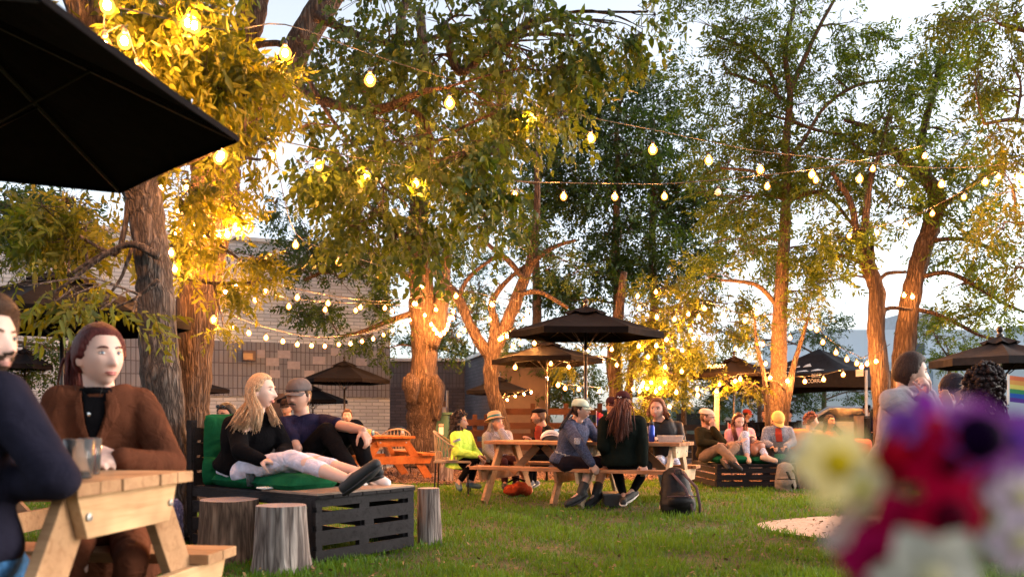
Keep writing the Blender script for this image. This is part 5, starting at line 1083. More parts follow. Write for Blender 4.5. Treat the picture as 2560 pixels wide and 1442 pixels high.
def make_cap(c, body, toW, Mh, hs, part):
    k = c.get('kind', 'ball'); mat = c['mat']; br = -1 if c.get('back') else 1; tlt = c.get('tilt', 0)
    if k in ('ball', 'flat'):
        V = []; n = 28; rows = 9; z0 = .040 if k == 'ball' else .048
        for i in range(rows):
            a = math.pi / 2 * i / (rows - 1)
            for j in range(n):
                p = 2 * math.pi * j / n; rx = .088 * math.cos(a) ** .72; ry = (.106 if k == 'ball' else .112) * math.cos(a) ** .72
                x, y = rx * math.cos(p), ry * math.sin(p) - .006; z = z0 + (.092 if k == 'ball' else .078) * math.sin(a) + (.012 * -y / .1 * -1 * 0) - y * (.10 if br > 0 else -.06) * (1 if k == 'ball' else 1.6)
                V.append(toW((x, y, z)))
        f = [(i * n + j, i * n + (j + 1) % n, (i + 1) * n + (j + 1) % n, (i + 1) * n + j) for i in range(rows - 1) for j in range(n)]
        f.append(tuple(range(n))[::-1])
        o = MB().add(V, f).build('cap', mat, body, smooth=True)
        # brim
        V = []; m_ = 15; 
        for layer in (0, -.004):
            for i in range(4):
                for j in range(m_):
                    a = (j / (m_ - 1) - .5) * 2; x = a * (.078 - .004 * i) ; yb = .098 * math.sqrt(max(0, 1 - (a * .86) ** 2)) ; ext = (.070 if k == 'ball' else .038) * math.sqrt(max(0, 1 - a * a * .9)) * i / 3
                    z = z0 - .004 - (yb + ext) * .10 - ext * .18 - .016 * a * a * (i / 3 + .4) + layer + (.0 if k == 'ball' else -.004)
                    V.append(toW((x, br * (yb + ext) - .006, z if br > 0 else z0 - .004 - ext * .25 - .016 * a * a + layer)))
        f = [(l * 4 * m_ + i * m_ + j, l * 4 * m_ + i * m_ + j + 1, l * 4 * m_ + (i + 1) * m_ + j + 1, l * 4 * m_ + (i + 1) * m_ + j) for l in (0, 1) for i in range(3) for j in range(m_ - 1)]
        f += [(3 * m_ + j, 3 * m_ + j + 1, 7 * m_ + j + 1, 7 * m_ + j) for j in range(m_ - 1)]
        MB().add(V, f).build('brim', c.get('brim', mat), o, smooth=True)
        if c.get('badges'):
            for x, z in ((-.03, .052), (-.015, .058), (-.045, .06)): MB().ell(toW((x, -.112, z)), (.006 * hs, .003 * hs, .006 * hs), 8, 6).build('badge', M_LETTER, o)
    if k == 'straw':
        z0 = .055; prof = [(.072, z0), (.150, z0 - .022), (.152, z0 - .018), (.098, z0 + .012), (.094, z0 + .075), (.070, z0 + .098), (.02, z0 + .088), (.001, z0 + .085)]
        M4 = Mh.to_4x4() @ Matrix.Rotation(R_(12), 4, 'X')
        o = MB().lathe([(r * hs, z * hs) for r, z in prof], toW((0, -.01, 0)), 28, M=M4).build('hat', mat, body, smooth=True)
        MB().lathe([((.099) * hs, (z0 + .014) * hs), (.101 * hs, (z0 + .016) * hs), (.099 * hs, (z0 + .040) * hs), (.095 * hs, (z0 + .042) * hs)], toW((0, -.01, 0)), 28, M=M4).build('hat_band', c['band'], o, smooth=True)
    if k == 'beret':
        M4 = Mh.to_4x4() @ Matrix.Rotation(R_(-6), 4, 'X')
        MB().lathe([(r * hs, z * hs) for r, z in ((.082, .052), (.105, .060), (.112, .075), (.098, .098), (.05, .112), (.005, .114))], toW((0, -.008, .0)), 26, M=M4).build('beret', mat, body, smooth=True)
    if k == 'wide':
        MB().lathe([(r * hs, z * hs) for r, z in ((.08, .05), (.16, .045), (.16, .052), (.095, .06), (.09, .12), (.02, .13))], toW((0, -.008, .0)), 22, M=Mh.to_4x4()).build('hat', mat, body, smooth=True)

F_BLACK = fabric('black_knit', (.0035, .0032, .004), .95, .5); F_NAVY = fabric('navy_tee', (.012, .010, .028), .9, .6); F_NAVYJ = fabric('navy_wool', (.012, .011, .020), .95, .4)
F_BROWN = fabric('brown_wool', (.085, .028, .014), .95, .6, 7); F_LILAC = fabric('pale_lilac_trousers', (.56, .52, .62), .85, .8, 7); F_OLIVE = fabric('olive_knit', (.028, .021, .009), .95, .6)
F_TAUPE = fabric('taupe_corduroy', (.19, .13, .095), .95, .6); F_DENIM = denim('blue_denim', (.035, .042, .075)); F_LDENIM = denim('light_denim', (.26, .30, .40)); F_GDENIM = denim('grey_denim', (.14, .15, .18))
F_NEON = fabric('neon_yellow_shell', (.55, .80, .10), .6, .9, 8); F_PINK = fabric('pink_tee', (.62, .32, .38), .9, .6); F_RED = fabric('red_shirt', (.34, .045, .025), .9, .5); F_ORANGE = fabric('orange_red_jacket', (.70, .12, .05), .7, .6)
F_BEIGE = fabric('beige_jacket', (.38, .24, .14), .9, .6); F_WHITE = fabric('white_trousers', (.62, .58, .58), .9, .6); F_GREY = fabric('grey_marl_hoodie', (.33, .29, .30), .95, .8, 6); F_GREEN_BK = fabric('dark_green_jacket', (.0045, .007, .0055), .9, .4)
F_SHORT = fabric('black_shorts', (.012, .009, .014), .8, .4); F_JEANS = denim('mid_jeans', (.03, .09, .19)); F_SCARF = fabric('red_scarf', (.22, .035, .02), .95, .6); F_MAROON = fabric('maroon_cap', (.04, .014, .016), .9, .3); F_MINT = fabric('mint_cap', (.42, .52, .44), .9, .3)
F_CREAM = fabric('cream_cap', (.58, .44, .36), .9, .3); F_YEL = fabric('yellow_orange_cap', (.80, .46, .14), .9, .3); F_GCAP = fabric('grey_brown_cap', (.10, .085, .085), .9, .3); F_BERET = fabric('black_beret', (.012, .008, .008), .9, .3)
F_STRIPE = stripes('striped_blouse', (.50, .46, .48), (.10, .08, .11), 24, (0, 0, R_(20))); F_STRAW = plain('straw', (.46, .28, .15), .9, bumpk=.4); F_TEAL = plain('teal_band', (.02, .16, .16), .8); F_SHOEW = plain('white_shoe', (.62, .60, .60), .6); F_SHOEB = plain('black_shoe', (.012, .012, .014), .7); F_SOLEW = plain('white_sole', (.6, .56, .52), .7)
F_SHOEG = plain('grey_trainer', (.20, .22, .26), .8); F_SHOET = plain('teal_trainer', (.05, .10, .12), .8); F_SHOEC = plain('cream_shoe', (.50, .34, .24), .8)

V3 = Vector
# woman in brown coat (near left)
woman_b, Pb, tWb = person('woman with dark red ponytail in brown wool coat, elbows on the near table', 3.35,
    dict(head=(250, 892, 0), shl=(152, 1005, -.05), shr=(352, 1010, .10), pelvis=(260, 1330, .15), ell=(120, 1150, -.12), wrl=(205, 1170, -.30), elr=(428, 1165, -.02), wrr=(298, 1148, -.27), knl=(180, 1370, -.35), knr=(330, 1400, -.35), anl=(170, 1560, -.3), anr=(300, 1560, -.3)),
    yaw=54, pitch=1, roll=2, s=1.04, hs=1.09, sk='pale', fem=True, top=F_BROWN, bot=F_BROWN, vox=.0075, lips=M_LIP, collar=F_BLACK, collar_r=.022, flare=.06, tk=1.14, curl=(.9, .75), hem=.20,
    hdir=((V3((.8, -.1, .35)), V3((-.2, -.5, 1)), -1), (V3((-1, -.25, .25)), V3((.1, -.8, .6)), -1)),
    hair=dict(col=(.075, .014, .013), t=.018, front=.66, low=.35, seed=4, guides=[(((110, 250), (40, 95)), [(-.01, -.112, .00, 0), (186, 890, 3.46), (182, 985, 3.46)], 90, .020, .007), (((100, 260), (20, 75)), [(.0, -.115, .02, 0), (-.01, -.125, .00, 0)], 60, .008, .006)]),
    eyes=plain('iris_grey_blue', (.10, .12, .15), .15))
mb = MB(); [mb.tube([Pb['chest'].lerp(Pb['neck'], .55) + V3((-.06 + .12 * k, -.085 - .02 * math.sin(math.pi * k), .02 - .14 * math.sin(math.pi * k))) for k in np.linspace(0, 1, 9)], .0008, 4)]
necklace = mb.build('necklace', M_STEELB, woman_b, smooth=True); MB().ell(U(222, 1035, 3.13), (.006, .002, .008), 10, 8).build('pendant', M_CHROME, necklace)
coat_b = [o for o in woman_b.children if o.name.startswith('top')][0]
patch('black_jumper', coat_b, [(204, 975), (226, 992), (252, 992), (268, 972), (262, 1040), (232, 1122), (212, 1060)], F_BLACK, woman_b)
patch('lapel', coat_b, [(268, 972), (290, 990), (300, 1030), (262, 1100), (234, 1122), (262, 1040)], F_BROWN, woman_b, .016)
patch('lapel', coat_b, [(204, 978), (188, 1000), (192, 1060), (214, 1110), (231, 1122), (212, 1050)], F_BROWN, woman_b, .016)
MB().capsule(U(318, 1012, 3.36), U(366, 1024, 3.40), .016, .016, 8, flat=.5).build('epaulette', F_BROWN, woman_b, smooth=True)
# near man at the left edge
person('man in dark navy jacket leaning his forearm on the near table at the left edge', 2.42,
    dict(head=(-40, 852, 0), shl=(-250, 1000, .02), shr=(6, 988, -.06), pelvis=(-110, 1390, -.05), ell=(-300, 1200, 0), wrl=(-160, 1230, .0), elr=(142, 1196, -.12), wrr=(-40, 1215, .1), knl=(-60, 1420, .4), knr=(30, 1430, .35), anl=(-40, 1650, .3), anr=(40, 1660, .3)),
    yaw=74, pitch=-2, s=1.02, hs=1.0, sk='pale', top=F_NAVYJ, bot=F_JEANS, vox=.0085, tk=1.22, beard=dict(col=(.05, .03, .02), t=.003), hair=dict(col=(.05, .025, .015), t=.022, front=.66, low=.4, vol=.02), collar=F_BLACK)
# blonde woman on the lounge
person('blonde woman in black jumper and lilac trousers lounging on the near pallet seat', 6.15,
    dict(head=(652, 978, 0), shl=(588, 1060, .08), shr=(676, 1052, .12), pelvis=(598, 1176, .12), ell=(602, 1128, -.24), wrl=(652, 1150, -.30), elr=(716, 1124, .18), wrr=(700, 1134, -.10), hipl=(606, 1180, .0), knl=(730, 1146, -.35), anl=(868, 1198, -.62), tol=(930, 1160, -.68), hipr=(618, 1180, .22), knr=(770, 1152, .05), anr=(888, 1178, -.35), tor=(940, 1175, -.45)),
    yaw=84, pitch=0, s=1.12, hs=1.13, sk='pale', fem=True, top=F_BLACK, bot=F_LILAC, leg='crop', shoes=(F_SHOEB, F_SHOEB), vox=.0085, lips=M_LIP, tk=1.12, curl=(1.1, 1.1), hdir=((V3((1, .0, -.1)), V3((0, -.3, 1)), 1), (V3((.9, -.3, .0)), V3((0, -.2, 1)), 1)), collar=F_BLACK, patches=[('bare_shoulder', [(596, 1052), (610, 1038), (628, 1040), (640, 1056), (634, 1074), (612, 1082), (598, 1072)], SK['pale'])],
    hair=dict(col=(.42, .27, .16), t=.012, front=.66, low=.5, seed=5, guides=[(((110, 250), (5, 95)), [(634, 1000, 6.16), (614, 1036, 6.12), (598, 1068, 6.02)], 380, .030, .004), (((55, 120), (0, 70)), [(.094, -.03, -.03, 0), (640, 1030, 6.00), (636, 1064, 5.98)], 300, .020, .004), (((240, 320), (5, 60)), [(-.09, .0, -.05, 0), (680, 1036, 6.22), (688, 1058, 6.16)], 90, .014, .004)]))
# man with cap
person('moustached man in grey cap and navy T-shirt on the near pallet seat', 6.55,
    dict(head=(746, 990, 0), shl=(706, 1062, -.06), shr=(806, 1056, .10), pelvis=(742, 1176, .10), ell=(742, 1120, -.22), wrl=(690, 1170, -.25), elr=(862, 1066, -.10), wrr=(908, 1074, -.22), hipl=(738, 1176, .0), knl=(816, 1078, -.10), anl=(880, 1176, -.35), tol=(905, 1190, -.40), hipr=(760, 1172, .2), knr=(888, 1072, -.05), anr=(920, 1170, -.22), tor=(962, 1200, -.32)),
    yaw=-14, pitch=0, s=1.12, hs=1.14, sk='ruddy', top=F_NAVY, bot=F_BLACK, sleeve='short', leg='long', shoes=(F_SHOEW, F_SOLEW), vox=.0085, curl=(.4, 1.0), hdir=(None, (V3((.5, -.3, -.75)), V3((.6, -.5, .5)), 1)),
    hair=dict(col=(.055, .03, .02), t=.009, front=.66, low=.5, mo=1), cap=dict(kind='ball', mat=F_GCAP))
# heads peeping behind the lounge
person('dark haired person with sunglasses pushed up, peeping out behind the green back cushion', 7.6,
    dict(head=(566, 1040, 0), shl=(520, 1100, 0), shr=(600, 1100, 0), pelvis=(560, 1200, .05), ell=(515, 1160, 0), wrl=(540, 1190, -.1), elr=(605, 1160, 0), wrr=(580, 1190, -.1)), yaw=-20, s=1.0, sk='tan', top=F_BLACK, hair=dict(col=(.02, .015, .012), t=.016, front=.55), glasses='head', vox=.011, hands=False)
person('person in black cap peeping out behind the man in the grey cap', 11.5,
    dict(head=(716, 1018, 0), shl=(690, 1062, 0), shr=(745, 1062, 0), pelvis=(718, 1130, .0), ell=(688, 1100, 0), wrl=(700, 1130, -.1), elr=(748, 1100, 0), wrr=(735, 1130, -.1)), yaw=-10, s=1.0, sk='tan', top=F_NAVY, hair=dict(col=(.02, .015, .012), t=.010), cap=dict(kind='ball', mat=F_BERET), vox=.012, hands=False)
person('person in dark top seated at the orange table, mostly hidden behind the raised knee', 13.0,
    dict(head=(868, 1040, 0), shl=(842, 1070, 0), shr=(896, 1070, 0), pelvis=(868, 1128, .1), ell=(838, 1100, -.1), wrl=(860, 1106, -.25), elr=(900, 1100, -.1), wrr=(880, 1104, -.25)), yaw=10, s=.95, sk='fair', top=F_BLACK, hair=dict(col=(.10, .05, .03), t=.014), vox=.012, hands=True)
# neon jacket woman
person('woman in neon yellow jacket with sunglasses on her dark hair, on the wicker chair', 11.0,
    dict(head=(1149, 1055, 0), shl=(1138, 1090, -.16), shr=(1168, 1088, .16), pelvis=(1146, 1162, .03), ell=(1142, 1130, -.22), wrl=(1192, 1138, -.16), elr=(1184, 1122, .20), wrr=(1200, 1140, .02), hipl=(1152, 1160, -.09), knl=(1186, 1148, -.14), anl=(1146, 1206, -.16), tol=(1150, 1218, -.30), hipr=(1152, 1160, .1), knr=(1190, 1146, .1), anr=(1176, 1206, .05), tor=(1196, 1212, -.06)),
    yaw=80, pitch=2, s=.98, hs=1.05, sk='tan', fem=True, top=F_NEON, bot=F_BLACK, leg='ankle', shoes=(F_SHOET, None), vox=.010, tk=1.2, glasses='head', collar=F_NEON, hem=.03, patches=[('reflective_tape', [(1132, 1100), (1150, 1094), (1151, 1101), (1133, 1107)], F_GDENIM)],
    hair=dict(col=(.022, .014, .014), t=.020, front=.62, low=.6, style='curly', n=240, fluff=.36, guides=[(((70, 260), (20, 95)), [(1138, 1068, 10.96), (1136, 1088, 10.92)], 90, .045, .011)]))
# straw hat woman
person('grey haired woman in straw hat and striped blouse, chin on her hand', 11.3,
    dict(head=(1240, 1055, 0), shl=(1218, 1092, -.10), shr=(1268, 1088, .16), pelvis=(1240, 1150, .05), ell=(1218, 1126, -.10), wrl=(1244, 1150, -.2), elr=(1272, 1112, -.22), wrr=(1252, 1076, -.16), hipl=(1236, 1150, -.05), knl=(1258, 1154, -.4), anl=(1262, 1206, -.35), tol=(1262, 1214, -.5), hipr=(1250, 1150, .1), knr=(1285, 1150, -.3), anr=(1290, 1204, -.2), tor=(1300, 1212, -.35)),
    yaw=48, pitch=2, s=1.05, hs=1.02, sk='ruddy', fem=True, top=F_STRIPE, bot=F_MAROON, shoes=(F_SHOEB, None), vox=.010, tk=1.22, curl=(.6, 1.3), hdir=(None, (V3((-.25, 0, 1)), V3((.3, -1, 0)), 1)),
    hair=dict(col=(.22, .18, .16), t=.014, front=.5, low=.5, guides=[(((80, 240), (50, 100)), [(1226, 1075, 11.24), (1222, 1090, 11.2)], 80, .03, .009)]), cap=dict(kind='straw', mat=F_STRAW, band=F_TEAL))
# beret man
person('man in black beret with red scarf, in profile behind the left table', 11.6,
    dict(head=(1347, 1040, 0), shl=(1346, 1078, -.16), shr=(1374, 1078, .18), pelvis=(1368, 1152, .05), ell=(1352, 1116, -.2), wrl=(1330, 1100, -.26), elr=(1384, 1116, .2), wrr=(1345, 1106, .0), hipl=(1364, 1150, -.1), knl=(1325, 1150, -.15), anl=(1322, 1204, -.15), tol=(1306, 1214, -.2), hipr=(1364, 1150, .1), knr=(1330, 1148, .12), anr=(1334, 1204, .1), tor=(1318, 1214, .1)),
    yaw=-82, pitch=2, s=1.02, hs=1.0, sk='ruddy', top=F_BLACK, bot=F_BLACK, shoes=(F_SHOEG, F_SOLEW), vox=.010, tk=1.2, curl=(.5, .5), hair=dict(col=(.14, .07, .04), t=.014, front=.62, low=.7), cap=dict(kind='beret', mat=F_BERET), beard=dict(col=(.25, .17, .13), t=.003), collar=F_SCARF, collar_r=.034, patches=[('scarf_end', [(1338, 1062), (1356, 1066), (1352, 1108), (1336, 1104)], F_SCARF)], rev=True)
# jean jacket person
person('person in blue denim jacket, mint cap and black shorts on the front bench', 9.35,
    dict(head=(1452, 1024, 0), shl=(1418, 1066, -.04), shr=(1462, 1058, .24), pelvis=(1408, 1160, .05), ell=(1446, 1108, -.28), wrl=(1480, 1160, -.30), elr=(1490, 1092, .20), wrr=(1516, 1100, .30), hipl=(1414, 1158, -.08), knl=(1478, 1164, -.05), anl=(1452, 1232, -.14), tol=(1420, 1254, -.22), hipr=(1424, 1156, .14), knr=(1510, 1160, .2), anr=(1490, 1235, .05), tor=(1470, 1256, -.05)),
    yaw=70, pitch=0, s=1.06, hs=1.0, sk='fair', fem=True, top=F_DENIM, bot=F_SHORT, leg='short', boot=True, patches=[('waistband', [(1372, 1118), (1398, 1128), (1440, 1142), (1438, 1149), (1394, 1136), (1369, 1126)], F_GDENIM), ('pocket_seam', [(1436, 1094), (1452, 1096), (1450, 1112), (1436, 1110)], F_GDENIM)], shoes=(F_SHOEB, F_SHOEB), vox=.0095, tk=1.24, glasses='thin', collar=F_DENIM, curl=(.9, .5), hdir=((V3((.5, -.2, -.8)), V3((-.2, -1, 0)), 1), None),
    hair=dict(col=(.028, .014, .012), t=.010, front=.6, low=.55, guides=[(((140, 220), (60, 90)), [(1424, 1032, 9.32), (1408, 1058, 9.25), (1398, 1072, 9.2)], 40, .010, .007)]), cap=dict(kind='ball', mat=F_MINT))
# long hair, back to camera
person('person with long brown hair and maroon cap sitting with back to the camera', 9.1,
    dict(head=(1556, 1008, .05), shl=(1514, 1056, 0), shr=(1596, 1056, 0), pelvis=(1552, 1158, .02), ell=(1508, 1116, -.06), wrl=(1518, 1140, .12), elr=(1606, 1112, -.06), wrr=(1608, 1160, -.12), hipl=(1536, 1160, .1), knl=(1540, 1164, .42), anl=(1558, 1236, .20), tol=(1558, 1250, -.02), hipr=(1570, 1160, .1), knr=(1618, 1164, .40), anr=(1582, 1226, .25), tor=(1562, 1244, .10)),
    yaw=172, pitch=-4, s=1.10, hs=1.06, sk='fair', fem=True, top=F_GREEN_BK, bot=F_BLACK, shoes=(F_SHOEB, F_SOLEW), vox=.0095, tk=1.26, face=False, rev=True, curl=(1.0, 1.0), hdir=((V3((-.1, -.3, -1)), V3((0, -1, .2)), -1), (V3((.1, -.3, -1)), V3((0, -1, .2)), 1)),
    hair=dict(col=(.085, .030, .022), t=.012, front=.6, low=.8, guides=[(((100, 260), (50, 110)), [(.0, -.125, -.05, 0), (1552, 1046, 8.93), (1548, 1082, 8.93)], 420, .050, .0055), (((150, 250), (60, 100)), [(1532, 1026, 8.98), (1520, 1046, 8.92)], 50, .014, .008)]), cap=dict(kind='ball', mat=F_MAROON, badges=1))
# leather jacket woman
person('woman with wavy brown hair in black leather jacket beside the blue bottle', 10.6,
    dict(head=(1643, 1024, 0), shl=(1624, 1068, -.04), shr=(1694, 1066, .05), pelvis=(1664, 1152, .10), ell=(1620, 1104, -.1), wrl=(1632, 1096, -.34), elr=(1704, 1106, -.08), wrr=(1672, 1096, -.36), hipl=(1650, 1152, .0), knl=(1650, 1156, -.4), anl=(1660, 1215, -.3), tol=(1655, 1228, -.45), hipr=(1678, 1150, .0), knr=(1688, 1158, -.42), anr=(1680, 1212, -.25), tor=(1680, 1226, -.4)),
    yaw=-26, pitch=2, roll=-3, s=1.05, hs=1.20, sk='fair', fem=True, top=M_LEATHER_BLACK, bot=F_LDENIM, shoes=(F_SHOEB, None), vox=.010, tk=1.16, lips=M_LIP,
    hair=dict(col=(.16, .065, .035), t=.015, front=.74, low=.5, vol=.010, guides=[(((210, 290), (10, 85)), [(-.100, .01, -.03, 0), (1670, 1044, 10.56)], 80, .014, .010), (((70, 150), (10, 85)), [(.094, .02, -.03, 0), (1624, 1040, 10.52)], 50, .008, .009), (((150, 210), (20, 90)), [(1650, 1040, 10.72), (1652, 1052, 10.72)], 40, .03, .009)]))
person('person in dark cap almost hidden behind the long haired person', 11.4,
    dict(head=(1530, 1014, 0), shl=(1505, 1058, 0), shr=(1552, 1058, 0), pelvis=(1530, 1150, .1), ell=(1500, 1100, -.1), wrl=(1520, 1096, -.3), elr=(1556, 1100, -.1), wrr=(1545, 1096, -.3)), yaw=10, s=1.0, sk='tan', top=F_BLACK, hair=dict(col=(.03, .02, .015), t=.010), cap=dict(kind='ball', mat=F_MAROON), vox=.012, hands=False)
# lounge row on the far pallet
person('man in cream flat cap, glasses and olive jumper lounging, hand on chin', 12.4,
    dict(head=(1768, 1043, 0), shl=(1748, 1078, -.05), shr=(1784, 1080, .14), pelvis=(1768, 1140, .05), ell=(1750, 1106, -.14), wrl=(1792, 1108, -.2), elr=(1806, 1104, -.12), wrr=(1780, 1068, -.14), hipl=(1762, 1140, -.05), knl=(1800, 1120, -.35), anl=(1836, 1154, -.62), tol=(1850, 1168, -.66), hipr=(1780, 1138, .1), knr=(1838, 1118, -.3), anr=(1812, 1150, -.5), tor=(1820, 1165, -.6)),
    yaw=58, pitch=0, s=1.08, hs=1.10, sk='ruddy', top=F_OLIVE, bot=F_TAUPE, shoes=(F_SHOEB, None), vox=.0105, tk=1.14, glasses='thin', curl=(.5, 1.4), hdir=(None, (V3((-.1, -.1, 1)), V3((0, -1, 0)), 1)), hair=dict(col=(.10, .05, .03), t=.006, front=.6, low=.5), cap=dict(kind='flat', mat=F_CREAM), beard=dict(col=(.22, .11, .06), t=.005))
person('woman with long dark red hair in pink T-shirt looking down, far pallet', 12.7,
    dict(head=(1846, 1052, 0), shl=(1824, 1082, -.08), shr=(1874, 1080, .08), pelvis=(1848, 1140, .0), ell=(1822, 1110, -.12), wrl=(1850, 1104, -.34), elr=(1884, 1106, -.05), wrr=(1878, 1092, -.3), hipl=(1840, 1140, -.1), knl=(1862, 1086, -.42), anl=(1868, 1140, -.62), tol=(1872, 1150, -.72), hipr=(1856, 1140, .0), knr=(1895, 1112, -.35), anr=(1915, 1140, -.7), tor=(1936, 1148, -.72)),
    yaw=8, pitch=-22, s=1.06, hs=1.10, sk='pale', fem=True, top=F_PINK, bot=F_LDENIM, sleeve='short', leg='ankle', shoes=(F_SHOEC, F_SHOEB), vox=.0105, tk=1.12, lips=M_LIP,
    hair=dict(col=(.075, .018, .014), t=.012, front=.72, low=.5, guides=[(((60, 160), (10, 85)), [(.09, .02, -.06, 0), (1836, 1080, 12.50), (1840, 1104, 12.44)], 90, .016, .009), (((200, 290), (10, 85)), [(-.090, .03, -.05, 0), (1862, 1078, 12.50), (1866, 1088, 12.46)], 60, .012, .009), (((150, 210), (30, 90)), [(1846, 1070, 12.85), (1844, 1090, 12.82)], 40, .03, .008)]))
person('bearded man in orange yellow cap, grey denim jacket and red shirt using a phone', 12.6,
    dict(head=(1944, 1052, 0), shl=(1918, 1076, 0), shr=(1972, 1076, .02), pelvis=(1946, 1140, .10), ell=(1910, 1106, -.08), wrl=(1932, 1116, -.36), elr=(1982, 1106, -.08), wrr=(1962, 1116, -.36), hipl=(1934, 1140, .0), knl=(1920, 1130, -.4), anl=(1930, 1150, -.6), hipr=(1958, 1140, .0), knr=(1975, 1132, -.4), anr=(1965, 1155, -.6)),
    yaw=0, pitch=-34, s=1.06, hs=1.14, sk='tan', top=F_GDENIM, bot=F_BLACK, vox=.0105, tk=1.16, collar=F_GDENIM, patches=[('red_shirt', [(1937, 1070), (1953, 1070), (1956, 1090), (1957, 1104), (1940, 1104), (1938, 1090)], F_RED)], curl=(.7, .7), hair=dict(col=(.03, .018, .012), t=.008, front=.6, low=.5), cap=dict(kind='ball', mat=F_YEL), beard=dict(col=(.05, .02, .012), t=.016, mo=1))
person('person with curly auburn hair in beige jacket leaning on an orange cushion', 13.2,
    dict(head=(2028, 1052, 0), shl=(2014, 1088, -.10), shr=(2046, 1086, .14), pelvis=(2034, 1140, .05), ell=(2020, 1116, -.16), wrl=(2060, 1112, -.3), elr=(2064, 1112, .0), wrr=(2072, 1106, -.2), hipl=(2036, 1138, -.1), knl=(2082, 1102, -.3), anl=(2090, 1150, -.4), hipr=(2044, 1138, .1), knr=(2096, 1104, -.05), anr=(2110, 1150, -.2)),
    yaw=80, s=1.06, hs=1.05, sk='fair', top=F_BEIGE, bot=F_WHITE, vox=.0105, tk=1.16, collar=F_BEIGE, hair=dict(col=(.11, .030, .022), t=.016, front=.5, low=.35, style='curly', n=200, fluff=.28, cut=.12))
person('woman with long black hair in orange red jacket beside the beige jacket', 13.9,
    dict(head=(2074, 1054, 0), shl=(2058, 1088, -.04), shr=(2096, 1088, .08), pelvis=(2080, 1140, .05), ell=(2056, 1114, -.1), wrl=(2080, 1118, -.3), elr=(2106, 1112, -.05), wrr=(2096, 1118, -.3)),
    yaw=24, s=1.05, hs=1.05, sk='brown', fem=True, top=F_ORANGE, vox=.0105, tk=1.14, lips=M_LIP, hair=dict(col=(.010, .007, .010), t=.013, front=.62, low=.5, guides=[(((60, 160), (10, 85)), [(.090, .0, -.05, 0), (2060, 1078, 13.8)], 60, .014, .010), (((200, 300), (10, 85)), [(-.09, .0, -.05, 0), (2096, 1078, 13.8), (2104, 1084, 13.8)], 70, .018, .010)]))
# right table group
person('man in grey hoodie with hands at his mouth at the right hand table', 5.6,
    dict(head=(2276, 932, 0), shl=(2232, 1000, -.18), shr=(2300, 990, .20), pelvis=(2222, 1178, .05), ell=(2324, 1060, -.30), wrl=(2312, 992, -.20), elr=(2352, 1058, .12), wrr=(2318, 985, -.02), hipl=(2228, 1180, -.1), knl=(2360, 1180, -.15), anl=(2330, 1360, -.1), hipr=(2236, 1178, .1), knr=(2370, 1176, .12), anr=(2360, 1350, .1)),
    yaw=76, pitch=-4, s=1.14, hs=1.10, sk='fair', top=F_GREY, bot=F_MAROON, vox=.009, tk=1.22, collar=F_GREY, collar_r=.042, curl=(1.2, 1.2), hdir=((V3((.05, -.2, 1)), V3((1, -.3, 0)), 1), (V3((-.1, .0, 1)), V3((1, .2, 0)), 1)),
    hair=dict(col=(.035, .016, .012), t=.016, front=.60, low=.62, vol=.008), wr=1.8)
person('woman with sunglasses on her straight dark hair touching her hair at the right hand table', 6.6,
    dict(head=(2384, 972, 0), shl=(2340, 1034, -.05), shr=(2408, 1040, .18), pelvis=(2360, 1170, .1), ell=(2392, 1090, -.28), wrl=(2376, 1020, -.30), elr=(2430, 1090, .1), wrr=(2440, 1120, -.1)),
    yaw=66, s=1.05, hs=1.05, sk='tan', fem=True, top=fabric('dusky_shirt', (.10, .08, .12), .9, .5), sleeve='none', vox=.010, glasses='head', curl=(.35, .5), hdir=((V3((-.45, -.1, 1)), V3((-.2, -1, 0)), 1), None), lips=M_LIP,
    hair=dict(col=(.014, .010, .018), t=.013, front=.62, low=.6, guides=[(((60, 260), (5, 95)), [(2362, 1000, 6.54), (2352, 1032, 6.5)], 170, .032, .008)]))
person('woman with big dark curly hair and bare shoulder at the right hand table', 5.9,
    dict(head=(2462, 976, 0), shl=(2440, 1060, -.12), shr=(2500, 1046, .14), pelvis=(2452, 1190, .05), ell=(2502, 1096, -.26), wrl=(2560, 1110, -.3), elr=(2545, 1090, .1), wrr=(2590, 1110, .1)),
    yaw=118, pitch=-4, s=1.05, hs=1.05, sk='pale', fem=True, top=F_BLACK, sleeve='none', vox=.010, face=False, tk=1.05,
    hair=dict(col=(.020, .010, .010), t=.022, front=.5, low=.9, style='curly', n=620, fluff=.75, cut=-.25, guides=[(((60, 330), (20, 110)), [(2440, 1010, 5.9), (2446, 1040, 5.85)], 90, .062, .010), (((60, 200), (20, 110)), [(2492, 1000, 5.9), (2496, 1020, 5.9)], 60, .04, .010)]))
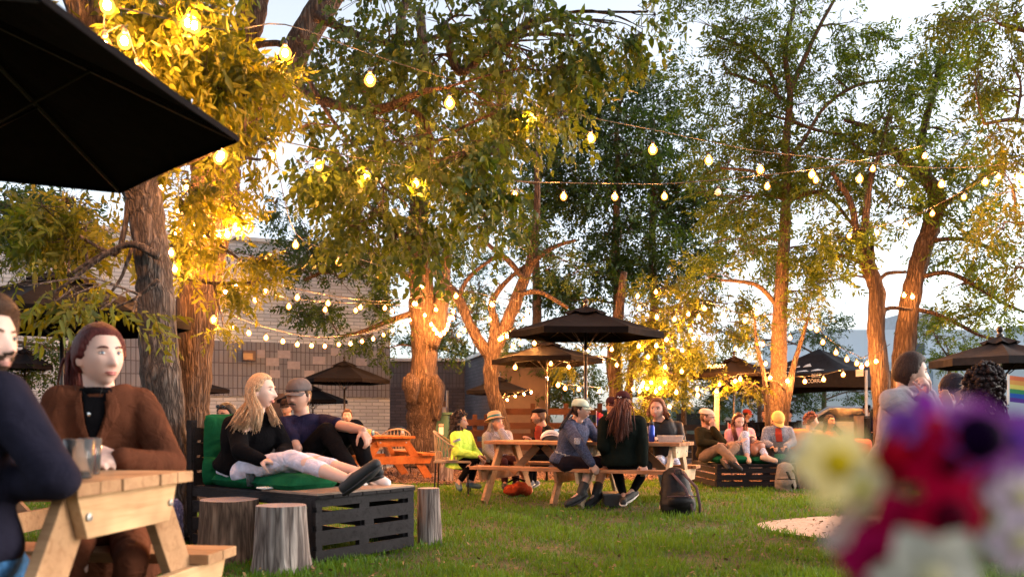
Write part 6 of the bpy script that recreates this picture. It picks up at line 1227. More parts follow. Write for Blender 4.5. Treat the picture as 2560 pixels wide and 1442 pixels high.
# standing figures under the tent
for px, d, lab, cp, yw in ((1868, 18.2, 'standing person in dark clothes and red cap behind the pink T-shirt woman', dict(kind='ball', mat=F_RED), 60), (1912, 18.6, 'standing person in black behind the left sapling', None, -50), (1972, 19.5, 'standing person in wide brimmed dark hat behind the right sapling', dict(kind='wide', mat=F_BLACK), -30), (2166, 19.6, 'dark standing figure by the right tent leg', dict(kind='wide', mat=F_BLACK), -80)):
    k = 10.0 / d * 10; h0 = 1036 if px != 2166 else 1024; q = lambda x, z: (px + x * F / d, HY - (z - CAM_H) * F / d + (0))
    hz = CAM_H + (HY - h0) * d / F; f_ = lambda x, z, y=0: (*q(x, z * hz / 1.25), y)
    person(lab, d, dict(head=(px, h0, 0), shl=f_(-.19, 1.0), shr=f_(.19, 1.0), pelvis=f_(0, .62), ell=f_(-.24, .78), wrl=f_(-.14, .70, -.25), elr=f_(.24, .78), wrr=f_(.14, .72, -.25), hipl=f_(-.09, .60), knl=f_(-.1, .60, -.4), anl=f_(-.1, .12, -.4), hipr=f_(.09, .60), knr=f_(.1, .60, -.4), anr=f_(.1, .12, -.4)),
           yaw=yw, s=.98, sk='tan', top=F_BLACK, bot=F_BLACK, vox=.014, hair=dict(col=(.02, .014, .012), t=.012), cap=cp, hands=False, shoes=None)
# ================================================================ furniture and small things
def picnic(label, o, yaw, L, w=.78, top=.75, seat=.45, bx=.64, frames=(-.45, .45), mats=None, npl=6, foot=.70, pt=.040, seatw=.26, group='timber picnic tables', brace=True, bolts=True):
    'local x along the table, y across'
    m_top, m_leg, m_beam = mats or (M_PINE_X, M_PINE_X, M_PINE_X)
    r = empty('picnic_table', (*o, 0), label, 'picnic table', group, rz=yaw); mb = MB(); pw = w / npl
    for i in range(npl): mb.box((random.uniform(-.004, .004), -w / 2 + pw * (i + .5), top - pt / 2), (L, pw - .006, pt))
    mb.build('tabletop', m_top, r, local=True, bevel=.003)
    for s in (-1, 1):
        mb = MB()
        for k in (-.5, .5): mb.box((0, s * bx + k * seatw / 2, seat - pt / 2), (L, seatw / 2 - .006, pt))
        mb.build('bench', m_top, r, local=True, bevel=.003)
    for fx in frames:
        for s in (-1, 1):
            a = (fx, s * foot, 0.0); b = (fx, s * .20, top - pt - .002)
            MB().bar(a, b, .04, .135, up=(0, 1, 0)).build('leg', m_leg, r, local=True, bevel=.003)
        e = .042 if fx > 0 else -.042; z1 = top - pt - .002; z0 = z1 - .135; wy = w / 2 - .05
        o_ = MB().prism([(fx + e - .02, -wy, z1), (fx + e - .02, wy, z1), (fx + e - .02, wy - .05, z0), (fx + e - .02, -wy + .05, z0)], (0, 0, 0), (.04, 0, 0)).build('crossbeam', m_beam, r, local=True, bevel=.003)
        if bolts:
            for y in (-.2, .2): MB().lathe([(.003, -.008), (.013, -.006), (.013, .006), (.003, .008)], (fx + e + (.022 if e > 0 else -.022), y * 1.15, (z0 + z1) / 2), 10, M=Matrix.Rotation(R_(90), 4, 'Y')).build('bolt', plain('galvanised', (.35, .35, .34), .4, .8), o_, local=True)
        z1 = seat - pt - .002; z0 = z1 - .135; wy = bx + seatw / 2 - .02
        MB().prism([(fx + e - .02, -wy, z1), (fx + e - .02, wy, z1), (fx + e - .02, wy - .06, z0), (fx + e - .02, -wy + .06, z0)], (0, 0, 0), (.04, 0, 0)).build('bench_support', m_beam, r, local=True, bevel=.003)
        if brace: MB().bar((fx * .88, 0, seat - .12), (fx * .1, 0, top - pt - .03), .04, .09, up=(0, 0, 1)).build('brace', M_PINE_RED, r, local=True)
    return r
# near table: end face looks towards +x
picnic('near cedar picnic table in the lower left corner with bolted crossbeam', (-2.20, 2.80), R_(-7), 1.94, .66, .80, .465, .56, (-.80, .87), (M_PINE_X, M_PINE_X, woodm('fresh_pine_beam', (.46, .26, .12), (.66, .42, .22), 'y')), 6, .62, .040, .24)
U0 = Vector((-.34, 9.75, 0)); u_ = Vector((.906, -.423, 0)); v_ = Vector((.423, .906, 0)); YW = math.atan2(-.423, .906)
oA = U0 + u_ * .45 + v_ * .70; oB = U0 + u_ * 1.70 + v_ * .70
picnic('left one of the two tables under the large umbrella, before the straw hat', (oA.x, oA.y), YW, 1.235, .76, .75, .45, .64, (-.45, .45), (M_PINE_RED, M_PINE_X, M_PINE_RED), 6, .70)
picnic('right one of the two tables under the large umbrella, with pale end beams', (oB.x, oB.y), YW, 1.235, .76, .75, .45, .64, (-.45, .50), (M_PINE_RED, M_PINE_PALE, M_PINE_PALE), 6, .70)
# orange table far left
oc = G(935, 14.2); picnic('orange stained picnic table beyond the man in the grey cap', (oc.x + .12, oc.y), R_(-62), 1.5, .74, .75, .45, .62, (-.6, .60), (M_PINE_ORANGE, M_PINE_ORANGE, M_PINE_ORANGE), 6, .68)
oc = G(-30, 5.6); picnic('picnic table behind the near man at the left edge, lawn beneath', (-3.75, 5.6), 0, 1.1, .74, .72, .42, .6, (-.4, .42), (M_PINE_X, M_PINE_X, M_PINE_X), 5)
oc = G(2480, 6.0); picnic('table of the right hand group, hidden behind the flowers', (3.85, 6.25), R_(4), 1.6, .78, .75, .45, .66, (-.6, .6), (plain('plum_brown_wood', (.12, .06, .07), .6), M_PINE_RED, M_PINE_RED))

# ---------------------------------------------------------------- near pallet lounge
A_ = Vector((-1.34, 5.46, 0)); w_d = Vector((.6, .8, 0)); l_d = Vector((-.8, .6, 0)); YL = math.atan2(w_d.y, w_d.x)
def pallet_lounge(label, A, wd, ld, W, L, Hh, mat, cutz, back=None, cut=True):
    r = empty('pallet_lounge', A, label, 'lounge'); up = Vector((0, 0, 1))
    P = lambda a, b, z: A + wd * a + ld * b + up * z
    # end face: horizontal boards with pallet notches; drawn as boards along wd
    nb = len(cutz)
    for i, (z0, z1) in enumerate(cutz):
        mb = MB(); x = 0.0; n = 4
        mb.bar(P(0, .01, (z0 + z1) / 2), P(W, .01, (z0 + z1) / 2), .022, z1 - z0, up=up)
        if i < nb - 1:
            zt = cutz[i + 1][0]; h = zt - z1
            for c, ww in ((.01, .05), (.40 + .05 * (i % 2), .09), (W - .06, .06)): mb.bar(P(c, .018, (z1 + zt) / 2), P(min(W, c + ww), .018, (z1 + zt) / 2), .03, h, up=up)
        mb.build('slat_board', mat, r)
        mb = MB(); mb.bar(P(.01, 0, (z0 + z1) / 2), P(.01, L, (z0 + z1) / 2), .022, z1 - z0, up=up); mb.build('side_board', mat, r)
        mb = MB(); mb.bar(P(W - .01, .02, (z0 + z1) / 2), P(W - .01, L, (z0 + z1) / 2), .022, z1 - z0, up=up); mb.build('side_board', mat, r)
    for a in (.04, W / 2, W - .04):
        MB().bar(P(a, .06, .02), P(a, .06, Hh - .03), .09, .05, up=ld).build('corner_block', mat, r)
    mb = MB(); n = 7
    for i in range(n):
        a = W * (i + .5) / n; mb.bar(P(a, -.02, Hh - .011), P(a, L, Hh - .011), W / n - .008, .022, up=up)
    mb.build('deck', mat, r, bevel=.002)
    if back:
        mb = MB(); 
        for z in np.arange(Hh + .05, Hh + back, .12): mb.bar(P(.02, L + .03, z), P(W - .02, L + .03, z), .025, .10, up=up)
        mb.build('backrest', mat, r)
        for a in (.03, W - .03): MB().bar(P(a, L + .06, 0), P(a, L + .06, Hh + back), .07, .05, up=wd).build('post', mat, r)
    return r, P
lg, PL = pallet_lounge('near black pallet lounge seat carrying the blonde woman and the man in the grey cap', A_, w_d, l_d, .96, 1.50, .48, M_BLACKWOOD, ((.02, .10), (.135, .235), (.275, .365), (.40, .458)), back=.52)
MB().box((0, 0, 0), (.95, .62, .014)).build('plywood_sheet', plain('worn_plywood', (.22, .15, .11), .7, var=.3, scale=8), lg).matrix_basis = Matrix.Translation(PL(.48, .30, .489)) @ Matrix.Rotation(YL, 4, 'Z')
lounge_sheet = [o for o in bpy.data.objects if o.name.startswith('plywood_sheet')][0]; lounge_sheet.matrix_parent_inverse = Matrix.Translation(-A_)
def cushion(label, c, ax, ay, az, sx, sy, sz, mat=None, group='green seat cushions', name='cushion'):
    r = empty(name, c, label, 'cushion', group); V = []; n = 18; ax, ay, az = Vector(ax).normalized(), Vector(ay).normalized(), Vector(az).normalized()
    for sgn in (1, -1):
        for i in range(n + 1):
            for j in range(n + 1):
                x, y = i / n * 2 - 1, j / n * 2 - 1; h = ((1 - x ** 4) * (1 - y ** 4)) ** .38; xx = x * (1 - .05 * y * y); yy = y * (1 - .05 * x * x)
                V.append(Vector(c) + ax * xx * sx / 2 + ay * yy * sy / 2 + az * sgn * sz / 2 * h)
    N = (n + 1) ** 2; f = [(i * (n + 1) + j, (i + 1) * (n + 1) + j, (i + 1) * (n + 1) + j + 1, i * (n + 1) + j + 1) for i in range(n) for j in range(n)]; f += [tuple(N + a for a in q[::-1]) for q in f]
    o = MB().add([tuple(v) for v in V], f).build('pad', mat or M_GREEN, r, smooth=True); 
    edge_ = [Vector(c) + ax * math.copysign(min(1, abs(math.cos(a)) * 1.35), math.cos(a)) * sx / 2 * .97 + ay * math.copysign(min(1, abs(math.sin(a)) * 1.35), math.sin(a)) * sy / 2 * .97 for a in np.linspace(0, 2 * math.pi, 33)]
    MB().tube(edge_, .006, 5).build('piping', mat or M_GREEN, r, smooth=True); return r
up3 = (0, 0, 1)
cushion('green seat cushion under the blonde woman', PL(.28, 1.02, .535), l_d, w_d, up3, .72, .50, .13)
cushion('folded green cushion under her calves', PL(.25, .52, .53), l_d, w_d, up3, .42, .46, .14)
cushion('green cushion under the man in the grey cap', PL(.72, .80, .53), l_d, w_d, up3, 1.0, .46, .12)
cushion('upright green back cushion behind the blonde woman', PL(.30, 1.42, .80), w_d, up3, l_d, .50, .50, .15)
cushion('lower green back roll behind the blonde woman', PL(.28, 1.36, .60), w_d, up3, l_d, .56, .22, .17)
# stumps
M_STUMP = barkm('bleached_stump_side', (.06, .045, .042), (.23, .19, .17), (.40, .35, .32), 8, .6, .02); M_STUMPB = barkm('brown_stump_side', (.05, .03, .02), (.18, .11, .075), (.31, .21, .145), 7, .8, .02)
m, t, b = mk('stump_end_grain'); vv = coords(t); wv = nd(t, 'ShaderNodeTexWave', wave_type='RINGS', rings_direction='Z'); wv.inputs['Scale'].default_value = 22; wv.inputs['Distortion'].default_value = 2; t.links.new(vv, wv.inputs['Vector'])
t.links.new(ramp(t, wv.outputs['Fac'], [(.20, .15, .14), (.30, .25, .24)]), b.inputs['Base Color']); b.inputs['Roughness'].default_value = .9; M_END = m
def stump(label, c, r0, r1, h, mat, seed=0, group='cut log stumps', lean=(0, 0)):
    g = np.random.default_rng(seed); r = empty('stump', c, label, 'stump', group); n = 30; ph = g.random(6) * 6.28; V = []; rows = 9; A = np.linspace(0, 2 * np.pi, n, endpoint=False)
    for i in range(rows):
        t = i / (rows - 1); rr = (r0 + (r1 - r0) * t ** .7) * (1 + .05 * np.sin(2 * A + ph[0]) + .03 * np.sin(5 * A + ph[1] + t) + .02 * np.sin(9 * A + ph[2]) * (1 - t)); rr *= 1 + .10 * max(0, .25 - t) * np.sin(4 * A + ph[3]) * 3
        V.append(np.stack([c[0] + rr * np.cos(A) + lean[0] * t, c[1] + rr * np.sin(A) + lean[1] * t, np.full(n, h * t)], 1))
    V = np.vstack(V); f = [(i * n + j, i * n + (j + 1) % n, (i + 1) * n + (j + 1) % n, (i + 1) * n + j) for i in range(rows - 1) for j in range(n)]
    o = MB().add(V, f).build('bark', mat, r, smooth=True, origin=(c[0], c[1], 0))
    top = V[-n:]; cen = np.array([[c[0] + lean[0], c[1] + lean[1], h - .003]]); MB().add(np.vstack([top, cen]), [(j, (j + 1) % n, n) for j in range(n)]).build('cut_face', M_END, r, origin=(c[0] + lean[0], c[1] + lean[1], h)); return r
stump('brown log stump at the left of the pair before the near lounge', (G(572, 5.75).x, 5.75), .235, .205, .43, M_STUMPB, 1)
stump('pale grey log stump beside the corner of the near lounge', (G(704, 5.30).x, 5.30), .185, .155, .435, M_STUMP, 2)
stump('small bleached stump at the right end of the near lounge', (G(1074, 6.5).x, 6.5), .105, .085, .45, M_STUMP, 3, lean=(-.01, 0))
stump('weathered stump behind the canvas backpack', (G(2020, 11.9).x, 11.9), .20, .17, .42, M_STUMPB, 4)
stump('upright split log beside the burl trunk', (G(1090, 15.6).x, 15.6), .16, .13, .42, M_STUMPB, 5)
stump('pale splintered log beside the wicker chair', (G(1112, 13.4).x, 13.4), .14, .10, .40, M_STUMP, 6, lean=(.06, 0))
# far pallet lounge
A2 = Vector((G(1790, 12.0).x, 11.95, 0))
lg2, PL2 = pallet_lounge('far black pallet lounge under the flat cap man and his neighbours', A2, Vector((1, .06, 0)).normalized(), Vector((-.06, 1, 0)).normalized(), 1.55, 1.25, .36, M_BLACKWOOD, ((.02, .10), (.12, .20), (.225, .30), (.31, .338)), back=.25)
x2, y2 = Vector((1, .06, 0)).normalized(), Vector((-.06, 1, 0)).normalized()
cushion('left green cushion on the far lounge below the crossed legs', PL2(.26, .20, .425), x2, y2, up3, .50, .40, .13)
cushion('middle green cushion on the far lounge', PL2(.74, .22, .41), x2, y2, up3, .34, .40, .11)
cushion('right green cushion on the far lounge under the phone', PL2(1.08, .22, .435), x2, y2, up3, .44, .42, .14)
cushion('orange back cushion between the denim jacket and the beige jacket', tuple(U(1998, 1106, 13.1)), x2, up3, y2, .34, .46, .16, fabric('orange_cushion_fabric', (.55, .22, .03), .95, .5), None)
cushion('red orange beanbag at the right behind the flowers', tuple(U(2150, 1120, 13.0)), x2, up3, y2, .34, .3, .3, F_ORANGE, None, 'beanbag')
lg3, PL3 = pallet_lounge('third pallet lounge under the beige jacket and the orange red jacket', Vector((G(2010, 13.1).x, 13.0, 0)), x2, y2, 1.3, 1.1, .34, M_BLACKWOOD, ((.02, .10), (.12, .20), (.22, .31)), back=.2)

# ---------------------------------------------------------------- wicker chairs
M_WICK = plain('tan_rope', (.30, .22, .15), .8)
def wicker(label, c, yaw, s=1.0):
    r = empty('wicker_chair', c, label, 'chair', 'rope back patio chairs', rz=yaw)
    # local: seat faces -y
    for x, y in ((-.24, -.22), (.24, -.22), (-.26, .24), (.26, .24)): MB().tube([(x * s, y * s, 0), (x * .92 * s, y * .92 * s, .44 * s)], .012, 6).build('leg', M_STEELB, r, local=True)
    MB().box((0, 0, .45 * s), (.52 * s, .50 * s, .03)).build('seat', M_WICK, r, local=True, bevel=.008)
    arc = [(.30 * s * math.sin(a), .27 * s * math.cos(a) * 1.0 - .0, 0) for a in np.linspace(-1.9, 1.9, 15)]
    mb = MB(); mb.tube([(x, y, (.66 + .20 * max(0, math.cos(a_)) ) * s) for (x, y, z), a_ in zip(arc, np.linspace(-1.9, 1.9, 15))], .015, 6); mb.tube([(x * .9, y * .9, .47 * s) for x, y, z in arc], .012, 6); mb.build('frame', M_WICK, r, local=True, smooth=True)
    mb = MB(); K = 34
    for k in range(K):
        a = -1.85 + 3.7 * k / (K - 1); a2 = a + .18 * (1 if k % 2 else -1); mb.tube([(.27 * s * math.sin(a), .243 * s * math.cos(a), .47 * s), (.30 * s * math.sin(a2), .27 * s * math.cos(a2), (.66 + .2 * max(0, math.cos(a2))) * s)], .0055, 4)
    mb.build('rope_weave', M_WICK, r, local=True); return r
g = G(1140, 11.0); wicker('rope back chair of the woman in the neon jacket', (g.x - .04, 11.05, 0), R_(90), 1.0)
g = G(1000, 15.4); wicker('rope back chair behind the right end of the orange table', (g.x - .1, 15.4, 0), R_(200))
g = G(925, 16.0); wicker('rope back chair behind the middle of the orange table', (g.x, 16.0, 0), R_(160))

# ---------------------------------------------------------------- bags
def backpack(label, c, w, dpt, h, mat, strap, yaw=0, lean=0):
    r = empty('backpack', c, label, 'bag', rz=yaw); mb = MB()
    mb.capsule((0, 0, h * .22), (0, dpt * lean, h * .72), w * .5, w * .40, 18, flat=dpt / w, side=(1, 0, 0)); mb.ell((0, 0, h * .16), (w * .5, dpt * .5, h * .17)); mb.ell((0, -dpt * .36, h * .30), (w * .36, dpt * .28, h * .20))
    me = remesh(mb, .014, 3, .5, .006, 3, seed=3); me.materials.clear(); me.materials.append(mat); o = bpy.data.objects.new('body', me); COL.objects.link(o); o.parent = r
    MB().tube([(-.04, 0, h * .90), (-.03, .0, h * 1.0), (.03, 0, h * 1.0), (.04, 0, h * .90)], .010, 6).build('grab_handle', strap, r, local=True, smooth=True)
    for s in (-1, 1): MB().tube([(s * w * .15, dpt * .05, h * .92), (s * w * .16 + w * .22, -dpt * .50, h * .62), (s * w * .12 + w * .34, -dpt * .55, h * .25), (s * w * .10 + w * .40, -dpt * .4, .03)], .018, 6, flat=.3).build('strap', strap, r, local=True, smooth=True)
    MB().tube([(-w * .40, -dpt * .42, h * .42), (0, -dpt * .66, h * .44), (w * .40, -dpt * .42, h * .42)], .006, 5).build('zip', strap, r, local=True); return r
g = G(1690, 8.75); backpack('black backpack with pale piped straps leaning on the end of the front bench', (g.x - .02, 8.55, 0), .40, .28, .48, M_LEATHER_BLACK, fabric('dusky_strap', (.08, .05, .055), .8, .3), R_(8), .3)
g = G(1955, 11.75); backpack('beige canvas backpack standing by the far lounge', (g.x, 11.6, 0), .32, .22, .40, fabric('beige_canvas', (.26, .21, .16), .9, .8), F_BLACK, R_(-10))
g = U(1290, 1200, 10.6)
r = empty('rucksack', (g.x, 10.6, 0), 'orange red bag lying under the left table', 'bag'); mb = MB(); mb.ell((g.x - .04, 10.7, .08), (.14, .13, .08)); mb.ell((g.x + .06, 10.65, .13), (.11, .11, .07)); mb.ell((g.x + .14, 10.7, .07), (.09, .1, .07)); me = remesh(mb, .014, 3, .5, .012, 4); from_mesh('body', me, fabric('rust_red_cloth', (.30, .045, .015), .9, .8), r); MB().tube([(g.x - .1, 10.5, .2), (g.x, 10.42, .26), (g.x + .12, 10.44, .22)], .012, 6).build('strap', F_BLACK, r, smooth=True)
r = empty('satchel', U(1895, 1115, 12.2), 'tan leather bag between the pink T-shirt woman and the phone man', 'bag'); mb = MB(); mb.ell(U(1893, 1118, 12.2), (.13, .08, .11)); mb.ell(U(1884, 1126, 12.15), (.07, .06, .08)); me = remesh(mb, .012, 3, .5, .005, 3); from_mesh('body', me, plain('tan_leather', (.30, .11, .05), .5), r); MB().tube([U(1880, 1108, 12.1), U(1890, 1100, 12.1), U(1912, 1106, 12.2)], .008, 6).build('strap', plain('dark_tan', (.16, .06, .03), .5), r, smooth=True)
r = empty('plastic_crate', (G(1530, 9.3).x, 9.4, 0), 'black low crate on the grass under the right table', 'crate'); MB().box((G(1530, 9.4).x, 9.45, .07), (.20, .3, .14), taper=1.08).build('body', M_RUBBER, r, bevel=.01); MB().box((G(1530, 9.4).x, 9.45, .15), (.23, .33, .015)).build('rim', plain('grey_rim', (.12, .12, .12), .5), r)

# ---------------------------------------------------------------- things on the tables
TB = .75
def cup(label, p, r0, r1, h, drink=None, cat='cup'):
    r = empty('plastic_cup', p, label, cat); x, y, z = p
    MB().lathe([(r0, 0), (r1, h), (r1 - .002, h), (r0 - .002, .004)], p, 24).build('wall', glass('clear_plastic_%s' % label[:6], (.97, .98, 1), .12), r, smooth=True)
    if drink: MB().lathe([(r0 - .004, .006), (r0 + (r1 - r0) * drink[1] - .004, h * drink[1]), (.001, h * drink[1])], p, 20).build('drink', plain('drink_' + label[:5], drink[0], .1), r, smooth=True)
    return r
pc = U(199, 1196, 2.58); cup('clear plastic cup in front of the woman in the brown coat', (pc.x, 2.58, .802), .036, .047, .125, ((.55, .5, .5), .1))
pc = U(236, 1190, 2.78); cup('glass of red drink held by the woman in the brown coat', (U(226, 0, 2.78).x, 2.78, .802), .030, .037, .125, ((.35, .02, .015), .9), 'glass')
cup('empty clear tumbler on the edge of the near lounge', tuple(PL(.05, .80, .503)), .032, .040, .10)
p = PL(.04, .56, .503); r = empty('notebook', p, 'slim pale notebook lying on the edge of the near lounge', 'book'); MB().box((0, 0, .006), (.16, .10, .012), Matrix.Rotation(YL, 4, 'Z')).build('cover', M_WHITE, r, local=True, bevel=.002); MB().box((0, 0, .006), (.154, .094, .008), Matrix.Rotation(YL, 4, 'Z')).build('pages', plain('paper_edge', (.55, .52, .48), .8), r, local=True)
def onB(x, y): return oB + u_ * x + v_ * y
p = onB(.20, -.02); r = empty('water_bottle', (p.x, p.y, TB), 'royal blue water bottle with black lid on the right table', 'bottle'); MB().lathe([(.034, 0), (.037, .01), (.037, .17), (.028, .195), (.024, .20)], (p.x, p.y, TB + .001), 22).build('body', plain('royal_blue_metal', (.01, .045, .38), .3, .3), r, smooth=True); MB().lathe([(.026, .20), (.026, .235), (.012, .24), (.012, .255), (.02, .262), (.002, .268)], (p.x, p.y, TB + .001), 18).build('lid', M_RUBBER, r, smooth=True)
p = onB(.42, .0); r = empty('food_tray', (p.x, p.y, TB), 'pale paper food tray beside the blue bottle', 'food box'); MB().box((p.x, p.y, TB + .04), (.26, .16, .075), Matrix.Rotation(YW + .2, 4, 'Z'), taper=1.18).build('tray', plain('pale_card', (.55, .48, .42), .8, var=.2, scale=20), r)
p = onB(.02, .05); r = empty('food_carton', (p.x, p.y, TB), 'brown kraft carton with raised flaps left of the blue bottle', 'food box'); kr = plain('kraft_card', (.28, .15, .08), .85); MB().box((p.x, p.y, TB + .055), (.17, .14, .11), Matrix.Rotation(YW, 4, 'Z'), taper=1.1).build('box', kr, r)
for s in (-1, 1): MB().prism([(p.x + s * .085 - .02, p.y, TB + .10), (p.x + s * .085 + .03, p.y - .02, TB + .10), (p.x + s * .11, p.y - .01, TB + .19)], (0, 0, 0), (0, .01, 0)).build('flap', plain('pale_card2', (.5, .42, .35), .8), r)
p = onB(.52, .22); r = empty('phone', (p.x, p.y, TB), 'small dark phone at the right edge of the right table', 'phone'); MB().box((p.x, p.y, TB + .006), (.14, .07, .010), Matrix.Rotation(YW, 4, 'Z')).build('body', M_RUBBER, r, bevel=.003)
def onA_(x, y): return oA + u_ * x + v_ * y
p = onA_(.02, .30); r = empty('cycle_helmet', (p.x, p.y, TB), 'white and black striped cycle helmet on the left table', 'helmet')
V = []; mb = MB()
for k in range(7):
    a = -1.2 + 2.4 * k / 6; pts = [(p.x + .13 * math.cos(t_) * 1.0, p.y + .08 * math.sin(a) * math.sin(t_), TB + .01 + .115 * math.sin(t_) * math.cos(a) ** .6) for t_ in np.linspace(.05, 3.09, 12)]; mb.tube(pts, .012, 6)
mb.build('shell_bands', plain('white_shell', (.62, .58, .58), .3), r, smooth=True); MB().ell((p.x, p.y, TB + .02), (.115, .075, .085)).build('liner', M_RUBBER, r, smooth=True)
p = onA_(.33, .18); r = empty('menu_card', (p.x, p.y, TB), 'folded white card standing on the left table', 'card'); MB().prism([(p.x - .06, p.y, TB + .002), (p.x + .06, p.y, TB + .002), (p.x + .07, p.y + .01, TB + .085), (p.x - .055, p.y + .01, TB + .085)], (0, 0, 0), (0, .004, 0)).build('front_leaf', M_LETTER, r); MB().prism([(p.x - .06, p.y + .05, TB + .002), (p.x + .06, p.y + .05, TB + .002), (p.x + .07, p.y + .016, TB + .085), (p.x - .055, p.y + .016, TB + .085)], (0, 0, 0), (0, .004, 0)).build('back_leaf', M_LETTER, r)
def flag(label, px, py, d, cols, w, h, vert=False, name='small_flag', lean=.0):
    p = U(px, py, d); r = empty(name, p, label, 'flag'); MB().tube([(p.x, p.y, p.z - h * 1.1), (p.x, p.y, p.z + h * .05)], .004 if w < .3 else .008, 6).build('stick', M_WHITE, r); n = len(cols)
    for i, c in enumerate(cols):
        z1 = p.z - h * i / n; z0 = p.z - h * (i + 1) / n; V = []; K = 8
        for k in range(K + 1): t = k / K; V += [(p.x + w * t * math.cos(.3), p.y - w * t * .25 + .02 * math.sin(t * 6), z1 - .25 * h * t ** 1.3 * lean), (p.x + w * t * math.cos(.3), p.y - w * t * .25 + .02 * math.sin(t * 6), z0 - .25 * h * t ** 1.3 * lean)]
        o = MB().add(V, [(2 * k, 2 * k + 1, 2 * k + 3, 2 * k + 2) for k in range(K)]).build('stripe', plain('flag_%s_%d' % (name[:3], int(c[0] * 999 + c[1] * 77 + c[2] * 7)), c, .8, var=.05), r); s = o.modifiers.new('thickness', 'SOLIDIFY'); s.thickness = .002
flag('small red, purple and blue flag on the long table', 1491, 1028, 10.6, [(.62, .05, .06), (.62, .05, .06), (.25, .05, .25), (.02, .04, .38), (.02, .04, .38)], .09, .18, lean=.9)
flag('small red and purple flag beside the pink T-shirt woman', 1820, 1056, 13.2, [(.65, .08, .06), (.55, .04, .14), (.20, .04, .32), (.05, .04, .30)], .06, .2, lean=1.2)
flag('rainbow flag at the right edge', 2521, 938, 5.2, [(.75, .16, .06), (.80, .34, .08), (.80, .60, .12), (.05, .26, .10), (.02, .10, .42), (.10, .03, .26)], .32, .17, lean=1.2)
r = empty('plant_pot', U(2530, 1060, 6.1), 'white pot of leafy green plant on the right hand table', 'plant'); q = U(2530, 1094, 6.1); MB().lathe([(.05, 0), (.066, .12), (.060, .12), (.05, .1)], (q.x, q.y, TB + .002), 20).build('pot', M_WHITE, r, smooth=True)
nl = 90; gg = np.random.default_rng(5); u = unit(gg.normal(size=(nl, 3))); u[:, 2] = np.abs(u[:, 2]) + .3; Pp = np.array([q.x, q.y, TB + .12]) + gg.normal(0, .02, (nl, 3)); v, f, kk = leaves(Pp, unit(u), gg.normal(size=(nl, 3)), gg.uniform(.05, .10, nl), gg.uniform(.018, .03, nl), True); bring(fast_mesh('leaves', v, f, LEAF_D, np.repeat(gg.random(nl), kk)), r)
r = empty('flower_tin', onB(-.2, 0), 'coloured tumblers on the orange table by the tattooed hand', 'cup')
for k, c in enumerate(((.15, .45, .25), (.75, .35, .08), (.10, .28, .45))): q = U(918 + k * 7, 1094, 13.6); MB().lathe([(.022, 0), (.028, .10)], (q.x, q.y, TB + .005), 12).build('tumbler', plain('tumbler_%d' % k, c, .3), r, smooth=True)
bd = empty('white_signboard', G(526, 10.5), 'blank pale board leaning behind the big forked trunk', 'board'); c0 = U(528, 1071, 10.5); MB().box((c0.x + .02, 10.5, c0.z), (.24, .02, .28)).build('panel', plain('dull_white_board', (.5, .5, .55), .6), bd); MB().tube([(c0.x - .08, 10.53, 0), (c0.x - .08, 10.53, c0.z)], .012, 6).build('leg', M_STEELB, bd); MB().tube([(c0.x + .1, 10.53, 0), (c0.x + .1, 10.53, c0.z)], .012, 6).build('leg', M_STEELB, bd)
# fluffy purple grey blanket hanging at the grey trunk foot
r = empty('fleece_blanket', G(432, 5.9), 'fluffy purple grey fleece hanging at the foot of the grey trunk', 'blanket'); mb = MB(); mb.capsule(U(432, 1270, 5.75), U(420, 1390, 5.7), .065, .10, 14, flat=.6, side=(1, 0, 0)); me = remesh(mb, .012, 2, .5, .006, 6); from_mesh('fleece', me, fabric('purple_fleece', (.16, .13, .22), 1, 1, 30), r)
gg = np.random.default_rng(9); nn = 2600; mv = np.array([v.co[:] for v in me.vertices]); mn = np.array([v.normal[:] for v in me.vertices]); ii = gg.integers(len(mv), size=nn); v, f = scatter_quads(mv[ii] + mn[ii] * .006, np.full(nn, .022), np.full(nn, .004), .9); fo = fast_mesh('pile', v, f, fabric('purple_fleece_pile', (.20, .17, .27), 1, .2)); bring(fo, r)
# phone in the hands of the capped man
p = U(1946, 1112, 12.12); r = empty('phone', p, 'black phone in the hands of the orange cap man', 'phone'); MB().box(p, (.15, .012, .08), Matrix.Rotation(R_(-35), 4, 'X')).build('body', M_RUBBER, r, bevel=.004)
MB().box(p + Vector((0, .008, .002)), (.14, .004, .07), Matrix.Rotation(R_(-35), 4, 'X')).build('screen', M_LENS, r)

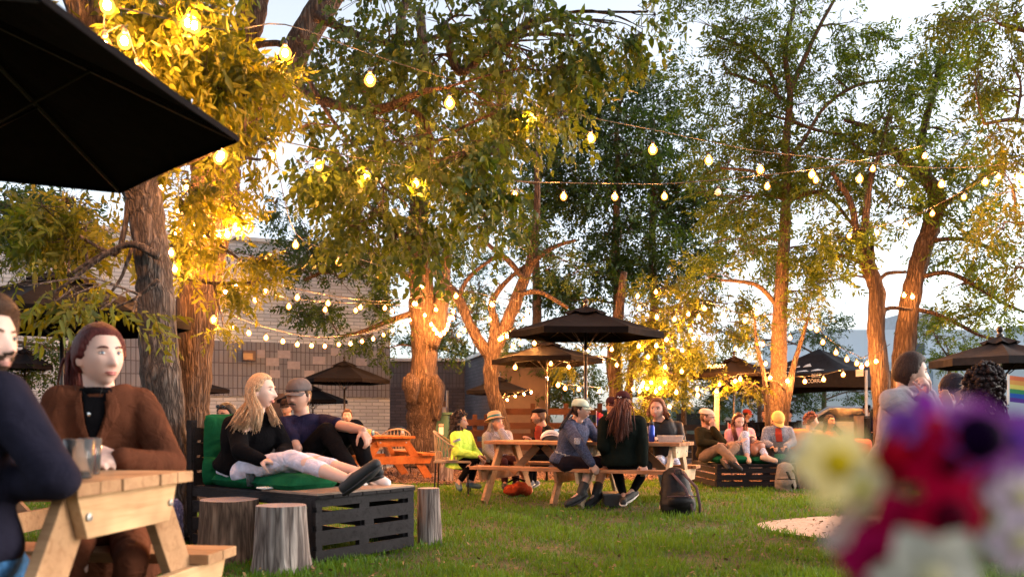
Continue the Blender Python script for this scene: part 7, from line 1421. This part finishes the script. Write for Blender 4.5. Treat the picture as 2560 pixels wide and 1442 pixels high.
# ---------------------------------------------------------------- blurred flowers right by the lens
fl_t = empty('flower_vase', (.34, .44, 0.0), 'white vase of mixed flowers, strongly blurred, lower right corner', 'vase')
def fpt(px, py, d): return U(px, py, d)
MB().lathe([(.05, .0), (.055, .05), (.045, .16), (.04, .2), (.046, .22)], (fpt(2330, 0, .55).x, .55, .60), 24).build('vase', M_WHITE, fl_t, smooth=True)
side_t = empty('side_table', (.3, .45, 0), 'round table carrying the vase just below the frame', 'table'); MB().lathe([(.30, .575), (.30, .598), (.01, .6)], (.32, .6, 0), 32).build('tabletop', M_PINE_RED, side_t); MB().tube([(.32, .6, 0), (.32, .6, .58)], .03, 12).build('leg', M_STEELB, side_t); MB().lathe([(.2, .0), (.2, .02), (.03, .04)], (.32, .6, 0.001), 24).build('base', M_STEELB, side_t)
def flower(label, px, py, d, rad, cp, cc, n=6, tilt=(0, 0), stem=(2330, 1500), cent=.28):
    rad *= 1.27; c = fpt(px, py, d); r = empty('flower', c, label, 'flower', 'cut flowers in the vase'); g = np.random.default_rng(int(px)); mp = plain('petal_%d' % px, cp, .8, var=.15, scale=30, spec=.04); mc = plain('flower_eye_%d' % px, cc, .9, var=.2, scale=60, spec=.03)
    n0 = Vector((tilt[0], -1, tilt[1])).normalized(); a_ = n0.cross(Vector((0, 0, 1))).normalized(); b_ = n0.cross(a_)
    for k in range(n):
        th = 2 * math.pi * k / n + g.normal(0, .08); dr = a_ * math.cos(th) + b_ * math.sin(th); sd = n0.cross(dr); V = []; m_ = 6
        for i in range(m_ + 1):
            t = i / m_; wd = rad * .46 * math.sin(math.pi * min(1, .12 + t * .86)) ** .7; ctr = c + dr * rad * t + n0 * rad * (.22 * t - .35 * t * t)
            for j in (-1, -.5, 0, .5, 1): V.append(ctr + sd * wd * j + n0 * rad * .10 * j * j)
        o = MB().add([tuple(v) for v in V], [(i * 5 + j, i * 5 + j + 1, (i + 1) * 5 + j + 1, (i + 1) * 5 + j) for i in range(m_) for j in range(4)]).build('petal', mp, r, smooth=True)
    MB().ell(c + n0 * rad * .08, [rad * cent] * 3, 12, 8).build('flower_centre', mc, r, smooth=True)
    s_ = fpt(*stem, .54); MB().tube(spline([(*(c - n0 * .004),), (*(c.lerp(s_, .4) + Vector((0, .01, 0))),), (*s_,)], 6), .0016, 6).build('stem', plain('flower_stem', (.05, .11, .03), .6), r, smooth=True)
DF = .42
flower('cream daffodil with golden centre, left of the bunch', 2090, 1160, DF, .0185, (.90, .66, .26), (.55, .36, .01), 6, (.1, .15), cent=.34)
flower('white cream flower at the far left edge of the bunch', 2030, 1140, DF + .01, .012, (.62, .60, .50), (.5, .45, .3), 5, (-.3, .2))
flower('pale yellow flower below the daffodil', 2150, 1220, DF, .013, (.55, .48, .28), (.4, .35, .05), 5, (.2, -.2))
flower('small purple flower over the hoodie man hands', 2312, 1008, DF, .007, (.24, .02, .26), (.1, .01, .18), 5, (.2, .3))
flower('violet flower on the left, before the hoodie', 2258, 1062, DF, .0085, (.24, .06, .30), (.05, .01, .16), 6, (-.3, .3), cent=.4)
flower('bright red flower in the middle of the bunch', 2310, 1120, DF, .0165, (.40, .002, .012), (.10, .0, .006), 6, (.1, .1))
flower('crimson flower below the bright red one', 2370, 1160, DF - .01, .017, (.30, .0, .02), (.05, .0, .006), 6, (-.1, -.1))
flower('dark red flower on the left beside the daffodil', 2240, 1150, DF + .01, .013, (.20, .004, .015), (.08, .0, .01), 5, (-.2, 0))
flower('pink lilac anemone in front of the sunglasses woman', 2392, 1052, DF + .01, .012, (.50, .24, .42), (.30, .14, .34), 6, (0, .3))
flower('large purple anemone with black heart', 2440, 1096, DF - .01, .017, (.22, .04, .22), (.004, .0, .008), 7, (.1, .1), cent=.6)
flower('violet blue anemone at the right edge', 2535, 1100, DF, .015, (.18, .04, .26), (.06, .02, .2), 6, (.2, .1))
flower('pale mauve flower at the right edge of the bunch', 2475, 1172, DF, .015, (.42, .24, .36), (.3, .15, .3), 6, (0, -.2))
flower('purple flower lower in the bunch', 2370, 1290, DF - .02, .016, (.20, .01, .24), (.02, .0, .03), 6, (0, 0), cent=.45)
flower('deep red drooping flower, lower centre', 2270, 1330, DF - .01, .019, (.26, .002, .03), (.03, .0, .01), 6, (-.2, -.2))
flower('crimson flower at the bottom edge', 2190, 1400, DF - .01, .016, (.30, .004, .06), (.12, .0, .02), 6, (-.2, -.3))
flower('white flower at the bottom left of the bunch', 2130, 1340, DF + .02, .013, (.50, .42, .40), (.45, .38, .3), 5, (-.2, -.1))
flower('large cream white flower at the bottom edge', 2320, 1440, DF - .03, .022, (.50, .46, .38), (.4, .35, .2), 6, (0, -.2))
flower('pale cream flower on the right below the mauve one', 2420, 1240, DF + .01, .016, (.50, .46, .36), (.4, .35, .2), 6, (.1, -.1))
flower('pale pink flower at the lower right edge', 2545, 1240, DF, .015, (.55, .42, .48), (.45, .4, .2), 6, (.2, 0))
flower('dusky purple flower in the bottom right corner', 2545, 1350, DF - .02, .015, (.16, .06, .16), (.05, .01, .06), 5, (.1, -.2))
flower('pale yellow green flower near the right edge', 2440, 1190, DF + .02, .010, (.50, .46, .12), (.4, .35, .05), 5, (.1, 0))
r = empty('flower_greens', fpt(2430, 1330, .38), 'sage green leaves between the cut flowers', 'leaves'); gg = np.random.default_rng(6); nl = 46
Pp = np.array([fpt(gg.uniform(2180, 2580), gg.uniform(1230, 1460), .48 + gg.uniform(-.02, .03)) for _ in range(nl)]); u = gg.normal(size=(nl, 3)); u[:, 2] = np.abs(u[:, 2]) + .4; v, f, kk = leaves(Pp, unit(u), np.array([0, -1, .2]) + gg.normal(0, .4, (nl, 3)), gg.uniform(.022, .042, nl), gg.uniform(.010, .018, nl), True); bring(fast_mesh('foliage', v, f, plain('sage_leaf', (.16, .24, .14), .7), np.repeat(gg.random(nl), kk)), r)
